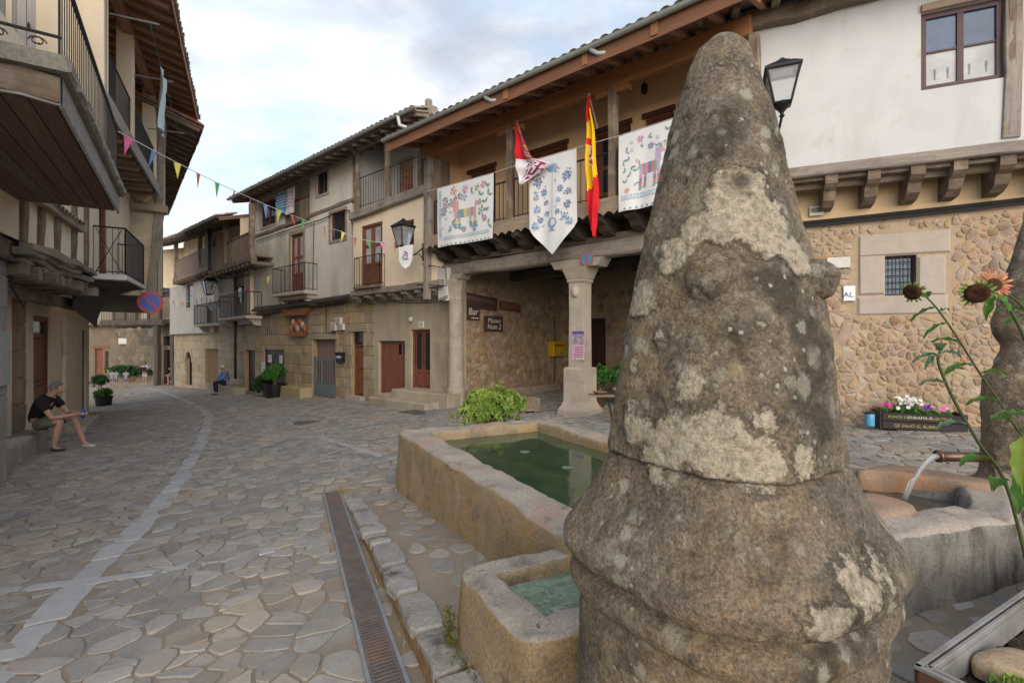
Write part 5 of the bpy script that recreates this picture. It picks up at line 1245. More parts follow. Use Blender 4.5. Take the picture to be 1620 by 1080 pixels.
# ================================================================== two galleried houses
def g3z(s): p = F3.P(s, 0, 0); return gz(p.x, p.y)
sj = F3.s(346); se = F3.s(276)
def gallery(F, parent, uL, uR, vt, vb, o, zb, zt, posts, rails=True, post_m=None):
    a, b = F.s(uR, o), F.s(uL, o)
    fbeam('gallery_beam', F, (a, zb-.14, o), (b, zb-.14, o), .24, .28, w_old, parent, nseg=8, jit=.012)
    gfl = fpart('gallery_floor', w_old, parent, F, a, b, zb-.06, zb-.01, -1.1, o-.05)
    n = int((b-a)/.13)
    for k in range(n): s = a+(b-a)*(k+.5)/n; fbeam('baluster', F, (s, zb, o), (s, zb+.92, o), .085, .025, w_rail, gfl, up=F.n)
    fbeam('handrail', F, (a, zb+.95, o), (b, zb+.95, o), .08, .07, w_old, gfl)
    for u in posts: s = F.s(u, o); fbeam('post', F, (s, zb-.2, o+.02), (s, zt, o+.02), .2, .2, post_m or w_old, parent, up=F.n, nseg=4, jit=.01)
    n = int((b-a)/.5)
    for k in range(n+1): s = a+(b-a)*k/n; fbeam('joist_end', F, (s, zb-.34, o+.1), (s, zb-.34, -.05), .13, .14, w_old, parent)
    return gfl
b3a = thing('galleried_house', 'house with dark wooden top gallery over an iron balcony, beside the dark downpipe', 'building', F3.P(2.5, g3z(2.5), 0))
b3b = thing('galleried_house', 'farthest house of the row with wooden top gallery and pale grey plaster', 'building', F3.P(9, g3z(9), 0))
d1 = F3.rect(389, 554, 404, 619); d2 = F3.rect(325, 552, 346, 613); arch = F3.rect(294, 556, 304, 609)
ztop = F3.hit(375, 515)[1]
wall(F3, 0.02, sj, -1.6, ztop, [d1], 0, .4, .2).build('stone_wall', m_jointd, b3a); ashlar(F3, 0.05, sj, g3z(3)-.1, ztop-.05, [d1], bpy.data.objects['stone_wall'], m_ashlar, 0, (.34,.48), (.5,.95))
plank_door(F3, d1, b3a, 0, w_doord, 5, .15)
wall(F3, sj, se, -1.9, ztop, [d2, arch], 0, .4, .2).build('stone_wall', m_jointd, b3b); ashlar(F3, sj, se, g3z(9)-.2, ztop-.05, [d2, arch], bpy.data.objects['stone_wall.001'], m_ashlar, 0, (.36,.5), (.5,1.0))
plank_door(F3, d2, b3b, 0, w_plank, 7, .2); fpart('arched_doorway', m_shadow, b3b, F3, arch[0], arch[1], arch[2], arch[3], -.3, -.22)
ac = (arch[0]+arch[1])/2; aw = (arch[1]-arch[0])/2
for k in range(7):
    w0, w1 = math.pi*k/7, math.pi*(k+1)/7; m = MB()
    m.box8([F3.P(ac+r*math.cos(w), arch[3]-aw*.9+r*.9*math.sin(w), o) for o in (-.05, .05) for r, w in ((aw,w0+.02),(aw*1.5,w0+.02),(aw*1.5,w1-.02),(aw,w1-.02))]); m.build('voussoir', m_ashlar, b3b)
# first and second floors
UO3 = .25
zg3 = F3.hit(365, 412, .9)[1]; zg3b = F3.hit(305, 428, .8)[1]
zr3 = F3.hit(372, 326, 1.5)[1]; zr3b = F3.hit(310, 352, 1.4)[1]
wa = F3.rect(370, 428, 386, 503, UO3); wb = F3.rect(405.5, 410, 416, 440, UO3); wc = F3.rect(295, 449, 306, 487, UO3); wd = F3.rect(327, 444, 342, 512, UO3)
wall(F3, 0.03, sj-.03, ztop, zg3-.3, [wa], UO3, .5, .14).build('plaster_wall', m_greyb, b3a)
panel_door(F3, wa, b3a, UO3, w_door, 1, (.3,), .1, m_glass, 1, .06, 'balcony_door'); fpart('roller_blind', w_rail, b3a, F3, wa[0]+.05, wa[1]-.05, wa[3]-.75, wa[3]-.05, UO3-.03, UO3-.01)
wall(F3, sj+.03, se, ztop-.3, zg3b-.3, [wc, wd], UO3, .5, .14).build('plaster_wall', m_greyb, b3b)
window(F3, wc, b3b, UO3, w_old, 1, 2, .1, .05); panel_door(F3, wd, b3b, UO3, w_doord, 1, (.3,), .1, m_glass, 1, .06, 'balcony_door'); surround(F3, wc, b3b, UO3, m_dress, .1)
def smallbal(F, parent, u0, u1, vb, o, depth, h=1.0):
    a, b = F.s(u1, o+depth), F.s(u0, o+depth); z = F.hit((u0+u1)/2, vb, o+depth)[1]
    bl = part('iron_balcony', m_dress, parent, lambda m: m.cbox(F, a, b, z-.12, z, o-.02, o+depth+.04, .02)); railing(F, bl, a+.04, b-.04, z, z+h, o+depth, .13, .011, m_blk, .022, o)
    for s in (a+.25, b-.25): bracket(F, s, o-.02, o+depth*.7, z-.12, .28, .2, m_dress, bl, 'corbel')
    return bl, z
smallbal(F3, b3a, 347.5, 390, 501, UO3, .6); smallbal(F3, b3b, 307, 344, 512, UO3, .6)
GO = .75
gallery(F3, b3a, 333, 401, 0, 0, GO, zg3, zr3+.3, (334, 358, 399.5)); gallery(F3, b3b, 277, 333, 0, 0, GO-.05, zg3b, zr3b+.3, (279, 317))
gw3 = F3.rect(381, 352, 393, 400, -.5); 
wall(F3, 0, sj, zg3-.3, zr3+.8, [(gw3[0], gw3[1], zg3+.8, gw3[3])], -.5, .2, .12).build('gallery_wall', m_cream, b3a); window(F3, (gw3[0], gw3[1], zg3+.8, gw3[3]), b3a, -.5, w_sill, 1, 1, .1, .08, m_glass)
wall(F3, sj, se, zg3b-.3, zr3b+.8, [], -.5, .2).build('gallery_wall', m_cream, b3b)
for F_, p_, a_, zz_, zt_ in ((F3, b3a, 0.02, zg3, zr3), (F3, b3a, sj, zg3, zr3), (F3, b3b, se, zg3b, zr3b)):
    m = MB(); m.add([F_.P(a_, ztop, -.5), F_.P(a_, ztop, UO3), F_.P(a_, zz_-.3, UO3), F_.P(a_, zz_-.3, -.5)], [(0,1,2,3)]); m.add([F_.P(a_, zz_-.3, -.5), F_.P(a_, zz_-.3, GO-.1), F_.P(a_, zt_+.2, GO-.1), F_.P(a_, zt_+.5, -.5)], [(0,1,2,3)]); m.build('end_wall', m_cream, p_)
sla = (F3.hit(345, 338, 1.5)[1]-F3.hit(400, 312, 1.5)[1])/(F3.s(345,1.5)-F3.s(400,1.5))
r3, zf3 = roof(F3, b3a, .0, sj+.3, 1.5, F3.hit(400, 314, 1.5)[1], math.radians(16), 6.5, m_tile, w_boardg, w_old, 2, .23, .55, .1, .11, m_gut, None, rin=1.5, zslant=sla)
slb = (F3.hit(275, 368, 1.4)[1]-F3.hit(338, 346, 1.4)[1])/(F3.s(275,1.4)-F3.s(338,1.4))
r3b, zf3b = roof(F3, b3b, sj+.3, se+.9, 1.4, F3.hit(338, 345, 1.4)[1], math.radians(16), 6.5, m_tile, w_boardg, w_old, 2, .23, .55, .1, .11, None, None, rin=1.4, zslant=slb)
for p_, a_, b_, zz_ in ((b3a, 0, sj, 10.2), (b3b, sj, se, 10.2)):
    m = MB(); m.add([F3.P(a_, -1, -4.9), F3.P(b_, -1, -4.9), F3.P(b_, zz_, -4.9), F3.P(a_, zz_, -4.9)], [(0,1,2,3)]); m.build('unseen_rear_wall', m_grey, p_)  # unseen sheets added to close both houses against light from behind
# laundry and downpipe
m = MB(); pp = [F3.hit(u, v, .95) for u, v in ((331,352),(331,428),(348,437),(348.5,600))]
m.tube([F3.P(s, z, .95 if i < 2 else .32) for i, (s, z) in enumerate(pp)], .06, 8); m.build('downpipe', m_lead, b3a, smooth=True)
cable('cable', [F3.P(F3.hit(u, v, .3)[0], F3.hit(u, v, .3)[1], .3) for u, v in ((402,432),(370,440),(345,441),(310,440),(280,438))], .018, b3b)
for k, (u, v, c, lab) in enumerate(((338,372,(.10,.16,.30),'blue garment drying in the dark gallery'),(353,376,(.42,.33,.08),'yellow cloth drying in the dark gallery'))):
    s, z = F3.hit(u, v, .5); m = MB(); V = [F3.P(s+.35*(i/6-.5), z-.8*j/6, .5+.05*math.sin(i*2.1+j*.3)) for j in range(7) for i in range(7)]
    m.add(V, [(j*7+i, j*7+i+1, j*7+i+8, j*7+i+7) for j in range(6) for i in range(6)]); m.build('drying_cloth', flat('cloth_%d' % k, c), None, smooth=True, label=lab, cat='laundry')
# stone bench under the wall, plank leaning
R = F3.rect(335, 611, 379, 624, .6); stoneblock('stone_bench', F3, (R[0], R[1], g3z(3)-.3, g3z(3)+.42), .35, .85, m_ashlar, label='stone bench where the man in blue sits', cat='bench')

# ================================================================== timber house at the bend
def g4z(s): p = F4.P(s, 0, 0); return gz(p.x, p.y)
b4 = thing('corner_timber_house', 'dark old timber house with long balcony at the bend of the street', 'building', F4.P(2, g4z(2), 0))
zb4 = F4.hit(240, 512, .9)[1]; s4 = F4.s(205, 0)+1.5
op = [(.35, 1.0, g4z(1)-.2, 1.0), (.4, 1.0, 1.3, 2.0)]
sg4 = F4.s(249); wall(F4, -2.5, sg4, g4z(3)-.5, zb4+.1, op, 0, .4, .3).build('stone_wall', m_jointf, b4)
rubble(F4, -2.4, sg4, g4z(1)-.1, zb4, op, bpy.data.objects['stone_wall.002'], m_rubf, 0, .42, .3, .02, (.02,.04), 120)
for h in op: fpart('dark_opening', m_shadow, b4, F4, *h, -.3, -.25)
for u in (247, 273): s = F4.s(u, .9); fbeam('post', F4, (s, g4z(s)-.1, .8), (s, zb4-.1, .8), .34, .34, w_dark, b4, up=F4.n, nseg=4, jit=.02)
fbeam('balcony_beam', F4, (-.3, zb4+.05, .95), (s4, zb4+.05, .95), .3, .32, w_dark, b4, nseg=6, jit=.02); bl4 = fpart('balcony_floor', w_dark, b4, F4, -.3, s4, zb4+.2, zb4+.28, 0, 1.05)
railing(F4, bl4, -.2, s4-.1, zb4+.28, zb4+1.3, 1.0, .16, .014, m_rail, .03)
zr4 = F4.hit(265, 418, 1.0)[1]
do4 = F4.rect(222, 470, 232, 505, .2); win4 = F4.rect(258, 425, 268, 470, .2)
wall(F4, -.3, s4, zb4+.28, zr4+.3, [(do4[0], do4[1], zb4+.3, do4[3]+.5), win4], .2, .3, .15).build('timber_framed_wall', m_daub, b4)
panel_door(F4, (do4[0], do4[1], zb4+.3, do4[3]+.5), b4, .2, w_shut, 1, (.4,), .1, m_glass, 1, .06, 'balcony_door'); window(F4, win4, b4, .2, w_dark, 1, 2, .1)
for k in range(6): s = -.2+k*1.2; fbeam('stud', F4, (s, zb4+.3, .22), (s, zr4+.2, .22), .18, .1, w_dark, b4, up=F4.n, nseg=3, jit=.015)
fbeam('rail_beam', F4, (-.3, (zb4+zr4)/2+.3, .22), (s4, (zb4+zr4)/2+.3, .22), .1, .16, w_dark, b4, nseg=4, jit=.02)
roof(F4, b4, -.6, s4+.3, 1.4, zr4+.05, math.radians(18), 5, m_tiler, w_boardg, w_old, 3, .25, .6, .12, .12, None, None, rin=1.2)
# far cottage and garden wall seen under the balconies
FW1 = Fr(-36.8, 43.5, .99, -.12)
def gwz(s): p = FW1.P(s, 0, 0); return gz(p.x, p.y)
fc = thing('far_cottage', 'small far stone cottage with brown door at the end of the street', 'building', FW1.P(1, gwz(1), 0))
sc0, sc1 = FW1.s(140), FW1.s(184); dC = FW1.rect(150, 551, 163, 605); wC = FW1.rect(165.5, 555, 172, 584)
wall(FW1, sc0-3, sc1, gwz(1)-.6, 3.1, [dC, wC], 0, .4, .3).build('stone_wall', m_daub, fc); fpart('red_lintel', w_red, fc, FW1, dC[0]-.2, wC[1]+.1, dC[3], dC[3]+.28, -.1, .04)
plank_door(FW1, dC, fc, 0, w_door, 4, .2); window(FW1, wC, fc, 0, w_door, 1, 2, .15); roof(FW1, fc, sc0-3, sc1+.3, .6, 3.0, math.radians(18), 5, m_tile, w_boardg, w_old, 1, .25, .6, rin=.8)
gwl = thing('garden_wall', 'old grey rubble wall behind the walking woman', 'wall', FW1.P(5, gwz(5), .2))
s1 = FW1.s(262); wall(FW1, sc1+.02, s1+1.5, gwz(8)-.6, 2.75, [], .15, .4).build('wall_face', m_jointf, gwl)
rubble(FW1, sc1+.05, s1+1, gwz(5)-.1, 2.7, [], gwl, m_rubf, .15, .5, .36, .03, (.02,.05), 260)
R = FW1.rect(187, 535, 200, 544, .2); plaque('wall_panel', FW1, R, .17, m_plas, 'white panel high on the far rubble wall', 'panel')

FW2 = Fr(-44.0, 50.0, .99, -.10)
fh = thing('far_house', 'dim plastered house rising behind the far rubble wall', 'building', FW2.P(6, -2.4, 0))
wn2 = [(3.0,3.9,2.6,3.8), (7.2,8.1,2.6,3.8), (11.5,12.4,2.6,3.8)]
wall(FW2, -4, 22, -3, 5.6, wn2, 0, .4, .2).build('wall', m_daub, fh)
for h in wn2: window(FW2, h, fh, 0, w_old, 2, 2, .12, .06)
roof(FW2, fh, -4.3, 22.3, .7, 5.5, math.radians(18), 6, m_tile, w_boardg, w_old, 1, .3, .8, rin=.9)
# ================================================================== near left house with the wooden-bottomed balcony
def flz(F, s, o=0): p = F.P(s, 0, o); return gz(p.x, p.y)
c1_ = thing('near_left_house', 'near left house of stone with a deep plank-bottomed balcony and iron railing', 'building', FC.P(2, flz(FC, 2, -1.25), -1.25))
WOc = -1.27
wall(FC, -4, 4.28, flz(FC,2,-1.25)-.5, 8.2, [(.8,1.8,4.06,6.3)], WOc, .4, .15).build('stone_wall', m_greyb, c1_)
ashlar(FC, 2.2, 4.28, flz(FC,4,-1.25), 2.9, [], bpy.data.objects['stone_wall.004'], m_ashlar2, WOc, (.45,.7), (.5,1.1), pr=.015)
m = MB(); m.add([FC.P(4.28, -1.2, WOc), FC.P(4.28, -1.2, WOc-3), FC.P(4.28, 8.2, WOc-3), FC.P(4.28, 8.2, WOc)], [(0,1,2,3)]); m.build('end_wall', m_greyb, c1_)
plank_door(FC, (.8,1.8,4.06,6.3), c1_, WOc, w_shut, 5, .1)
bc = part('balcony_slab', M('crumbling_slab', (.36,.325,.28), (.25,.225,.19), sc=8, bump=1, bd=.03, bsc=30, speck=.3), c1_, lambda m: [m.cbox(FC, -.12+4.4*k/11, -.12+4.4*(k+1)/11-.002, 3.93, 4.07, WOc+.01, .11, .03, jit=.012) for k in range(11)])
nb = 7
for k in range(nb): o_ = -.02-(1.22)*(k+.5)/nb; fbeam('soffit_plank', FC, (.02, 3.70, o_), (4.22, 3.70, o_), 1.22/nb-.012, .035, w_soff, bc, nseg=1)
fpart('soffit_backing', m_shadow, bc, FC, 0, 4.24, 3.735, 3.92, WOc+.02, -.02)
zigzag(FC, 0, 4.26, 3.92, 3.655, .03, .03, .075, .035, w_fasc, bc, 'serrated_fascia')
for k in range(2): fbeam('end_fascia', FC, (-.015-.03*k, 3.80, .02), (-.015-.03*k, 3.80, WOc+.02), .03, .25-.05*k, w_old if k else w_fasc, bc, nseg=5, jit=.012)
railing(FC, bc, .06, 4.15, 4.07, 4.97, .0, .105, .0065, m_rail, .022)
run = lambda a, b: None
for o_ in (0, -.4, -.8, -1.2): bar('bar', FC.P(.06, 4.07, o_), FC.P(.06, 4.97, o_), .01, m_rail, bc)
m = MB(); m.tube([FC.P(.06, 4.97, 0), FC.P(.06, 4.97, -1.24)], .022, 6); m.build('handrail', m_rail, bc)
m = MB(); m.tube([FC.P(-.06, 4.24, .03), FC.P(-.06, 4.24, -1.24)], .014, 6)                         # ornamental flower-pot rail
for k in range(5):
    for sg in (-1, 1): m.tube([FC.P(-.06, 4.16+.05*math.sin(w)*(1-w/8), -.12-.24*k+sg*.06*math.cos(w)*(1-w/8)) for w in [j*.7 for j in range(9)]], .006, 5)
m.build('scroll_rail', m_rail, bc)
# cable down the corner
cable('cable', [FC.P(4.3, 4.0, WOc+.06), FC.P(4.3, 3.2, WOc+.04), FC.P(4.33, 2.4, WOc+.05), FC.P(4.7, 2.15, WOc+.1)], .02, c1_)

# ================================================================== jettied house behind the seated man
c2_ = thing('jettied_left_house', 'tall left house with jettied timber floors, cream doorway wall, gallery and deep eaves', 'building', FL.P(4, flz(FL, 4), 0))
sN = FL.s(17); sF = FL.s(141); dr2 = FL.rect(53, 500, 79, 690); dr2 = (dr2[0], dr2[1], flz(FL, dr2[0])+.02, dr2[3]); dr3 = (FL.s(137), FL.s(130), flz(FL, 11), 2.0); dr3 = (min(dr3[:2]), max(dr3[:2]), dr3[2], dr3[3])
wall(FL, sN-.7, sF, flz(FL, 12)-.3, 3.0, [dr2, dr3], 0, .4, .14).build('doorway_wall', m_cream, c2_)
m = MB(); m.add([FL.P(sF, -2, 0), FL.P(sF, -2, -3), FL.P(sF, 3, -3), FL.P(sF, 3, 0)], [(0,1,2,3)]); m.build('return_wall', m_cream, c2_)
panel_door(FL, dr2, c2_, 0, w_door, 1, (.45, .86), .10, m_glass, 2, .08); plank_door(FL, dr3, c2_, 0, w_doord, 4, .1)
for u0, u1, t_ in ((19, 29, m_rust), (99, 108, m_cream)):
    a, b = FL.s(u0), FL.s(u1); a, b = min(a, b), max(a, b); part('pilaster', t_, c2_, lambda m: [m.cbox(FL, a, b, flz(FL, a)-.1+k*.52, flz(FL, a)-.1+(k+1)*.52-.01, -.02, .12 if t_ is m_rust else .06, .025, jit=.012) for k in range(6)])
wz = 3.1
holes2 = []
wall(FL1, -.7, 8.0, wz, 6.1, [(4.5, 5.3, wz+.05, wz+2.0)], 0, .4, .2).build('first_floor_wall', m_cream, c2_)
panel_door(FL1, (4.5, 5.3, wz+.05, wz+2.0), c2_, 0, w_door, 1, (.4,), .1, m_glass, 1, .06, 'balcony_door')
for s_ in (.1, .8, 1.6, 2.55, 3.4): fbeam('stud', FL1, (s_, wz, .01), (s_+ru(-.05,.05), wz+1.8, .01), .2, .08, w_old, c2_, up=FL1.n, nseg=4, jit=.018)
# rough stacked floor timbers of the jetty
for k in range(9):
    z_ = wz-.06-.085*(k % 5)+ru(-.02,.02); a_ = ru(-.1,.4) if k < 5 else ru(1.2,1.9); l_ = ru(1.2,2.2)
    fbeam('jetty_log', FL1, (a_, z_+ru(-.03,.03), .10+ru(-.06,.08)-.07*(k % 5)), (min(a_+l_, 4.0), z_+ru(-.05,.05), .08+ru(-.06,.08)-.07*(k % 5)), ru(.14,.22), ru(.08,.13), w_grey if k % 2 else w_edge, c2_, nseg=5, jit=.025)
for k in range(9): s_ = .05+k*.5; fbeam('floor_joist', FL1, (s_, wz-.42+ru(-.02,.02), .08+ru(-.05,.1)), (s_, wz-.42, -1.2), .17, .18, w_old, c2_, nseg=3, jit=.02)
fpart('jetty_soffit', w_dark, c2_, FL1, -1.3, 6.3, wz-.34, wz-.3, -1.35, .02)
fpart('wall_foot', w_old, c2_, FL1, -.7, 4.0, wz-.32, wz-.002, -.16, -.08)
fpart('jetty_backing', w_old, c2_, FL1, -1.3, 6.3, wz-.31, wz+.02, -.65, -.6)
fbeam('bressummer', FL1, (-.1, wz-.6, -.55), (6.3, wz-.62, -.75), .24, .22, w_old, c2_, nseg=8, jit=.025)
# coved underside below the iron balcony
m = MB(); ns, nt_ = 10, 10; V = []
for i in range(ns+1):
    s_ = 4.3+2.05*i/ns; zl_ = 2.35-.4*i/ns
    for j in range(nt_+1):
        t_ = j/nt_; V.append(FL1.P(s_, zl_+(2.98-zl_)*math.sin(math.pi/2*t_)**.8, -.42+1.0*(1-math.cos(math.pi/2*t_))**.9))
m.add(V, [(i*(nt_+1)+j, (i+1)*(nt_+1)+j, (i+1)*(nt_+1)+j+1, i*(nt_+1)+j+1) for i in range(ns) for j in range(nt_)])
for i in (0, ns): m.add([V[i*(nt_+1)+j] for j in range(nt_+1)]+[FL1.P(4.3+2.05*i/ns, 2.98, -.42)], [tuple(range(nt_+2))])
m.build('coved_underside', M('dark_boards', (.10,.088,.08), (.065,.058,.055), sc=6, bump=.6, bd=.01, bsc=40, speck=.25), c2_, smooth=True)  # dark grey-brown mottle, the same all over the cove
ib = part('iron_balcony', m_white, c2_, lambda m: m.cbox(FL1, 3.95, 6.35, 2.985, 3.10, 0, .6, .015))
railing(FL1, ib, 4.0, 6.3, 3.1, 4.14, .56, .1, .009, m_blk, .02, 0.0)
for a_, b_ in (((4.0, 3.15, .05), (4.0, 4.1, .5)), ((4.0, 4.1, .05), (4.0, 3.15, .5))): bar('cross_bar', FL1.P(*a_), FL1.P(*b_), .009, m_blk, ib)
# scalloped tile course over the first floor
for k in range(9):
    p = FL1.P(.9+k*.2, 3.86, .16); up_ = (FL1.P(0,.3,-1)-FL1.P(0,0,0)).normalized(); y_ = FL1.d; z_ = up_.cross(y_).normalized()
    if z_.z < 0: y_ = -y_; z_ = -z_
    obj('course_tile', tile_mesh(m_tile, False), None, c2_, Matrix(((up_.x,y_.x,z_.x,p.x),(up_.y,y_.y,z_.y,p.y),(up_.z,y_.z,z_.z,p.z),(0,0,0,1))))
fbeam('tile_bearer', FL1, (.2, 3.82, .08), (2.8, 3.82, .08), .12, .1, w_edge, c2_, nseg=4, jit=.015)
# gallery on the second floor
G0, G1, GOo, GZ = 1.70, 7.70, .66, 6.02
ew = FL1.P(G0, 0, GOo); FEW = Fr(ew.x, ew.y, -FL1.n.x, -FL1.n.y)
wall(FEW, 0, 2.6, 5.2, 9.4, [(.95, 1.75, 5.9, 8.4, .08)], 0, .12).build('gallery_end_wall', m_cream, c2_)
plank_door(FEW, (.95, 1.75, 5.9, 8.4), c2_, 0, w_shut, 6, .06, name='board_panel')
part('end_pilaster', m_cream, c2_, lambda m: m.cbox(FEW, .0, .32, 5.2, 9.4, -.02, .07, .01))
fbeam('gallery_fascia', FL1, (G0-.1, GZ, GOo+.04), (G1, GZ, GOo+.04), .05, .30, w_fasc, c2_, nseg=6, jit=.004)
gf2 = fpart('gallery_floor', w_board, c2_, FL1, G0, G1, GZ-.05, GZ+.02, -.6, GOo)
for k in range(13): s_ = G0+.1+(G1-G0-.2)*k/12; fbeam('gallery_joist', FL1, (s_, GZ-.13, GOo-.03), (s_, GZ-.13, -.3), .14, .15, w_edge if k % 2 else w_old, c2_, nseg=2, jit=.01)
wall(FL1, G0, G1, GZ, 9.6, [(3.6,4.5,GZ+.05,GZ+2.05)], -.6, .2, .15).build('gallery_wall', m_cream, c2_); panel_door(FL1, (3.6,4.5,GZ+.05,GZ+2.05), c2_, -.6, w_door, 2, (.4,), .1, m_glass, 1, .06, 'gallery_door')
for s_ in (G0+.13, 4.35, G1-.12): part('gallery_pier', m_cream, c2_, lambda m: m.cbox(FL1, s_-.13, s_+.13, GZ+.15, 8.9, GOo-.3, GOo+.0, .01))
railing(FL1, gf2, G0+.3, 4.2, GZ+.15, GZ+1.12, GOo-.05, .10, .009, m_blk, .02); railing(FL1, gf2, 4.5, G1-.27, GZ+.15, GZ+1.12, GOo-.05, .10, .009, m_blk, .02)
fbeam('gallery_plate', FL1, (G0-.1, 8.72, GOo-.08), (G1+.1, 8.72, GOo-.08), .2, .2, w_rafter, c2_, nseg=5, jit=.01)
roof(FL1, c2_, .2, 8.7, 1.58, 8.62, math.radians(14), 6, m_tile, w_board, w_rafter, 2, .225, .46, .09, .12, None, (.12, w_orange), rin=2.1)
m = MB(); m.add([FL1.P(.3, 3, -4.2), FL1.P(8.6, 3, -4.2), FL1.P(8.6, 10, -4.2), FL1.P(.3, 10, -4.2)], [(0,1,2,3)]); m.build('unseen_rear_wall', m_cream, c2_)  # added out of sight to keep light out at the back
# clothes poles and cloth on the gallery
lines = thing('clothes_line', 'green clothes line strung between poles from the left gallery', 'clothes line', FL1.P(4, GZ+1, GOo))
for s_, z_ in ((2.2, GZ+1.9), (4.35, GZ+1.75), (7.0, GZ+1.5)):
    bar('pole', FL1.P(s_, z_, GOo-.1), FL1.P(s_, z_+.03, GOo+.75), .018, m_steel, lines)
cable('line', [FL1.P(2.2, GZ+1.92, GOo+.6), FL1.P(4.35, GZ+1.77, GOo+.6), FL1.P(7.0, GZ+1.52, GOo+.6)], .006, lines, flat('green_line', (.05,.25,.16)), sag=.02)
m = MB(); V = []
for j in range(11):
    for i in range(5): V.append(FL1.P(3.55+.16*i+.03*math.sin(j*.8), GZ+1.72-1.35*j/10, GOo+.6+.05*math.sin(i*1.9+j*.5)))
m.add(V, [(j*5+i, j*5+i+1, j*5+i+6, j*5+i+5) for j in range(10) for i in range(4)])
m.build('hanging_cloth', M('pale_blue_cloth', (.42,.55,.60), (.52,.60,.62), sc=3, bump=.2), None, smooth=True, label='pale blue cloth hanging from the line by the left gallery', cat='cloth')
# stone bench, steps
bch = thing('stone_bench', 'long worn stone bench along the left wall under the seated man', 'bench', FL.P(0, flz(FL,0,.3), .2))
for k in range(6): a = -2.9+k*1.0; part('bench_stone', M('bench_stone_%d' % k, (.38,.335,.29), (.28,.25,.215), sc=4, bump=.7, bd=.012, bsc=60, speck=.25) if k == 0 else bpy.data.materials['bench_stone_0'], bch, lambda m: m.cbox(FL, a, a+.99, flz(FL,a)-.2, flz(FL,a+.5)+.37, -.01, .40, .04, jit=.012))
sp_ = thing('door_steps', 'two pale stone steps beyond the seated man at the left doorway', 'steps', FL.P(6.3, flz(FL, 6.3,.5), .5))
part('step', m_dress, sp_, lambda m: m.cbox(FL, 5.3, 7.6, flz(FL,6)-.3, flz(FL,6)+.20, -.01, .75, .03, jit=.008)); part('step', m_dress, sp_, lambda m: m.cbox(FL, 4.6, 5.28, flz(FL,5)-.3, flz(FL,5)+.26, -.01, .35, .03, jit=.008))
R = FL.rect(101, 541, 105, 563, .05); plaque('door_plate', FL, (R[0], R[1]+.1, R[2], R[3]), .02, m_plas, 'small pale plate on the cream wall right of the brown door', 'plate')
plaque('meter_cabinet', FC, (3.7, 4.2, 1.0, 1.75), WOc+.02, m_gut, 'grey metal cabinet on the near left stone wall', 'cabinet', .05)

# ================================================================== ochre house that closes the left row
c3_ = thing('ochre_corner_house', 'peeling ochre house end with leaning timber corner and low red tiled eaves', 'building', FL1.P(8, -1, .7))
cp = FL1.P(8.0, 0, .80); FC3 = Fr(cp.x, cp.y, -FL1.n.x, -FL1.n.y); FC3b = Fr(cp.x, cp.y, -.625, .78); FC3b.n = Vector((.78,.625,0))
wall(FC3, 0, 3.2, 5.55, 8.6, [], 0, .25).build('upper_end_wall', m_ochre, c3_); wall(FC3, .18, 3.2, 2.95, 5.5, [], -.05, .25).build('lower_end_wall', m_ochre2, c3_)
m = MB(); m.add([FC3b.P(0, 2.95, -.02), FC3b.P(11, 2.95, -.02), FC3b.P(11, 8.3, -.02), FC3b.P(0, 8.3, -.02)], [(0,1,2,3)]); m.build('street_wall', m_ochre2, c3_)
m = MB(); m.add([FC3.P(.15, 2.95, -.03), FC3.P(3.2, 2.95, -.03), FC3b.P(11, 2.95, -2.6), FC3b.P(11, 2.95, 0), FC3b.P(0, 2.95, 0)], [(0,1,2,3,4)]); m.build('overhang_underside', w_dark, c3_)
fbeam('corner_post', FC3, (.30, 2.95, .0), (.10, 5.5, .02), .22, .16, w_grey, c3_, up=FC3.n, nseg=5, jit=.015); fbeam('corner_post', FC3, (.12, 5.5, .03), (.02, 8.2, .03), .18, .16, w_grey, c3_, up=FC3.n, nseg=5, jit=.012)
fbeam('floor_beam', FC3, (-.1, 5.52, .06), (2.2, 5.52, .06), .25, .24, w_edge, c3_, nseg=5, jit=.015)
roof(FC3b, c3_, -.62, 12, .88, 7.97, math.radians(17), 4.5, m_tiler, w_boardg, w_old, 2, .23, .5, .1, .12, None, (.10, w_red), rin=1.0)
rg = FL1.P(7.35, 0, 0); 
for k in range(7): 
    p0 = FC3b.P(-.62, 7.97+.05+.35*k*.305, .88-.35*k); p1 = FC3b.P(-.62, 7.97+.05+.35*(k+1)*.305, .88-.35*(k+1)); beam('verge_tile', p0+Z*.05, p1+Z*.06, .2, .07, m_tiler, c3_, nseg=1)
rock('lichen_lump', FC3.P(.55, 5.9, .03), (.3,.1,.3), m_ochre, c3_, amp=.5, seed=2); rock('lichen_lump', FC3.P(.4, 6.3, .03), (.2,.08,.25), m_ochre, c3_, amp=.5, seed=5)
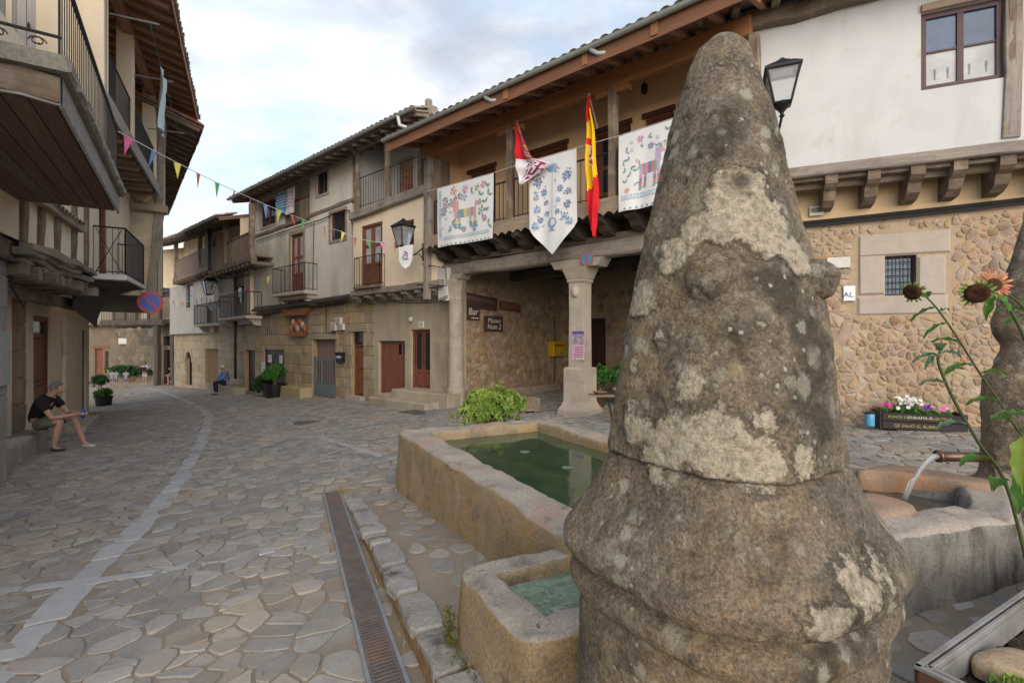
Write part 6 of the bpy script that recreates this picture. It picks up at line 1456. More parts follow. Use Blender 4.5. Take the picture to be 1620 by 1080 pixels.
# ================================================================== signs
def disc(m, c, x, y, n, r0, r1, o, mi=0, seg=32):
    V = []; 
    for r in (r0, r1): V += [c+n*o+(x*math.cos(w)+y*math.sin(w))*r for w in [2*math.pi*k/seg for k in range(seg)]]
    if r0 > 0: m.add(V, [(k, (k+1) % seg, seg+(k+1) % seg, seg+k) for k in range(seg)], mi)
    else: m.add(V[seg:], [tuple(range(seg))], mi)
m_sred = flat('sign_red', (.55,.02,.03), rough=.35); m_sblue = flat('sign_blue', (.02,.10,.48), rough=.35); m_swht = flat('sign_white', (.7,.7,.72), rough=.4)
def noparking(name, c, n, r, label, slash, parent_pole=None, faded=False):
    x = Vector((-n.y, n.x, 0)).normalized(); y = Z
    t_ = thing(name, label, 'road sign', c)
    part('plate', m_swht, t_, lambda m: [disc(m, c, x, y, n, 0, r, 0), disc(m, c, x, y, n, r*.9999, r, -.01)])
    part('red_ring', M('faded_red', (.40,.13,.12), (.34,.12,.12)) if faded else m_sred, t_, lambda m: disc(m, c, x, y, n, r*.78, r, .004))
    part('blue_field', M('faded_blue', (.10,.24,.42), (.12,.26,.42)) if faded else m_sblue, t_, lambda m: disc(m, c, x, y, n, 0, r*.78, .004))
    a = (x-y).normalized() if slash else y; b = a.cross(n)
    part('red_bar', bpy.data.materials['faded_red'] if faded else m_sred, t_, lambda m: m.add([c+n*.008+a*r*.78*i+b*r*.085*j for i, j in ((-1,-1),(1,-1),(1,1),(-1,1))], [(0,1,2,3)]))
    return t_
c = at(238, 478, 13.6); t_ = noparking('no_parking_sign', c, Vector((.55,-.83,0)).normalized(), .30, 'round blue and red no parking sign hung from the left house', True)
bar('sign_arm', c-Vector((.0,-.03,0)), FL1.P(7.4, 3.3, .1), .02, m_steel, t_)
c = F1.P(-.32, 3.40, .24); noparking('no_parking_sign', c, F1.n, .17, 'faded round no parking sign with upright bar on the column bracket', False, faded=True)
w_sign = M('sign_wood', (.085,.043,.036), (.055,.028,.025), sc=6, grain=True, bump=.6, bd=.006, bsc=40, speck=.3); w_signo = M('orange_sign_wood', (.22,.085,.03), (.10,.04,.02), sc=6, grain=True, bump=.6, bd=.006, bsc=40, speck=.3)
m_chalk = flat('white_paint', (.62,.60,.55)); m_carve = flat('carved_groove', (.20,.15,.13))
def sgn(name, u0, v0, u1, v1, mat, label, tilt=0.0):
    R = FS.rect(u0, v0, u1, v1, .05); cz = (R[2]+R[3])/2; h = R[3]-R[2]
    t_ = thing(name, label, 'sign', FS.P((R[0]+R[1])/2, R[2], .04))
    fbeam('board', FS, (R[0], cz+tilt, .055), (R[1], cz-tilt, .055), h, .04, mat, t_, up=FS.n, nseg=4, jit=.006); return t_, R, cz
t_, R, cz = sgn('carved_sign', 733, 467, 786, 488, w_sign, 'long carved dark wooden sign on the arcade wall above the Bar sign', .05)
m = MB()                                                                                          # worn, unreadable carved letters
for k in range(15):
    s = R[0]+.1+(R[1]-R[0]-.2)*k/15; z_ = cz+.05-.1*k/15+.03
    for q in range(2): a_ = ru(-.025,.025); m.box8([FS.P(s+q*.035+x+(a_ if zz else 0), z_+zz*.11-.02-.02*q, .078+y) for zz in (0, 1) for x, y in ((0,0),(.012,0),(.012,.004),(0,.004))])
m.build('carving', m_carve, t_)
t_, R, cz = sgn('carved_sign', 790, 478, 823, 492, w_signo, 'small reddish carved wooden sign on the arcade wall', .02)
m = MB()
for k in range(9): s = R[0]+.12+(R[1]-R[0]-.24)*k/9; m.box8([FS.P(s+x+ru(-.01,.01), cz+zz, .078+y) for zz in (-.06, .07) for x, y in ((0,0),(.014,0),(.014,.004),(0,.004))])
m.build('carving', m_carve, t_)
t_, R, cz = sgn('bar_sign', 737, 486, 758, 506, w_sign, 'square dark wooden sign reading Bar with an underline')
textmesh('lettering', 'Bar', (R[1]-R[0])*.52, fmat(FS, (R[0]+R[1])/2, cz+.05, .079), m_chalk, t_, .002, shear=.1); fpart('underline', m_chalk, t_, FS, R[0]+.2, R[1]-.05, cz-.14, cz-.115, .075, .08)
t_, R, cz = sgn('museum_sign', 766, 500, 795, 524, w_sign, 'dark wooden sign with two white painted words below the carved signs')
textmesh('lettering', 'Museo', (R[1]-R[0])*.26, fmat(FS, (R[0]+R[1])/2, cz+.09, .079), m_chalk, t_, .002, shear=.2); textmesh('lettering', 'Num 2', (R[1]-R[0])*.26, fmat(FS, (R[0]+R[1])/2, cz-.1, .079), m_chalk, t_, .002, shear=.2)
# yellow letter box and dark notice case
m_yel2 = flat('post_yellow', (.62,.36,.01), rough=.4); R = FS.rect(870, 540, 889, 563, .1)
t_ = thing('post_box', 'yellow post box on the stone wall inside the arcade', 'post box', FS.P(R[0], R[2], .05))
part('box', m_yel2, t_, lambda m: m.cbox(FS, R[0], R[1], R[2], R[3], .01, .26, .02)); part('slot', m_shadow, t_, lambda m: m.fbox(FS, R[0]+.08, R[1]-.08, R[3]-.16, R[3]-.12, .258, .263)); part('emblem', m_sblue, t_, lambda m: m.lathe(FS.P((R[0]+R[1])/2+.08, R[2]+.08, .262), [(.045,0),(.045,.06)], 12))
R = FS.rect(890, 547, 903, 582, .1); t_ = thing('notice_case', 'dark red notice case beside the yellow post box', 'notice case', FS.P(R[0], R[2], .02))
part('case', w_doord, t_, lambda m: m.cbox(FS, R[0], R[1], R[2], R[3], .01, .08, .015)); part('notice', m_plas, t_, lambda m: [m.fbox(FS, R[0]+.12, R[0]+.3, R[2]+.06, R[2]+.36, .081, .084)]); part('small_notice', m_plas, t_, lambda m: m.fbox(FS, R[0]+.14, R[0]+.24, R[3]-.3, R[3]-.16, .081, .084))
# poster on the column
R = F1.rect(905, 523, 925, 570, .19); t_ = thing('poster', 'event poster with photo and pink text on the square column', 'poster', F1.P(0, R[2], .19)); zz = (R[2]+R[3])/2+.02
s0, s1 = R[0]+.01, R[1]
part('paper', M('pink_poster', (.52,.36,.47), (.46,.31,.42), sc=8, bump=0), t_, lambda m: m.fbox(F1, s0, s1, R[2], R[3], .183, .187))
part('photo', M('poster_photo', (.10,.11,.17), (.45,.38,.42), sc=22, bump=0, speck=0), t_, lambda m: m.fbox(F1, s0+.01, s1-.01, zz, R[3]-.08, .187, .189)); part('heading', flat('poster_purple', (.10,.07,.30)), t_, lambda m: m.fbox(F1, s0+.01, s1-.01, R[3]-.075, R[3]-.01, .187, .189))
part('text_lines', flat('poster_text', (.38,.12,.22)), t_, lambda m: [m.fbox(F1, s0+.03, s1-.03-ru(0,.06), zz-.07-k*.055, zz-.045-k*.055, .187, .189) for k in range(6)]); part('footer', m_plas, t_, lambda m: m.fbox(F1, s0+.01, s1-.1, R[2]+.01, R[2]+.06, .187, .189))

# ================================================================== embroidered banners and flags
cols = {'blue': (.10,.24,.52), 'navy': (.06,.10,.34), 'lblue': (.30,.50,.72), 'green': (.07,.26,.14), 'pink': (.70,.16,.32), 'orange': (.68,.24,.12), 'purple': (.30,.15,.42), 'red': (.58,.06,.07), 'yellow': (.68,.50,.08), 'brown': (.34,.20,.14), 'salmon': (.72,.28,.22), 'violet': (.42,.30,.55), 'teal': (.06,.30,.30)}
EM = {k: flat('thread_'+k, tuple(x*.74+.17 for x in c)) for k, c in cols.items()}
m_cloth = M('white_cotton', (.74,.74,.75), (.68,.68,.70), sc=2, bump=.15, bd=.004, bsc=120, speck=.03)
class Banner:
    def __init__(self, tl, tr, bl, o, label, shape=None):
        a = F1.hit(*tl, o); b = F1.hit(*tr, o); c_ = F1.hit(*bl, o)
        self.s0, self.s1, self.zt0, self.zt1, self.h, self.o = a[0], b[0], a[1], b[1], a[1]-c_[1], o; self.W = abs(a[0]-b[0]); self.ph = ru(0, 6)
        self.root = thing('embroidered_banner', label, 'banner', self.P(.5, 1, 0), 'embroidered banners on the balcony'); self.m = {}
        m = MB(); nx, ny = 16, 20; V = [self.P(i/nx, (j/ny)*(shape(i/nx) if shape else 1), 0) for j in range(ny+1) for i in range(nx+1)]
        m.add(V, [(j*(nx+1)+i, j*(nx+1)+i+1, (j+1)*(nx+1)+i+1, (j+1)*(nx+1)+i) for j in range(ny) for i in range(nx)]); m.build('cloth', m_cloth, self.root, smooth=True)
    def P(self, a, b, e=0.0):
        w = .025*b*math.sin(a*9+self.ph)+.012*math.sin(a*17+b*4+self.ph)*b
        return F1.P(self.s0+(self.s1-self.s0)*a, self.zt0+(self.zt1-self.zt0)*a-self.h*b, self.o+w+e)
    def poly(self, pts, col):
        k = self.m.setdefault(col, MB()); k.add([self.P(a, b, .005+.0012*(len(k.f) % 4)) for a, b in pts], [tuple(range(len(pts)))])
    def ell(self, a, b, ra, rb, col, rot=0.0, n=10):
        asp = self.W/self.h; P = []
        for k in range(n): w = 2*math.pi*k/n; x, y = ra*math.cos(w), rb*math.sin(w); P.append((a+(x*math.cos(rot)-y*math.sin(rot)), b+(x*math.sin(rot)+y*math.cos(rot))*asp))
        self.poly(P, col)
    def leaf(self, a, b, l, w, rot, col):
        asp = self.W/self.h; P = []
        for x, y in ((0,0),(.3,.5),(.65,.45),(1,0),(.65,-.45),(.3,-.5)): X, Y = x*l, y*w; P.append((a+X*math.cos(rot)-Y*math.sin(rot), b+(X*math.sin(rot)+Y*math.cos(rot))*asp))
        self.poly(P, col)
    def flower(self, a, b, r, n, c1, c2):
        for k in range(n): w = 2*math.pi*k/n+ru(-.2,.2); self.leaf(a+r*.25*math.cos(w), b+r*.25*math.sin(w)*self.W/self.h, r*.8, r*.5, w, c1 if k % 2 else c2)
        self.ell(a, b, r*.22, r*.22, c2)
    def vine(self, pts, col, w=.006):
        for (a, b), (c_, d) in zip(pts, pts[1:]):
            L = math.hypot(c_-a, d-b) or 1; nx, ny = -(d-b)/L*w, (c_-a)/L*w; self.poly([(a+nx,b+ny),(c_+nx,d+ny),(c_-nx,d-ny),(a-nx,b-ny)], col)
    def key(self, a0, a1, b0, b1, col, n):
        w = (a1-a0)/n; t = w*.14; h = b1-b0; tb = h*.16; R = lambda p, q, r_, s_: self.poly([(p,q),(r_,q),(r_,s_),(p,s_)], col)
        for k in range(n):
            x = a0+k*w; R(x, b0, x+w*.8, b0+tb); R(x, b0+tb, x+t, b1); R(x+w*.8-t, b0+tb, x+w*.8, b0+h*.62); R(x+w*.35, b0+h*.46, x+w*.8-t, b0+h*.62); R(x, b1-tb, x+w, b1); R(x+t, b1-tb, x+w, b1)
    def done(self):
        for col, mb in self.m.items(): mb.build('embroidery', EM[col], self.root, kind='stuff')
def deer(B, x, y, s, f, pal):
    """striped folk animal: x, y centre; f +1 faces right"""
    X = lambda a: x+f*a*s; Y = lambda b: y+b*s
    for k in range(7): a = -.22+.44*k/7; B.poly([(X(a), Y(-.07)), (X(a+.063), Y(-.07)), (X(a+.063), Y(.09)), (X(a), Y(.09))], pal[k % len(pal)])
    for a, l in ((-.2, .22), (-.1, .2), (.12, .22), (.2, .2)):
        for k in range(4): B.poly([(X(a-.025), Y(.09+l*k/4)), (X(a+.03), Y(.09+l*k/4)), (X(a+.03-.01*k), Y(.09+l*(k+1)/4)), (X(a-.03-.01*k), Y(.09+l*(k+1)/4))], pal[(k+2) % len(pal)])
    B.poly([(X(.12), Y(-.05)), (X(.25), Y(-.05)), (X(.24), Y(-.26)), (X(.14), Y(-.24))], pal[0]); B.poly([(X(.12), Y(-.24)), (X(.24), Y(-.26)), (X(.33), Y(-.2)), (X(.32), Y(-.17)), (X(.2), Y(-.16))], 'salmon')
    for k in range(3): B.leaf(X(.16+.04*k), Y(-.26), .09*s, .03*s, -math.pi/2+(k-1)*.5, ('purple', 'blue', 'pink')[k])
    B.leaf(X(-.22), Y(-.05), .12*s, .04*s, -math.pi/2 if f > 0 else -math.pi/2, 'pink')
def garden(B, n, box, avoid, seed):
    random.seed(seed); k = 0; C = ['pink', 'blue', 'orange', 'purple', 'green', 'yellow', 'teal', 'violet', 'red']; pl = []
    for _ in range(400):
        a, b = ru(box[0], box[1]), ru(box[2], box[3])
        if any(x0 < a < x1 and y0 < b < y1 for x0, x1, y0, y1 in avoid) or any(math.hypot(a-p, b-q) < .1 for p, q in pl): continue
        pl.append((a, b)); t = random.random()
        if t < .45: B.flower(a, b, ru(.04,.075), random.choice((5,6,7)), random.choice(C), random.choice(C))
        elif t < .8: r_ = ru(0, 6.3); B.leaf(a, b, ru(.06,.1), .035, r_, 'green'); B.leaf(a, b, ru(.05,.09), .03, r_+ru(1,2), random.choice(('green', 'teal', 'blue')))
        else: B.vine([(a+.03*math.cos(w)*(1-w/9), b+.03*math.sin(w)*(1-w/9)) for w in [j*.8 for j in range(8)]], random.choice(('green','blue','violet')), .004)
        k += 1
        if k >= n: break
OB = .83
B = Banner((692,299),(781,274),(690,392), OB, 'white banner embroidered with a striped animal facing a crest of flowers, leftmost on the balcony')
deer(B, .52, .50, .85, -1, ['salmon', 'brown', 'violet', 'yellow', 'green', 'blue']); garden(B, 34, (.1,.93,.1,.78), [(.3,.75,.25,.75)], 11)
B.key(.12, .94, .845, .895, 'lblue', 14); B.key(.03, .085, .05, .83, 'lblue', 1)
for k in range(20): B.poly([(.035,.05+k*.042),(.085,.05+k*.042),(.085,.07+k*.042),(.035,.07+k*.042)], 'lblue')
for k in range(13): B.poly([(.05+k*.072,.99),(.075+k*.072,.96),(.1+k*.072,.99)], 'teal')
B.done()
B = Banner((838,256),(912,235),(838,362), OB, 'long white shield-shaped banner with blue flower embroidery hung in the middle', shape=lambda a: 1+.42*(1-abs(2*a-1))**.8)
random.seed(5)
for sgn_ in (-1, 1):
    for (dx, b, r_) in ((.3,.34,.085),(.18,.5,.06),(.34,.56,.06),(.14,.66,.05),(.32,.74,.075),(.26,.9,.06),(.36,.98,.075),(.12,.82,.05)):
        for q in (0,): B.flower(.5+sgn_*dx, b, r_*1.1, 7, 'blue', 'lblue' if random.random() < .5 else 'navy')
    for k in range(26): a, b = .5+sgn_*ru(.06,.42), ru(.22,1.02); B.leaf(a, b, ru(.04,.07), .025, ru(0,6.3), random.choice(('blue','lblue','navy')))
for k in range(9): B.leaf(.5, .24, .17, .05, -math.pi/2+(k-4)*.24, 'lblue' if k % 2 else 'blue')
B.vine([(.5,.26),(.5,.9)], 'lblue', .006)
for z0, w0, z1, w1 in ((.9,.05,.94,.1),(.94,.1,.99,.1),(.99,.1,1.04,.05),(1.04,.03,1.07,.03),(1.07,.06,1.09,.07)): B.poly([(.5-w0,z0),(.5+w0,z0),(.5+w1,z1),(.5-w1,z1)], 'blue')
B.done()
B = Banner((979,216),(1066,188),(979,336), OB, 'white banner with a striped animal and Greek key border, partly behind the pinnacle')
deer(B, .58, .5, .85, 1, ['violet', 'brown', 'pink', 'navy', 'red', 'green']); garden(B, 26, (.08,.95,.1,.76), [(.36,.85,.26,.76)], 21)
B.key(.06, .96, .80, .86, 'lblue', 8)
for k in range(9): B.poly([(.1+k*.1,.985),(.13+k*.1,.955),(.16+k*.1,.985)], 'teal')
B.done(); random.seed(77)
ln = [F1.P(F1.hit(u, v, OB-.02)[0], F1.hit(u, v, OB-.02)[1]+.012, OB-.02) for u, v in ((668,306),(692,299),(781,274),(838,256),(912,235),(979,216),(1066,188),(1110,174))]
cable('banner_line', ln, .008, None, m_plas, label='white line stretched along the balcony that holds the banners', cat='line')
m_fred = M('flag_red', (.62,.012,.02), (.50,.01,.018), sc=4, bump=.2); m_fyel = M('flag_yellow', (.75,.48,.01), (.68,.42,.01), sc=4, bump=.2); m_fwht = M('flag_white', (.72,.70,.73), (.64,.62,.66), sc=4, bump=.2); m_fpur = flat('flag_purple', (.30,.03,.14)); m_fgold = flat('flag_gold', (.45,.28,.03))
def flag(name, label, px, o, cls, mats, fold=.06):
    """hanging flag: px lists (v, u_left, u_right) down its length"""
    t_ = thing(name, label, 'flag', F1.P(F1.hit(px[0][1], px[0][0], o)[0], F1.hit(px[0][1], px[0][0], o)[1], o)); m = MB(); na, nb_ = 12, 60; G = []
    for j in range(nb_+1):
        f = j/nb_*(len(px)-1); i = min(int(f), len(px)-2); w = f-i; v, ul, ur = [px[i][q]*(1-w)+px[i+1][q]*w for q in range(3)]
        for k in range(na+1):
            a = k/na; u = ul+(ur-ul)*a; s, z = F1.hit(u, v, o); G.append(F1.P(s, z, o+fold*math.sin(a*8.5+j*.06)*min(1, j/8)+.02*math.sin(j*.35)))
    fs = []; mi = []
    for j in range(nb_):
        for k in range(na): fs.append((j*(na+1)+k, j*(na+1)+k+1, (j+1)*(na+1)+k+1, (j+1)*(na+1)+k)); mi.append(cls((k+.5)/na, (j+.5)/nb_))
    m.add(G, fs); m.mi = mi; m.build('flag_cloth', mats, t_, smooth=True)
    return t_
def c_es(a, t):
    q = t+.10*(a-.5)
    if t > .90 and a < .35: return 1
    if q < .15 and not (a > .7 and t > .10): return 0
    if q < .52: 
        if .30 < t < .42 and .25 < a < .8: return 2 if mnoise.noise(Vector((a*9, t*60, 3))) > .05 else (0 if mnoise.noise(Vector((a*9, t*70, 7))) > -.1 else 3)
        if .26 < t < .30 and .1 < a < .5: return 0
        return 1
    return 0
FO = 1.0
t_ = flag('spanish_flag', 'red and yellow national flag hanging furled in folds from the balcony beam', [(152,930,934),(175,929,936),(205,929,940),(240,929,942),(270,929,943),(300,930,945),(325,931,946),(345,932,942),(360,934,942),(374,940,942)], FO, c_es, [m_fred, m_fyel, m_fwht, m_fpur]); 
bar('pole', F1.P(F1.hit(931,150,FO)[0], F1.hit(931,148,FO)[1], FO), F1.P(F1.hit(931,150,FO)[0]-.02, F1.hit(931,152,FO)[1]-.55, .7), .018, w_edge, t_)
def c_cl(a, t):
    if t < .48: return 0 if a < .55-.1*t else (3 if mnoise.noise(Vector((a*10, t*30, 1))) > -.1 else 1)
    if a > .3 and .5 < t < .9 and mnoise.noise(Vector((a*12, t*22, 5))) > .02: return 3 if t > .62 else 4
    return 2
t_ = flag('regional_flag', 'red, gold and white flag with purple figures drooping over the shield banner', [(193,816,818),(210,816,824),(230,816,832),(248,817,840),(258,817,868),(268,818,858),(280,820,840),(292,822,826)], FO, c_cl, [m_fred, m_fgold, m_fwht, m_fpur, m_fpur], .04)
bar('pole', F1.P(F1.hit(817,190,FO)[0], F1.hit(817,190,FO)[1], FO), F1.P(F1.hit(817,190,FO)[0], F1.hit(817,190,FO)[1]-.5, .7), .018, w_edge, t_)
# bits in the gallery: air vent box, little lamp
c = F1.hit(706, 244, -.2); part('lamp_box', m_plas, b1, lambda m: m.fbox(F1, c[0]-.1, c[0]+.1, c[1]-.16, c[1]+.16, .1, .2))
c = F1.P(F1.hit(1023,145,-.2)[0], F1.hit(1023,140,-.2)[1], -.1); hl = thing('hanging_lantern', 'tiny dark lantern hanging under the balcony roof', 'lantern', c)
part('body', m_blk, hl, lambda m: m.lathe(c, [(.03,-.16),(.07,-.1),(.07,.02),(.02,.08)], 8)); bar('chain', c+Z*.08, c+Z*.5, .008, m_blk, hl)

# ================================================================== street lanterns
m_lamp = glassy('lantern_glass', (.75,.78,.8), .1, .75)
m_dirty = M('milky_glass', (.42,.43,.43), (.34,.35,.36), sc=6, rough=.25, bump=.1)
def lantern(label, c, w, h, wallp, face, up_arm=True):
    t_ = thing('street_lantern', label, 'lantern', c-Z*h*.5, 'black iron street lanterns'); ax = Vector((face.x, face.y, 0)).normalized(); ay = Vector((-ax.y, ax.x, 0))
    def ring(z, r): return [c+Z*z+ax*x*r+ay*y*r for x, y in ((-1,-1),(1,-1),(1,1),(-1,1))]
    zt_, zb = h*.22, -h*.42; rt_, rb = w*.46, w*.24; T, Bm = ring(zt_, rt_), ring(zb, rb)
    for i in range(4): bar('frame_bar', Bm[i], T[i], w*.035, m_blk, t_, 6)
    for i in range(4):
        j = (i+1) % 4; k = .96; cen = (T[i]+T[j]+Bm[i]+Bm[j])/4; m = MB(); m.add([c+(p-c)*1.0+(cen-p)*.06 for p in (Bm[i], Bm[j], T[j], T[i])], [(0,1,2,3)]); m.build('glass_pane', m_lamp, t_)
        m = MB(); m.tube([T[i], T[j]], w*.04, 6); m.tube([Bm[i], Bm[j]], w*.035, 6); m.build('frame_rail', m_blk, t_)
    m = MB(); lev = [(zt_-.0, rt_*1.12), (zt_+h*.04, rt_*1.14), (zt_+h*.16, rt_*.62), (zt_+h*.18, rt_*.5), (zt_+h*.26, rt_*.18), (zt_+h*.3, .02)]
    V = []; [V.extend(ring(z, r)) for z, r in lev]; fs = [(a*4+i, a*4+(i+1) % 4, a*4+4+(i+1) % 4, a*4+4+i) for a in range(len(lev)-1) for i in range(4)]+[(0,1,2,3),(20,21,22,23)]
    m.add(V, fs); m.build('hood', m_blk, t_)
    part('lamp_plate', m_dirty, t_, lambda m: m.add([c+Z*(zt_-.012)+ax*x*rt_*.6+ay*y*rt_*.6 for x, y in ((-1,-1),(1,-1),(1,1),(-1,1))], [(0,1,2,3)]))
    part('base', m_blk, t_, lambda m: m.lathe(c+Z*zb, [(rb*1.1,.02),(rb*1.1,-.02),(rb*.5,-.08),(w*.06,-.12),(w*.05,-h*.2),(w*.09,-h*.23),(w*.05,-h*.26)], 10))
    q = c+Z*(zb-h*.24); mid = q.lerp(wallp, .5)+Z*(-.16*h if up_arm else .1)
    m = MB(); m.tube([q, q.lerp(mid, .5)-Z*.07*h, mid, mid.lerp(wallp, .5)-Z*.02, wallp], w*.04, 8); m.tube([mid, mid.lerp(wallp, .6)-Z*h*.12, wallp-Z*h*.36], w*.025, 6)
    m.tube([wallp+Z*h*.15, wallp-Z*h*.45], w*.045, 6); m.build('wall_bracket', m_blk, t_, smooth=True); return t_
c = F2.P(F2.s(638, 1.15), F2.hit(638, 370, 1.15)[1], 1.15); L1 = lantern('black street lantern on a scrolled bracket at the corner of the plastered house', c, .47, .80, F2.P(F2.s(669, JO+.12), F2.hit(669, 392, JO+.12)[1], JO+.12), F2.n)
c2p = at(1237, 133, 7.2); sx, so2 = so_(FR, c2p.x, c2p.y); L2 = lantern('black street lantern at the white house just right of the pinnacle', c2p, .46, .72, FR.P(sx-.1, c2p.z-.6, UO+.02), FR.n)
c3p = at(331, 452, 24.6); sx, so3 = so_(F3, c3p.x, c3p.y); L3 = lantern('far black street lantern on the pale galleried house', c3p, .6, 1.0, F3.P(sx-.2, c3p.z-.7, UO3), F3.n)
def pennant_cloth(name, c, x, w, h, label, cols_):
    t_ = thing(name, label, 'pennant', c-Z*h, 'white pennants under the lanterns'); n = Vector((x.y, -x.x, 0))
    if n.dot(c) > 0: n = -n
    P = [(-.5,0),(.5,0),(.5,-.62),(.28,-.88),(0,-1),(-.28,-.88),(-.5,-.62)]
    m = MB(); F_ = [c+x*a*w+Z*b*h+n*(.02*math.sin(a*7+b*5)) for a, b in P]; m.add(F_+[p-n*.006 for p in F_], [tuple(range(7)), tuple(range(13,6,-1))]+[(i, (i+1) % 7, 7+(i+1) % 7, 7+i) for i in range(7)]); m.build('cloth', m_cloth, t_)
    q = MB(); q2 = MB(); random.seed(3)
    for k in range(9):
        w0 = k*.7; p = c+x*w*.2*math.cos(w0)*(.4+.6*rnd())+Z*h*(-.45+.22*math.sin(w0)*(.5+.5*rnd()))+n*.012; r_ = w*.1
        (q if k % 4 else q2).add([p+x*r_*math.cos(a+w0)+Z*r_*.6*math.sin(a+w0)*1.0 for a in (0,1.2,2.4,3.6,4.8)], [(0,1,2,3,4)])
    q.build('emblem', EM['blue'], t_); q2.build('emblem_detail', EM['red'], t_)
xh = Vector((.86,.5,0)); 
q = at(642, 388, 13.15); pennant_cloth('pennant', q, Vector((.9,-.43,0)).normalized(), .46, .62, 'white pennant with blue emblem hanging below the nearer wall lantern', None)
q = at(333, 467, 24.0); pennant_cloth('pennant', q, Vector((.85,-.5,0)).normalized(), .56, .72, 'white pennant with blue emblem hanging below the far lantern', None)
random.seed(31)
# ================================================================== bunting
BC = [flat('bunting_%d' % i, c, rough=.7) for i, c in enumerate(((.62,.12,.30),(.20,.32,.62),(.64,.58,.12),(.60,.14,.10),(.14,.46,.20),(.68,.26,.46)))]
def bunting(label, P, sag, n, w, h, skip=()):
    t_ = thing('bunting', label, 'bunting', P[0]); pts = []
    for a, b in zip(P, P[1:]):
        for k in range(20): f = k/20; pts.append(a.lerp(b, f)-Z*sag*4*f*(1-f))
    pts.append(P[-1]); m = MB(); m.tube(pts, .007, 4); m.build('string', m_swht, t_)
    L_ = [0]
    for a, b in zip(pts, pts[1:]): L_.append(L_[-1]+(b-a).length)
    for k in range(n):
        d = L_[-1]*(k+.4)/n; i = max(j for j in range(len(L_)) if L_[j] <= d); i = min(i, len(pts)-2); f = (d-L_[i])/(L_[i+1]-L_[i]); p = pts[i].lerp(pts[i+1], f); x = (pts[i+1]-pts[i]).normalized(); tw = ru(-.6,.6); bl = Vector((ru(-.08,.08), ru(-.08,.08), 0))
        m = MB(); q = x*w*.5*math.cos(tw)+Vector((-x.y, x.x, 0))*w*.5*math.sin(tw)
        m.add([p-q, p+q, p+q*.45-Z*h*.55+bl*.5, p-Z*h+bl, p-q*.45-Z*h*.55+bl*.5], [(0,1,2,3,4)]); m.add([p-q+bl*.02+Vector((.002,.002,0)), p+q+Vector((.002,.002,0)), p-Z*h+bl+Vector((.002,.002,0))], [(0,1,2)]); m.build('pennant', BC[k % 6], t_)
A_ = FC.P(4.15, 4.93, .02); E_ = at(640, 380, 13.3); bunting('multicoloured bunting strung across the street from the near balcony to the wall lantern', [A_, at(540, 366, 14.0), E_], .16, 19, .12, .30)
bunting('far bunting of small coloured flags between the distant house fronts', [at(266, 473, 31.5), at(333, 466, 24.4), at(437, 430, 20.0)], .25, 15, .17, .34)
# towels over the loggia rail
for k, (u0, u1, v0, v1, c, lab) in enumerate(((436, 453, 303, 341, ((.03,.27,.52),(.10,.40,.60)), 'blue lettered towel hanging at the loggia'), (452, 467, 294, 340, ((.66,.62,.66),(.58,.56,.62)), 'white towel with pink and blue stripes at the loggia'))):
    a = F2.hit(u1, v0, .3); b = F2.hit(u0, v1, .3); m = MB(); V = [F2.P(a[0]+(b[0]-a[0])*i/8, a[1]+(b[1]-a[1])*j/10, .3+.03*math.sin(i*1.4+j*.2)) for j in range(11) for i in range(9)]
    m.add(V, [(j*9+i, j*9+i+1, j*9+i+10, j*9+i+9) for j in range(10) for i in range(8)]); tw = m.build('towel', M('towel_%d' % k, c[0], c[1], sc=4, bump=.3), None, smooth=True, label=lab, cat='towel', group='towels at the loggia')
    m = MB()
    for j in range(5): z = a[1]+(b[1]-a[1])*(.2+.13*j); m.fbox(F2, a[0]+.06, b[0]-.06-.08*(j % 2), z, z+.03, .335, .338)
    m.build('stripe', m_swht if k == 0 else EM['pink'], tw)
# ================================================================== plants
def leaf_mat(name, c1, c2, var=.25):
    m, nt, b = nodes(name); t_ = NT(nt); at_ = t_.n('ShaderNodeAttribute', attribute_name='tone').outputs['Fac']
    pos = t_.n('ShaderNodeNewGeometry').outputs['Position']; k = t_.math('ADD', t_.math('MULTIPLY', at_, .8), t_.math('MULTIPLY', t_.noise(pos, 6, 3, .5), .4))
    t_.setin(b.inputs['Base Color'], t_.mix(t_.ramp(k, .2, .9), c1, c2)); b.inputs['Roughness'].default_value = .5; b.inputs['Specular IOR Level'].default_value = .35
    tr = t_.n('ShaderNodeBsdfTranslucent'); t_.setin(tr.inputs['Color'], tuple(x*1.3 for x in c2)+(1,)); mx = t_.n('ShaderNodeMixShader'); mx.inputs[0].default_value = .3
    t_.l(b.outputs[0], mx.inputs[1]); t_.l(tr.outputs[0], mx.inputs[2]); t_.l(mx.outputs[0], nt.nodes['Material Output'].inputs[0]); return m
lf_lime = leaf_mat('lime_leaf', (.10,.20,.03), (.34,.42,.10)); lf_green = leaf_mat('green_leaf', (.03,.11,.02), (.10,.26,.05)); lf_dark = leaf_mat('dark_leaf', (.015,.05,.018), (.05,.12,.035)); lf_sun = leaf_mat('sunflower_leaf', (.06,.17,.03), (.20,.34,.05)); lf_pale = leaf_mat('pale_leaf', (.12,.22,.12), (.26,.36,.22))
def addleaf(m, p, d, up, l, w, tone=0.0, fold=.25):
    d = d.normalized(); sd_ = d.cross(up); sd_ = sd_.normalized() if sd_.length > 1e-4 else Vector((1,0,0)); n = sd_.cross(d)
    m.add([p, p+d*l*.35+sd_*w*.5+n*w*fold, p+d*l*.75+sd_*w*.36+n*w*fold*.6, p+d*l-n*w*.15, p+d*l*.75-sd_*w*.36+n*w*fold*.6, p+d*l*.35-sd_*w*.5+n*w*fold], [(0,1,2,3),(0,3,4,5)], 0, tone)
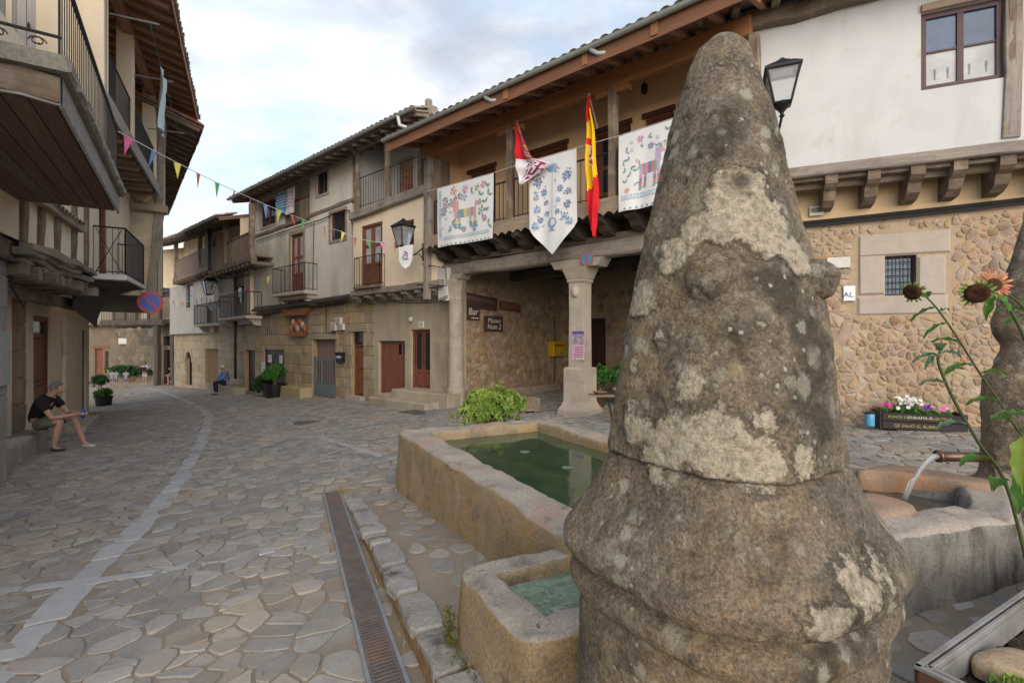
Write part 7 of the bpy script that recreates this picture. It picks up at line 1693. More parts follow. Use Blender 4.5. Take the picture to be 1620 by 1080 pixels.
def rdir(): 
    while True:
        v = Vector((ru(-1,1), ru(-1,1), ru(-1,1)))
        if .05 < v.length < 1: return v.normalized()
def bushmesh(c, rx, ry, rz, n, l, w, lobes=9, rosette=5):
    m = MB(); L_ = []
    for k in range(lobes): d = rdir(); d.z = abs(d.z)*.9-.12; L_.append((c+Vector((d.x*rx*.55, d.y*ry*.55, d.z*rz*.6)), ru(.38,.58)))
    for k in range(n):
        q, r = random.choice(L_); d = rdir(); d.z = abs(d.z)*1.0-.25 if random.random() < .8 else d.z; p = q+Vector((d.x*rx, d.y*ry, d.z*rz))*r*ru(.75,1.08); tone = ru(0,1)*.5+.5*max(0, d.z)
        for j in range(rosette):
            w0 = 6.283*j/rosette+ru(-.3,.3); a = d.orthogonal().normalized(); b = d.cross(a); addleaf(m, p, d*ru(.3,.9)+(a*math.cos(w0)+b*math.sin(w0)), d, l*ru(.7,1.2), w*ru(.8,1.2), tone+ru(-.15,.15))
    return m, L_
def bush(name, label, cat, base, rx, ry, rz, n, l, w, mat, group=None, cz=None, rosette=5):
    t_ = thing(name, label, cat, base, group); c = base+Z*(cz if cz else rz*.95); m, L_ = bushmesh(c, rx, ry, rz, n, l, w, rosette=rosette); m.build('foliage', mat, t_, tone=True, kind='stuff')
    m = MB()
    for q, r in L_: m.tube([base+Vector((ru(-.05,.05), ru(-.05,.05), -.02)), base.lerp(q, .5)+Vector((ru(-.05,.05), ru(-.05,.05), .03)), q], [.018,.013,.006], 5)
    m.build('stems', w_old, t_); return t_
gb_ = Vector((-.36, 7.75, gz(-.36,7.75))); bush('leafy_bush', 'bright lime green leafy bush just behind the big stone basin', 'bush', gb_, .66, .55, .62, 520, .085, .04, lf_lime, cz=.52, rosette=6)
# wooden box behind the bush
p = gp(838, 652); t_ = thing('wooden_planter', 'small dark wooden planter box beside the arcade side wall', 'planter', p)
for k in range(4): a = [(-.22,-.17),(.22,-.17),(.22,.17),(-.22,.17)]; q0 = p+Vector((*a[k], .2)); q1 = p+Vector((*a[(k+1) % 4], .2)); beam('board', q0, q1, .03, .3, w_old, t_)
part('soil', m_earth, t_, lambda m: m.box(p+Z*.3, .42, .32, .04)); [part('foot', w_old, t_, lambda m: m.box(p+Vector((x, 0, .025)), .08, .3, .05)) for x in (-.14, .14)]
# old barrow stand with yellow wheel and bowls
p = gp(966, 668); st = thing('barrow_stand', 'old board on an iron stand with a yellow wheel next to the pinnacle', 'stand', p); H = .52
beam('board', p+Vector((-.42,.1,H)), p+Vector((.5,-.05,H+.02)), .34, .03, w_rail, st, nseg=3, jit=.004)
m = MB(); wc = p+Vector((.22,-.15,.22)); 
m.tube([wc+Vector((.2*math.cos(w), .03*math.cos(w), .2*math.sin(w))) for w in [6.2832*k/24 for k in range(25)]], .022, 6); [m.tube([wc, wc+Vector((.19*math.cos(w), .03*math.cos(w), .19*math.sin(w)))], .008, 4) for w in [k*.785 for k in range(8)]]; m.build('wheel', m_yel2, st, smooth=True)
for dx, dy in ((-.05,.12),(.42,-.12),(.1,-.1)): bar('leg', p+Vector((dx+.12,dy,0)), p+Vector((dx,dy,H)), .016, m_blk, st)
m_yclay = M('yellow_glaze', (.45,.36,.16), (.36,.28,.12), sc=8, rough=.5); m_clay = M('brown_clay', (.24,.16,.11), (.18,.12,.085), sc=8, rough=.7)
for q, r_, h, mt, lab in ((p+Vector((.2,0,H+.025)), .14, .12, m_yclay, 'yellow glazed bowl on the barrow stand'), (p+Vector((-.2,.06,H+.022)), .13, .06, m_clay, 'shallow brown clay dish on the barrow stand')):
    o = thing('bowl', lab, 'bowl', q); part('body', mt, o, lambda m: m.lathe(q, [(r_*.6,0),(r_*.85,h*.4),(r_,h*.75),(r_*1.12,h*.8),(r_*1.12,h),(r_*.95,h),(r_*.8,h*.6)], 18), smooth=True); part('soil', m_earth, o, lambda m: m.lathe(q, [(r_*.8,h*.55),(r_*.86,h*.72),(.01,h*.74)], 14))
q = gp(955, 655)+Vector((.1,1.2,0)); bush('potted_shrub', 'green leafy shrub in the shade behind the barrow stand', 'shrub', q, .42, .36, .40, 240, .09, .045, lf_green, cz=.62)
q2 = q+Vector((.62,.1,0)); bush('potted_shrub', 'green shrub half hidden by the left edge of the pinnacle', 'shrub', q2, .36, .34, .44, 200, .09, .045, lf_green, cz=.7)
for qq, lab in ((q, 'clay pot under the green shrub behind the barrow stand'), (q2, 'clay pot under the shrub half hidden by the pinnacle')):
    o = thing('plant_pot', lab, 'pot', qq); part('body', m_clay, o, lambda m: m.lathe(qq, [(.13,0),(.19,.28),(.21,.28),(.21,.33),(.17,.33),(.15,.25)], 16), smooth=True); part('soil', m_earth, o, lambda m: m.lathe(qq, [(.16,.24),(.17,.29),(.01,.3)], 12))
# planter with painted lettering by the white house
PO = .52; pr = FR.rect(1396, 655, 1527, 681, PO); zl = pr[2]; zh = pr[3]
pl = thing('lettered_planter', 'dark wooden trough planter with painted words full of flowers by the stone wall', 'planter', FR.P((pr[0]+pr[1])/2, gz(6,7.5), PO-.2))
w_plt = M('planter_wood', (.040,.030,.032), (.026,.021,.023), sc=6, grain=True, bump=.5, bd=.006, bsc=40, speck=.25, rough=.6)
hb = (zh-zl)/2
for k in range(2): fbeam('board', FR, (pr[0], zl+hb*(k+.5), PO), (pr[1], zl+hb*(k+.5), PO), .03, hb-.008, w_plt, pl)
fbeam('board', FR, (pr[0], (zl+zh)/2, PO-.42), (pr[1], (zl+zh)/2, PO-.42), .03, zh-zl, w_plt, pl); [fbeam('end_board', FR, (s, (zl+zh)/2, PO), (s, (zl+zh)/2, PO-.42), .03, zh-zl+.03, w_plt, pl) for s in (pr[0]-.016, pr[1]+.016)]
part('soil', m_earth, pl, lambda m: m.fbox(FR, pr[0]+.01, pr[1]-.01, zh-.1, zh-.05, PO-.4, PO-.02)); [part('foot', w_edge, pl, lambda m: m.fbox(FR, s-.06, s+.06, gz(6,7.5)-.06, zl-.01, PO-.35, PO-.05)) for s in (pr[0]+.25, pr[1]-.3)]
m_ytxt = flat('ochre_paint', (.42,.36,.12)); W_ = pr[1]-pr[0]
def ptxt(s, txt, c, sz, x, y): textmesh('lettering', txt, sz, fmat(FR, pr[0]+W_*x, y, PO+.018), c, pl, .001)
ptxt(0, 'PONTE DE', m_ytxt, .056, .2, zl+hb*1.52); ptxt(0, 'ENRAMA-E', m_chalk, .06, .46, zl+hb*1.52); ptxt(0, 'SUELTO', m_ytxt, .056, .69, zl+hb*1.5); ptxt(0, 'QE SALIÓ EL BURRO', m_ytxt, .062, .42, zl+hb*.48)
m_pet = {'white': flat('white_petal', (.75,.75,.72)), 'magenta': flat('magenta_petal', (.62,.03,.28)), 'purple': flat('purple_petal', (.12,.02,.33)), 'pink': flat('pink_petal', (.70,.22,.42))}
def flowers(name, label, s0, s1, n, col, h, leaves):
    base = FR.P((s0+s1)/2, zh-.06, PO-.2); t_ = thing(name, label, 'flowers', base); m = MB()
    for k in range(leaves): p = FR.P(ru(s0, s1), zh-.06+abs(random.gauss(0,.35))*h*(1-abs(2*rnd()-1)*.3), PO-.2+ru(-.14,.14)); addleaf(m, p, rdir()+Z*.4, Z, ru(.04,.075), ru(.025,.04), rnd())
    m.build('foliage', lf_green, t_, tone=True, kind='stuff'); sm = MB()
    for k in range(n):
        s = s0+(s1-s0)*rnd(); z = zh+h*ru(.35,1)*(1-.5*abs((s-s0)/(s1-s0)-.5)); p = FR.P(s, z, PO-.2+ru(-.12,.16)); d = (FR.n+Z*.6+rdir()*.5).normalized(); a = d.orthogonal().normalized(); b = d.cross(a); m = MB()
        for j in range(5): w = j*1.2566; e = a*math.cos(w)+b*math.sin(w); f_ = d.cross(e); m.add([p, p+e*.016+f_*.014+d*.004, p+e*.034, p+e*.016-f_*.014+d*.004], [(0,1,2,3)])
        m.build('blossom', m_pet[col], t_); sm.tube([FR.P(s, zh-.06, PO-.2), p], .003, 4)
    sm.build('stems', lf_green, t_)
flowers('white_flowers', 'clump of white flowers in the middle of the lettered planter', pr[0]+W_*.2, pr[0]+W_*.52, 26, 'white', .26, 420); flowers('magenta_flowers', 'magenta flowers at the left end of the lettered planter', pr[0]+W_*.03, pr[0]+W_*.18, 7, 'magenta', .14, 110); flowers('purple_flowers', 'deep purple flowers right of the white clump in the planter', pr[0]+W_*.58, pr[0]+W_*.68, 5, 'purple', .12, 80); flowers('pink_flowers', 'pink flowers at the right end of the lettered planter', pr[0]+W_*.7, pr[0]+W_*.9, 7, 'pink', .13, 110)
q = FR.P(pr[0]-.15, zl+.02, PO-.05); o = thing('blue_tin', 'small blue and white tin hung at the left end of the lettered planter', 'tin', q); part('body', flat('tin_blue', (.10,.38,.62), rough=.35), o, lambda m: m.lathe(q, [(.06,0),(.065,.01),(.065,.19),(.06,.2)], 16), smooth=True); part('rim', m_blk, o, lambda m: m.lathe(q+Z*.2, [(.067,-.01),(.067,.012),(.055,.012)], 16))
# metal planter in the right corner with soil, stone slab and sunflowers
K0 = Vector((1.42, 1.74, 0)); KD = Vector((.87,.49,0)).normalized(); KP = Vector((.49,-.87,0)).normalized(); KZ = CAMZ-1.145
mp_ = thing('raised_planter', 'grey metal-edged raised bed with soil in the right foreground corner', 'planter', (K0.x, K0.y, gz(K0.x, K0.y)+.1)); KL, KW = 2.1, 1.2
m_edge = M('aged_zinc_edge', (.36,.35,.34), (.27,.265,.26), sc=8, rough=.5, metal=.3, bump=.2, bd=.003, stain=(.22,.18,.15), ssc=4, sa=.5, sb=.7); m_rusty = M('rusty_plate', (.15,.075,.05), (.09,.05,.038), sc=9, bump=.4, bd=.004, bsc=60)
K = [K0, K0+KD*KL, K0+KD*KL+KP*KW, K0+KP*KW]; kc = sum(K, Vector())/4
for i in range(4):
    a, b = K[i], K[(i+1) % 4]; inw = (kc-(a+b)/2).normalized(); 
    m = MB(); zb_ = gz(a.x, a.y)+.08
    m.box8([Vector((p.x, p.y, z)) for z in (zb_, KZ-.006) for p in (a, b, b+inw*.012, a+inw*.012)]); m.build('side_plate', m_rusty, mp_)
    beam('edge_rail', a+Z*KZ+inw*.008, b+Z*KZ+inw*.008, .02, .014, m_edge, mp_); beam('inner_rail', a+Z*(KZ-.008)+inw*.034+(b-a).normalized()*.02, b+Z*(KZ-.008)+inw*.034-(b-a).normalized()*.02, .014, .03, m_edge, mp_)
    beam('liner', a+Z*(KZ-.055)+inw*.045+(b-a).normalized()*.03, b+Z*(KZ-.055)+inw*.045-(b-a).normalized()*.03, .008, .085, m_edge, mp_)
m_soil = M('dark_soil', (.085,.062,.045), (.045,.034,.027), sc=25, bump=1, bd=.03, bsc=50, speck=.4)
m = MB(); nx, ny = 60, 36; V = []
for j in range(ny+1):
    for i in range(nx+1): p = K0+KD*(.05+(KL-.1)*i/nx)+KP*(.05+(KW-.1)*j/ny); V.append(Vector((p.x, p.y, KZ-.10+.035*fbm(p, 7, 4)+.02*fbm(p, 25, 3))))
m.add(V, [(j*(nx+1)+i, j*(nx+1)+i+1, (j+1)*(nx+1)+i+1, (j+1)*(nx+1)+i) for j in range(ny) for i in range(nx)]); m.build('soil', m_soil, mp_, smooth=True)
p_ = K0+KD*.43+KP*.16; slabc = [(p_.x+.13*math.cos(w)*1.3, p_.y+.13*math.sin(w)*.7) for w in [k*.628 for k in range(10)]]
m_slabs = M('blotched_stone', (.50,.40,.28), (.38,.27,.17), sc=10, bump=.8, bd=.015, bsc=60, speck=.3, stain=(.16,.10,.065), ssc=9, sa=.58, sb=.64)
sl_ = slabstone('flat_stone', slabc, KZ-.035, .05, m_slabs, None); sl_['label'] = 'blotched tan flat stone lying on the soil of the raised bed'; sl_['category'] = 'stone'
for k in range(46):
    q = K0+KD*ru(.1,1.5)+KP*ru(.08,.9); rock('soil_clod', Vector((q.x, q.y, KZ-.085)), (ru(.008,.025),)*2+(ru(.006,.018),), m_soil if k % 4 else m_slab, mp_, amp=.5, seed=k, seg=8)
m_st = leaf_mat('sunflower_stem', (.10,.12,.05), (.17,.16,.085)); m_disk = M('sunflower_disk', (.085,.03,.01), (.035,.016,.01), sc=60, bump=1, bd=.01, bsc=120); m_ray = M('sunflower_ray', (.36,.06,.045), (.60,.34,.18), sc=30, bump=.2)
def stalk(name, label, pts, r0, r1, leaves, cat='sunflower'):
    t_ = thing(name, label, cat, pts[0]); P = []
    n = len(pts)
    for i in range(n-1):
        for k in range(5):
            f = k/5; p0, p1, p2, p3 = pts[max(i-1,0)], pts[i], pts[i+1], pts[min(i+2, n-1)]; P.append(.5*((2*p1)+(p2-p0)*f+(2*p0-5*p1+4*p2-p3)*f*f+(3*p1-p0-3*p2+p3)*f**3))
    P.append(pts[-1]); m = MB(); m.tube(P, [r0+(r1-r0)*k/(len(P)-1) for k in range(len(P))], 8); m.build('stem', m_st, t_, smooth=True)
    for f, d, l, w, mat in leaves:
        i = min(int(f*(len(P)-1)), len(P)-2); p = P[i]; d = Vector(d).normalized(); m = MB(); nl = 7; sd_ = d.cross(Z).normalized(); n_ = sd_.cross(d); m.tube([p, p+d*l*.18], .0035, 5)
        V = []
        for k in range(nl+1):
            t = k/nl; c_ = p+d*l*(.16+.84*t)-Z*l*.28*t*t; ww = w*math.sin(math.pi*min(1, t*.9+.08))**.8*(1-t*.35)
            for q in (-1, -.5, 0, .5, 1): V.append(c_+sd_*q*ww*.5*(1+.12*math.sin(k*2.6+q*3))+n_*(abs(q)*ww*.22+.006*math.sin(k*1.9+q*4)))
        m.add(V, [(k*5+q, k*5+q+1, (k+1)*5+q+1, (k+1)*5+q) for k in range(nl) for q in range(4)]); m.build('leaf', mat, t_, smooth=True)
    return t_, P
def head(t_, c, d, r, rays, ray_l=0.0, back=False):
    d = d.normalized(); a = d.orthogonal().normalized(); b = d.cross(a); m = MB(); V = []; seg = 20
    for k, (rr, h) in enumerate(((1,-.12),(1,.08),(.8,.2),(.45,.24),(.2,.16),(.02,.14))): V += [c+d*h*r+(a*math.cos(6.2832*j/seg)+b*math.sin(6.2832*j/seg))*r*rr*(1+.04*math.sin(j*3.1)) for j in range(seg)]
    m.add(V, [(k*seg+j, k*seg+(j+1) % seg, (k+1)*seg+(j+1) % seg, (k+1)*seg+j) for k in range(5) for j in range(seg)]+[tuple(range(seg))]); m.build('flower_disk', m_disk, t_, smooth=True)
    for k in range(rays):
        w = 6.2832*k/rays+ru(-.1,.1); e = a*math.cos(w)+b*math.sin(w); m = MB(); addleaf(m, c+e*r*.9, e+d*ru(-.1,.35), d, ray_l*ru(.8,1.15), ray_l*.3, 0, .15); m.build('ray_petal', m_ray, t_)
    for k in range(16):
        w = 6.2832*k/16+ru(-.15,.15); e = a*math.cos(w)+b*math.sin(w); m = MB(); addleaf(m, c+e*r*.8-d*r*.12, e*1.0-d*ru(-.3,.5), d, r*ru(.5,.9), r*.32, .5, .2); m.build('bract', lf_sun, t_, tone=True)
root = Vector((2.25, 2.0, KZ-.1))
P_ = [root, at(1650,760,2.02), at(1600,665,1.98), at(1550,590,1.95), at(1512,530,1.92), at(1480,485,1.9), at(1452,458,1.88)]
L_ = [(.42,(-.9,.1,.1),.12,.055,lf_sun),(.5,(.7,-.3,.2),.09,.05,lf_sun),(.56,(-1,-.1,.05),.13,.045,lf_sun),(.66,(-.8,.2,.25),.10,.04,lf_sun),(.74,(-.9,-.2,-.2),.12,.028,lf_sun),(.86,(-.5,.2,-.2),.085,.03,lf_sun),(.93,(.2,.1,.6),.04,.03,lf_sun),(.8,(.6,.1,.3),.05,.025,lf_sun),(.3,(.5,-.5,.3),.14,.07,lf_sun),(.35,(-.8,-.2,.3),.12,.06,lf_sun)]
t_, P = stalk('sunflower', 'tall sunflower stem with a drooping dark red bud at its tip', P_, .0052, .0028, L_); head(t_, at(1443,462,1.87), Vector((-.75,-.35,-.35)), .03, 0)
P_ = [root+Vector((.22,.0,0)), at(1680,640,2.12), at(1650,540,2.1), at(1622,490,2.07), at(1596,466,2.05)]
t_, P = stalk('sunflower', 'red sunflower with pale tipped petals and a dark eye in full bloom', P_, .006, .004, [(.7,(-.8,-.1,-.1),.12,.05,lf_sun),(.78,(-.9,.2,.2),.11,.045,lf_sun),(.85,(.6,-.2,.3),.1,.05,lf_sun),(.6,(-.6,-.5,.2),.13,.06,lf_sun)]); head(t_, at(1573,450,2.04), Vector((-.25,-1,.15)), .027, 22, .040)
P_ = [root+Vector((.1,.1,0)), at(1660,660,1.99), at(1625,545,1.97), at(1590,478,1.95), at(1566,458,1.94)]
t_, P = stalk('sunflower', 'drooping seed head of a sunflower seen below the red bloom', P_, .007, .005, [(.9,(-.55,-.2,-.9),.1,.045,lf_sun),(.95,(.2,-.4,-.5),.08,.05,lf_sun)]); head(t_, at(1546,464,1.92), Vector((-.5,-.75,-.5)), .040, 0)
P_ = [Vector((1.95,1.78,KZ-.1)), at(1600,790,1.72), at(1548,700,1.7), at(1508,630,1.68), at(1485,575,1.66), at(1488,555,1.65)]
t_, P = stalk('sunflower', 'young sunflower stalk without bloom, topped by small pale leaves', P_, .006, .004, [(.95,(-1,0,.0),.09,.028,lf_pale),(.93,(-.8,-.3,-.3),.08,.028,lf_pale),(.97,(.9,.1,.1),.08,.03,lf_pale),(.99,(.3,-.2,1),.045,.03,lf_sun),(1.0,(-.4,-.2,.9),.05,.035,lf_pale),(1.0,(.4,.4,.8),.05,.03,lf_pale),(.7,(-1,-.1,.25),.1,.035,lf_pale),(.72,(.8,-.1,.6),.08,.03,lf_sun),(.5,(-1,-.1,.15),.12,.04,lf_pale),(.32,(-1,-.1,.1),.12,.06,lf_sun),(.25,(-.8,-.5,.1),.12,.06,lf_sun)])
P_ = [Vector((2.0,1.72,KZ-.1)), at(1640,880,1.62), at(1632,740,1.6), at(1630,650,1.58)]
t_, P = stalk('sunflower', 'sunflower stalk at the right picture edge with broad yellowing leaves', P_, .006, .004, [(.9,(-.35,-.2,-.9),.17,.085,leaf_mat('yellowing_leaf', (.16,.26,.03), (.42,.42,.05))),(.7,(-.6,-.3,-.6),.14,.07,lf_sun),(.95,(-.7,.1,.3),.1,.05,lf_sun)])
bush('herb_clump', 'low bright green herb in the front of the raised bed', 'herb', Vector((1.72,1.68,KZ-.09)), .09, .08, .05, 34, .035, .025, lf_lime, cz=.04)
# potted plants along the street
def pot_plant(base, w, h, rx, rz, n, mat, potlab, plab, l=.12, flow=None):
    o = thing('plant_tub', potlab, 'plant tub', base); part('tub', m_blk, o, lambda m: m.lathe(base, [(w*.8,-.05),(w,h),(w*1.06,h),(w*1.06,h*1.08),(w*.9,h*1.08),(w*.85,h*.85)], 14)); part('soil', m_earth, o, lambda m: m.lathe(base, [(w*.85,h*.8),(w*.9,h*.93),(.02,h*.95)], 12))
    t_ = bush('potted_plant', plab, 'plant', base+Z*h*.9, rx, rx, rz, n, l, l*.45, mat, cz=rz*.7)
    if flow:
        m = MB(); 
        for k in range(flow): p = base+Z*h+Vector((ru(-rx,rx), ru(-rx,rx), rz*ru(.6,1.7))); d = rdir(); m.add([p+d.orthogonal()*.05, p+d*.05, p-d.orthogonal()*.05, p-d*.05], [(0,1,2,3)])
        m.build('pale_leaves', lf_pale, t_)
pb_ = F2.P(F2.s(437, .5), g2z(10), .55); pot_plant(pb_, .42, .5, .42, .5, 240, lf_green, 'black tub against the stone wall under the boarded window', 'spilling green plant in the black tub under the boarded window', .16)
bush('trailing_plant', 'dark trailing plant beside the oxblood door and the black tub', 'plant', F2.P(F2.s(422, .5), g2z(11), .6), .35, .35, .5, 200, .14, .06, lf_dark)
p = gp(154, 643)+Vector((0,.3,0)); pot_plant(p, .30, .36, .26, .2, 110, lf_green, 'dark tub at the end of the left wall', 'bright green plant in the tub at the end of the left wall', .15)
bush('flowering_shrub', 'dark shrub with pale blossoms behind the left tub', 'shrub', gp(158,634), .38, .38, .36, 170, .12, .05, lf_dark, cz=.85); 
bush('wall_creeper', 'dark creeper along the foot of the far rubble wall', 'creeper', FW1.P(FW1.s(212), gwz(6), .5), 2.2, .4, .7, 260, .3, .14, lf_dark)

# ================================================================== people
def skin(name, J, E, mat, parent, sub=2, smooth=True):
    me = bpy.data.meshes.new(name); me.from_pydata([j[0] for j in J], E, []); o = bpy.data.objects.new(name+'_tmp', me); COL.objects.link(o)
    o.modifiers.new('skin', 'SKIN'); 
    for i, j in enumerate(J):
        r = j[1]; me.skin_vertices[0].data[i].radius = r if isinstance(r, tuple) else (r, r); me.skin_vertices[0].data[i].use_root = (i == 0)
    s = o.modifiers.new('sub', 'SUBSURF'); s.levels = sub; s.render_levels = sub
    dg = bpy.context.evaluated_depsgraph_get(); nm = bpy.data.meshes.new_from_object(o.evaluated_get(dg)); bpy.data.objects.remove(o)
    nm.polygons.foreach_set('use_smooth', [True]*len(nm.polygons)); return obj(name, nm, mat, parent)
def skinm(name, c): return M(name, c, tuple(x*.85 for x in c), sc=14, rough=.55, bump=.15, bd=.003, bsc=120, speck=.06)
s_light = skinm('fair_skin', (.50,.29,.21)); s_tan = skinm('tanned_skin', (.36,.19,.12))
def fabric(name, c): return M(name, c, tuple(x*.72 for x in c), sc=9, rough=.9, bump=.5, bd=.012, bsc=30, speck=.1)
def person(label, root, fwd, pose, sc, skinmat, shirt, legs, shoe, hair, long_legs=False, sleeve=.55, group=None, fingers=True, legcut=.45, hairlong=False, toes=None):
    """pose gives joints in body axes: x forward, y left, z up from the hip"""
    f = Vector((fwd[0], fwd[1], 0)).normalized(); l = Vector((-f.y, f.x, 0)); T = lambda p: root+(f*p[0]+l*p[1]+Z*p[2])*sc
    t_ = thing('person', label, 'person', (root.x, root.y, gz(root.x, root.y)), group); P = {k: T(v) for k, v in pose.items()}; R = lambda x: x*sc
    J = []; E = []; ix = {}
    def J_(k, p, r, link=None):
        J.append((p, (R(r[0]), R(r[1])) if isinstance(r, tuple) else R(r))); ix[k] = len(J)-1
        if link is not None: E.append((ix[link], ix[k]))
    J_('hip', P['hip'], (.145,.11)); J_('waist', P['waist'], (.13,.10), 'hip'); J_('chest', P['chest'], (.155,.115), 'waist'); J_('neckb', P['neck'], (.085,.075), 'chest'); hd = (P['head']-P['neck'])
    J_('neck', P['neck']+hd*.4, .055, 'neckb'); fw = (T(pose.get('look', (1,0,0)))-T((0,0,0))).normalized()
    J_('jaw', P['neck']+hd*.72+fw*R(.025), (.062,.07), 'neck'); J_('skull', P['head'], (.078,.088), 'jaw'); J_('crown', P['head']+Z*R(.075)-fw*R(.01), (.06,.068), 'skull'); J_('nose', P['head']-Z*R(.03)+fw*R(.11), .014, 'skull')
    for s in 'LR':
        y = 1 if s == 'L' else -1
        J_('sh'+s, P['sh'+s], .062, 'chest'); J_('ua'+s, P['sh'+s].lerp(P['el'+s], .5), .05, 'sh'+s); J_('el'+s, P['el'+s], .042, 'ua'+s); J_('fa'+s, P['el'+s].lerp(P['ha'+s], .4), .042, 'el'+s); J_('wr'+s, P['el'+s].lerp(P['ha'+s], .9), .028, 'fa'+s)
        hdv = (P['ha'+s]-P['el'+s]).normalized(); pal = P['ha'+s]+hdv*R(.055); J_('pa'+s, pal, (.040,.022), 'wr'+s)
        if fingers:
            side = hdv.cross(Z).normalized() if abs(hdv.z) < .9 else l; dn = side.cross(hdv).normalized(); dn = dn if dn.z < 0 else -dn
            for k, (q, ln_) in enumerate(((-.028,.062),(-.009,.075),(.009,.07),(.027,.055))):
                a = pal+side*R(q)+hdv*R(.035); J_('f%d%s' % (k, s), a, .0095, 'pa'+s); J_('g%d%s' % (k, s), a+hdv*R(ln_*.6)+dn*R(.012), .009, 'f%d%s' % (k, s)); J_('h%d%s' % (k, s), a+hdv*R(ln_*.75)+dn*R(.042), .0075, 'g%d%s' % (k, s))
            a = pal-side*R(.038*y)-hdv*R(.01); J_('t0'+s, a, .011, 'pa'+s); J_('t1'+s, a+(hdv*.6-side*y*.5)*R(.05)+dn*R(.015), .009, 't0'+s)
        J_('th0'+s, P['hip'].lerp(P['kn'+s], .18)+l*R(.05*y), .088, 'hip'); J_('th1'+s, P['hip'].lerp(P['kn'+s], .6)+l*R(.03*y), .07, 'th0'+s); J_('kn'+s, P['kn'+s], .056, 'th1'+s); J_('ca'+s, P['kn'+s].lerp(P['an'+s], .35)-f*R(.012), .056, 'kn'+s); J_('an'+s, P['an'+s], .036, 'ca'+s)
        to = P['an'+s]+f*R(.13)-Z*R(.055) if not toes else P['an'+s]+(f*toes[s][0]+l*toes[s][1]).normalized()*R(.13)-Z*R(.055); P['to'+s] = to; J_('to'+s, to, (.035,.022), 'an'+s)
    skin('body', J, E, skinmat, t_)
    g = 1.16; J2 = [(P['hip']+(P['waist']-P['hip'])*.1, (R(.15),R(.125))), (P['waist'], (R(.148),R(.122))), (P['chest'], (R(.172),R(.132))), (P['neck']-(P['neck']-P['chest'])*.10, (R(.118),R(.105)))]; E2 = [(0,1),(1,2),(2,3)]
    for s in 'LR': b = len(J2); J2 += [(P['sh'+s], R(.09)), (P['sh'+s].lerp(P['el'+s], sleeve*.6), R(.078)), (P['sh'+s].lerp(P['el'+s], sleeve), R(.072))]; E2 += [(2,b),(b,b+1),(b+1,b+2)]
    if sleeve >= .95:
        for s in 'LR': J2.append((P['el'+s].lerp(P['ha'+s], .75), R(.045))); E2.append((4+2 if s == 'L' else 4+3+2, len(J2)-1))
    skin('shirt', J2, E2, shirt, t_)
    J3 = [(P['hip']+Z*R(.02), (R(.158),R(.128)))]; E3 = []
    for s in 'LR':
        y = 1 if s == 'L' else -1; b = len(J3); J3 += [(P['hip'].lerp(P['kn'+s], .25)+l*R(.05*y), R(.104)), (P['hip'].lerp(P['kn'+s], .6)+l*R(.03*y), R(.092)), (P['hip'].lerp(P['kn'+s], .86 if not long_legs else 1.0)+l*R(.01*y), R(.082 if not long_legs else .07))]; E3 += [(0,b),(b,b+1),(b+1,b+2)]
        if long_legs: J3 += [(P['kn'+s].lerp(P['an'+s], .5), R(.064)), (P['an'+s]+Z*R(.02), R(.052))]; E3 += [(b+2,b+3),(b+3,b+4)]
    skin('trousers' if long_legs else 'shorts', J3, E3, legs, t_)
    for s in 'LR':
        d = (P['to'+s]-P['an'+s]); d.z = 0; d = d.normalized(); a = Vector((P['an'+s].x, P['an'+s].y, P['an'+s].z-R(.035)))
        skin('shoe', [(a-d*R(.045), (R(.042),R(.04))), (a+d*R(.07)-Z*R(.012), (R(.045),R(.034))), (a+d*R(.175)-Z*R(.02), (R(.038),R(.024)))], [(0,1),(1,2)], shoe if not isinstance(shoe, dict) else shoe[s], t_)
    m = MB(); V = []; hc = P['head']+Z*R(.022)-fw*R(.016); ax = fw; ay = Z.cross(fw).normalized(); seg = 18
    for i in range(10):
        th = math.radians(8+i*(100 if not hairlong else 120)/9)
        for j in range(seg):
            ph = 6.2832*j/seg; d = ax*math.sin(th)*math.cos(ph)+ay*math.sin(th)*math.sin(ph)+Z*math.cos(th)
            rr = .108 if not (math.cos(ph) > .25 and th > math.radians(62)) else .072
            V.append(hc+(d*R(rr))*(1+.05*mnoise.noise(d*6)))
    m.add(V, [(i*seg+j, i*seg+(j+1) % seg, (i+1)*seg+(j+1) % seg, (i+1)*seg+j) for i in range(9) for j in range(seg)]+[tuple(range(seg))]); m.build('hair', hair, t_, smooth=True)
    eye = flat('eye_dark', (.02,.015,.012)) if 'eye_dark' not in bpy.data.materials else bpy.data.materials['eye_dark']
    for y in (-1, 1):
        part('eye', eye, t_, lambda q: q.lathe(P['head']+fw*R(.082)+ay*R(.032*y)+Z*R(.004), [(R(.004),-R(.008)),(R(.011),0),(R(.004),R(.008))], 8)); part('ear', skinmat, t_, lambda q: q.lathe(P['head']+ay*R(.088*y)-Z*R(.01), [(R(.01),-R(.03)),(R(.02),0),(R(.014),R(.03))], 8, sx=.6))
    return t_, P
h_grey = fabric('grey_hair', (.20,.19,.18)); h_dark = fabric('dark_hair', (.018,.014,.012)); h_white = fabric('white_hair', (.55,.53,.5)); h_fair = fabric('fair_hair', (.30,.22,.13))
f_black = fabric('black_cotton', (.022,.018,.022)); f_olive = fabric('olive_cotton', (.15,.145,.11)); f_blue = fabric('blue_shirt', (.10,.20,.46)); f_navy = fabric('navy_trousers', (.018,.022,.06)); f_white = fabric('white_cotton_shirt', (.45,.47,.54)); f_stripe = fabric('pale_striped_cotton', (.24,.28,.38)); f_den = fabric('denim', (.08,.16,.34)); f_lden = fabric('pale_denim', (.42,.46,.52))
sh_dark = fabric('dark_trainer', (.045,.055,.075)); sh_white = fabric('white_trainer', (.6,.6,.6))
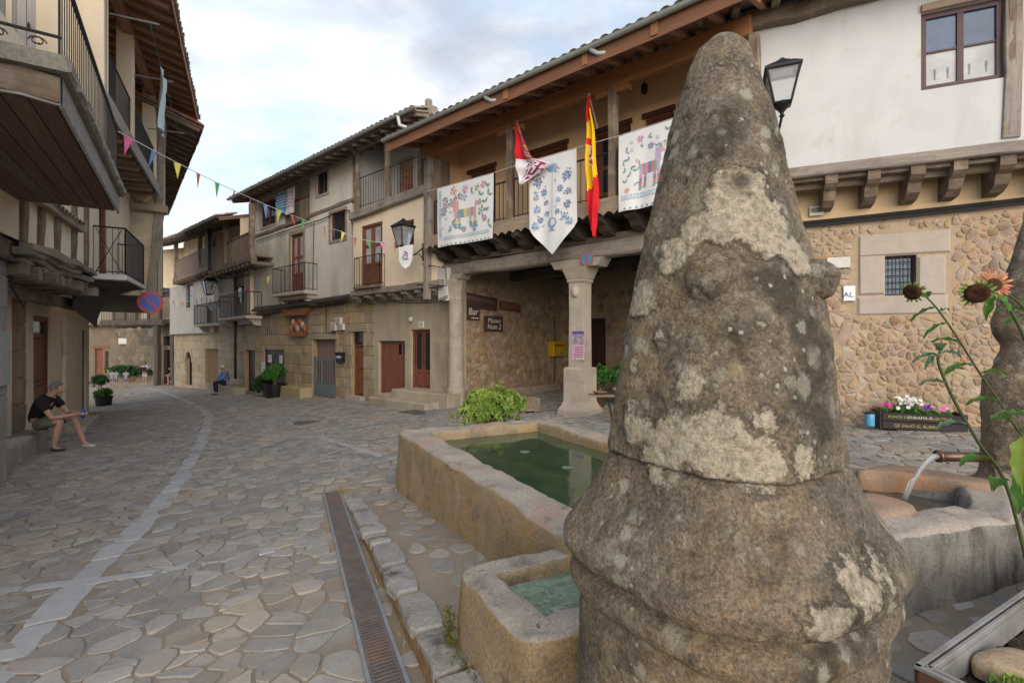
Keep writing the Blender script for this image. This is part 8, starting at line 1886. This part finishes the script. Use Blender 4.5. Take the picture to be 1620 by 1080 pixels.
# the man in black on the bench
hr = at(57, 680, 9.55); seatz = flz(FL, 1.2, .3)+.37
hr = Vector((hr.x, hr.y, seatz+.12)); gpz = gz(hr.x+.4, hr.y)-hr.z
pose = {'hip': (0,0,0), 'waist': (.02,0,.17), 'chest': (.10,0,.36), 'neck': (.235,0,.515), 'head': (.335,0,.625), 'look': (1,0,-.08), 'shL': (.17,.18,.44), 'shR': (.19,-.18,.43), 'elL': (.37,.19,.17), 'elR': (.37,-.19,.13), 'haL': (.66,.05,.19), 'haR': (.62,-.06,.17),
        'knL': (.50,.13,.11), 'knR': (.47,-.13,.08), 'anL': (.66,.15,gpz/1.11+.085), 'anR': (.37,-.15,gpz/1.11+.085)}
t_, P = person('man in black t-shirt and olive shorts sitting bent forward with a can', hr, (.96,.16), pose, 1.11, s_light, f_black, f_olive, {'R': sh_dark, 'L': sh_white}, h_grey, sleeve=.6)
cn = (P['haL']+P['haR'])/2+Vector((.10,.015,.0)); t2 = thing('drink_can', 'blue drink can held by the man on the bench', 'can', cn); m_can = flat('can_blue', (.03,.10,.42), rough=.3, metal=.4)
part('body', m_can, t2, lambda m: m.lathe(cn, [(.026,-.085),(.033,-.075),(.033,.065),(.026,.082)], 16), smooth=True); part('band', m_swht, t2, lambda m: m.lathe(cn, [(.0335,-.02),(.0335,.015)], 16))
# man in the blue shirt
bz_ = F3.P((F3.s(355, .7)), 0, .62); hr = Vector((bz_.x, bz_.y, g3z(3)+.42+.12)); gq = gz(hr.x, hr.y)-hr.z
pose3 = {'hip': (0,0,0), 'waist': (.0,0,.18), 'chest': (.05,0,.38), 'neck': (.12,0,.55), 'head': (.18,0,.68), 'look': (1,.2,-.1), 'shL': (.08,.19,.47), 'shR': (.08,-.19,.47), 'elL': (.22,.24,.22), 'elR': (.22,-.24,.22), 'haL': (.42,.14,.14), 'haR': (.42,-.14,.14), 'knL': (.46,.13,.06), 'knR': (.46,-.13,.06), 'anL': (.44,.14,gq+.085), 'anR': (.40,-.14,gq+.085)}
person('elderly man in blue shirt and navy trousers sitting on the stone bench', hr, (-.62,-.78), pose3, 1.02, s_tan, f_blue, f_navy, sh_dark, h_white, long_legs=True, sleeve=1.0)
def standing(u, v, h, fwd, label, shirt, legs, hair, skin_, arms=None, long_legs=False, group=None, shoe=None, step=.05):
    g = gp(u, v); k = h/1.72; root = g+Z*.93*k
    pose = {'hip': (0,0,0), 'waist': (.01,0,.17), 'chest': (.015,0,.37), 'neck': (.01,0,.55), 'head': (.03,0,.70), 'shL': (0,.19,.47), 'shR': (0,-.19,.47), 'elL': (-.02,.25,.2), 'elR': (-.02,-.25,.2), 'haL': (.1,.26,-.03), 'haR': (.1,-.26,-.03), 'knL': (.03+step,.1,-.42), 'knR': (.03-step,-.1,-.42), 'anL': (step*1.6,.11,-.845), 'anR': (-step*1.8,-.11,-.845)}
    if arms: pose.update(arms)
    return person(label, root, fwd, pose, k, skin_, shirt, legs, shoe or sh_dark, hair, long_legs, .6, group)
hold = {'elL': (.1,.25,.24), 'elR': (.1,-.25,.24), 'haL': (.28,.06,.28), 'haR': (.28,-.06,.3)}
t_, P = standing(229, 608, 1.66, (.3,-1), 'woman in white top walking at the far end with a dark bag', f_white, f_lden, h_dark, s_tan, hold, shoe=sh_white)
bgp = (P['haL']+P['haR'])/2+Vector((.02,-.08,0)); t2 = thing('hand_bag', 'dark bag held in the arms of the woman in white', 'bag', bgp); part('body', f_black, t2, lambda m: m.cbox(Fr(bgp.x, bgp.y, .96, .28), -.2, .2, bgp.z-.16, bgp.z+.16, -.07, .07, .03)); part('strap', f_black, t2, lambda m: m.tube([bgp+Vector((-.15,0,.15)), bgp+Vector((-.08,0,.35)), bgp+Vector((.08,.02,.36)), bgp+Vector((.15,0,.15))], .015, 6))
for u, v, h, lab in ((183.5,613,1.22,'child in striped shirt and blue shorts, left of the two walking ones'),(199.5,612,1.18,'child in striped shirt and blue shorts nearest the woman')): standing(u, v, h, (-.5,.85), lab, f_stripe, f_den, h_dark, s_tan, {'elL': (.08,.24,.22), 'elR': (.08,-.24,.22), 'haL': (.25,.12,.2), 'haR': (.25,-.12,.2)})
standing(177.5,611,1.2,(-.4,.9),'third child mostly hidden behind the left child', f_stripe, f_den, h_dark, s_tan)
q = Vector((-.692*34.3, 34.3, 0)); hr = Vector((q.x+.15, q.y+.3, gz(q.x, q.y)+.45+.12)); gq = gz(hr.x, hr.y)-hr.z
pose5 = dict(pose3); pose5.update({'chest': (.14,0,.34), 'neck': (.24,0,.46), 'head': (.33,0,.56), 'shL': (.18,.19,.4), 'shR': (.18,-.19,.4), 'elL': (.36,.22,.14), 'elR': (.36,-.22,.14), 'haL': (.56,.1,.1), 'haR': (.56,-.1,.1), 'anL': (.42,.14,gq+.085), 'anR': (.46,-.14,gq+.085)})
person('person in black top and denim shorts sitting hunched by the dark posts', hr, (-.85,-.5), pose5, 1.0, s_tan, f_black, f_den, fabric('red_shoe', (.30,.05,.05)), h_dark)
rock('door_stone', Vector((hr.x+.05, hr.y+.05, gz(hr.x, hr.y)+.2)), (.5,.3,.27), m_ashlar, None, amp=.15, seed=4, label='boulder seat under the person hunched by the posts', cat='stone')
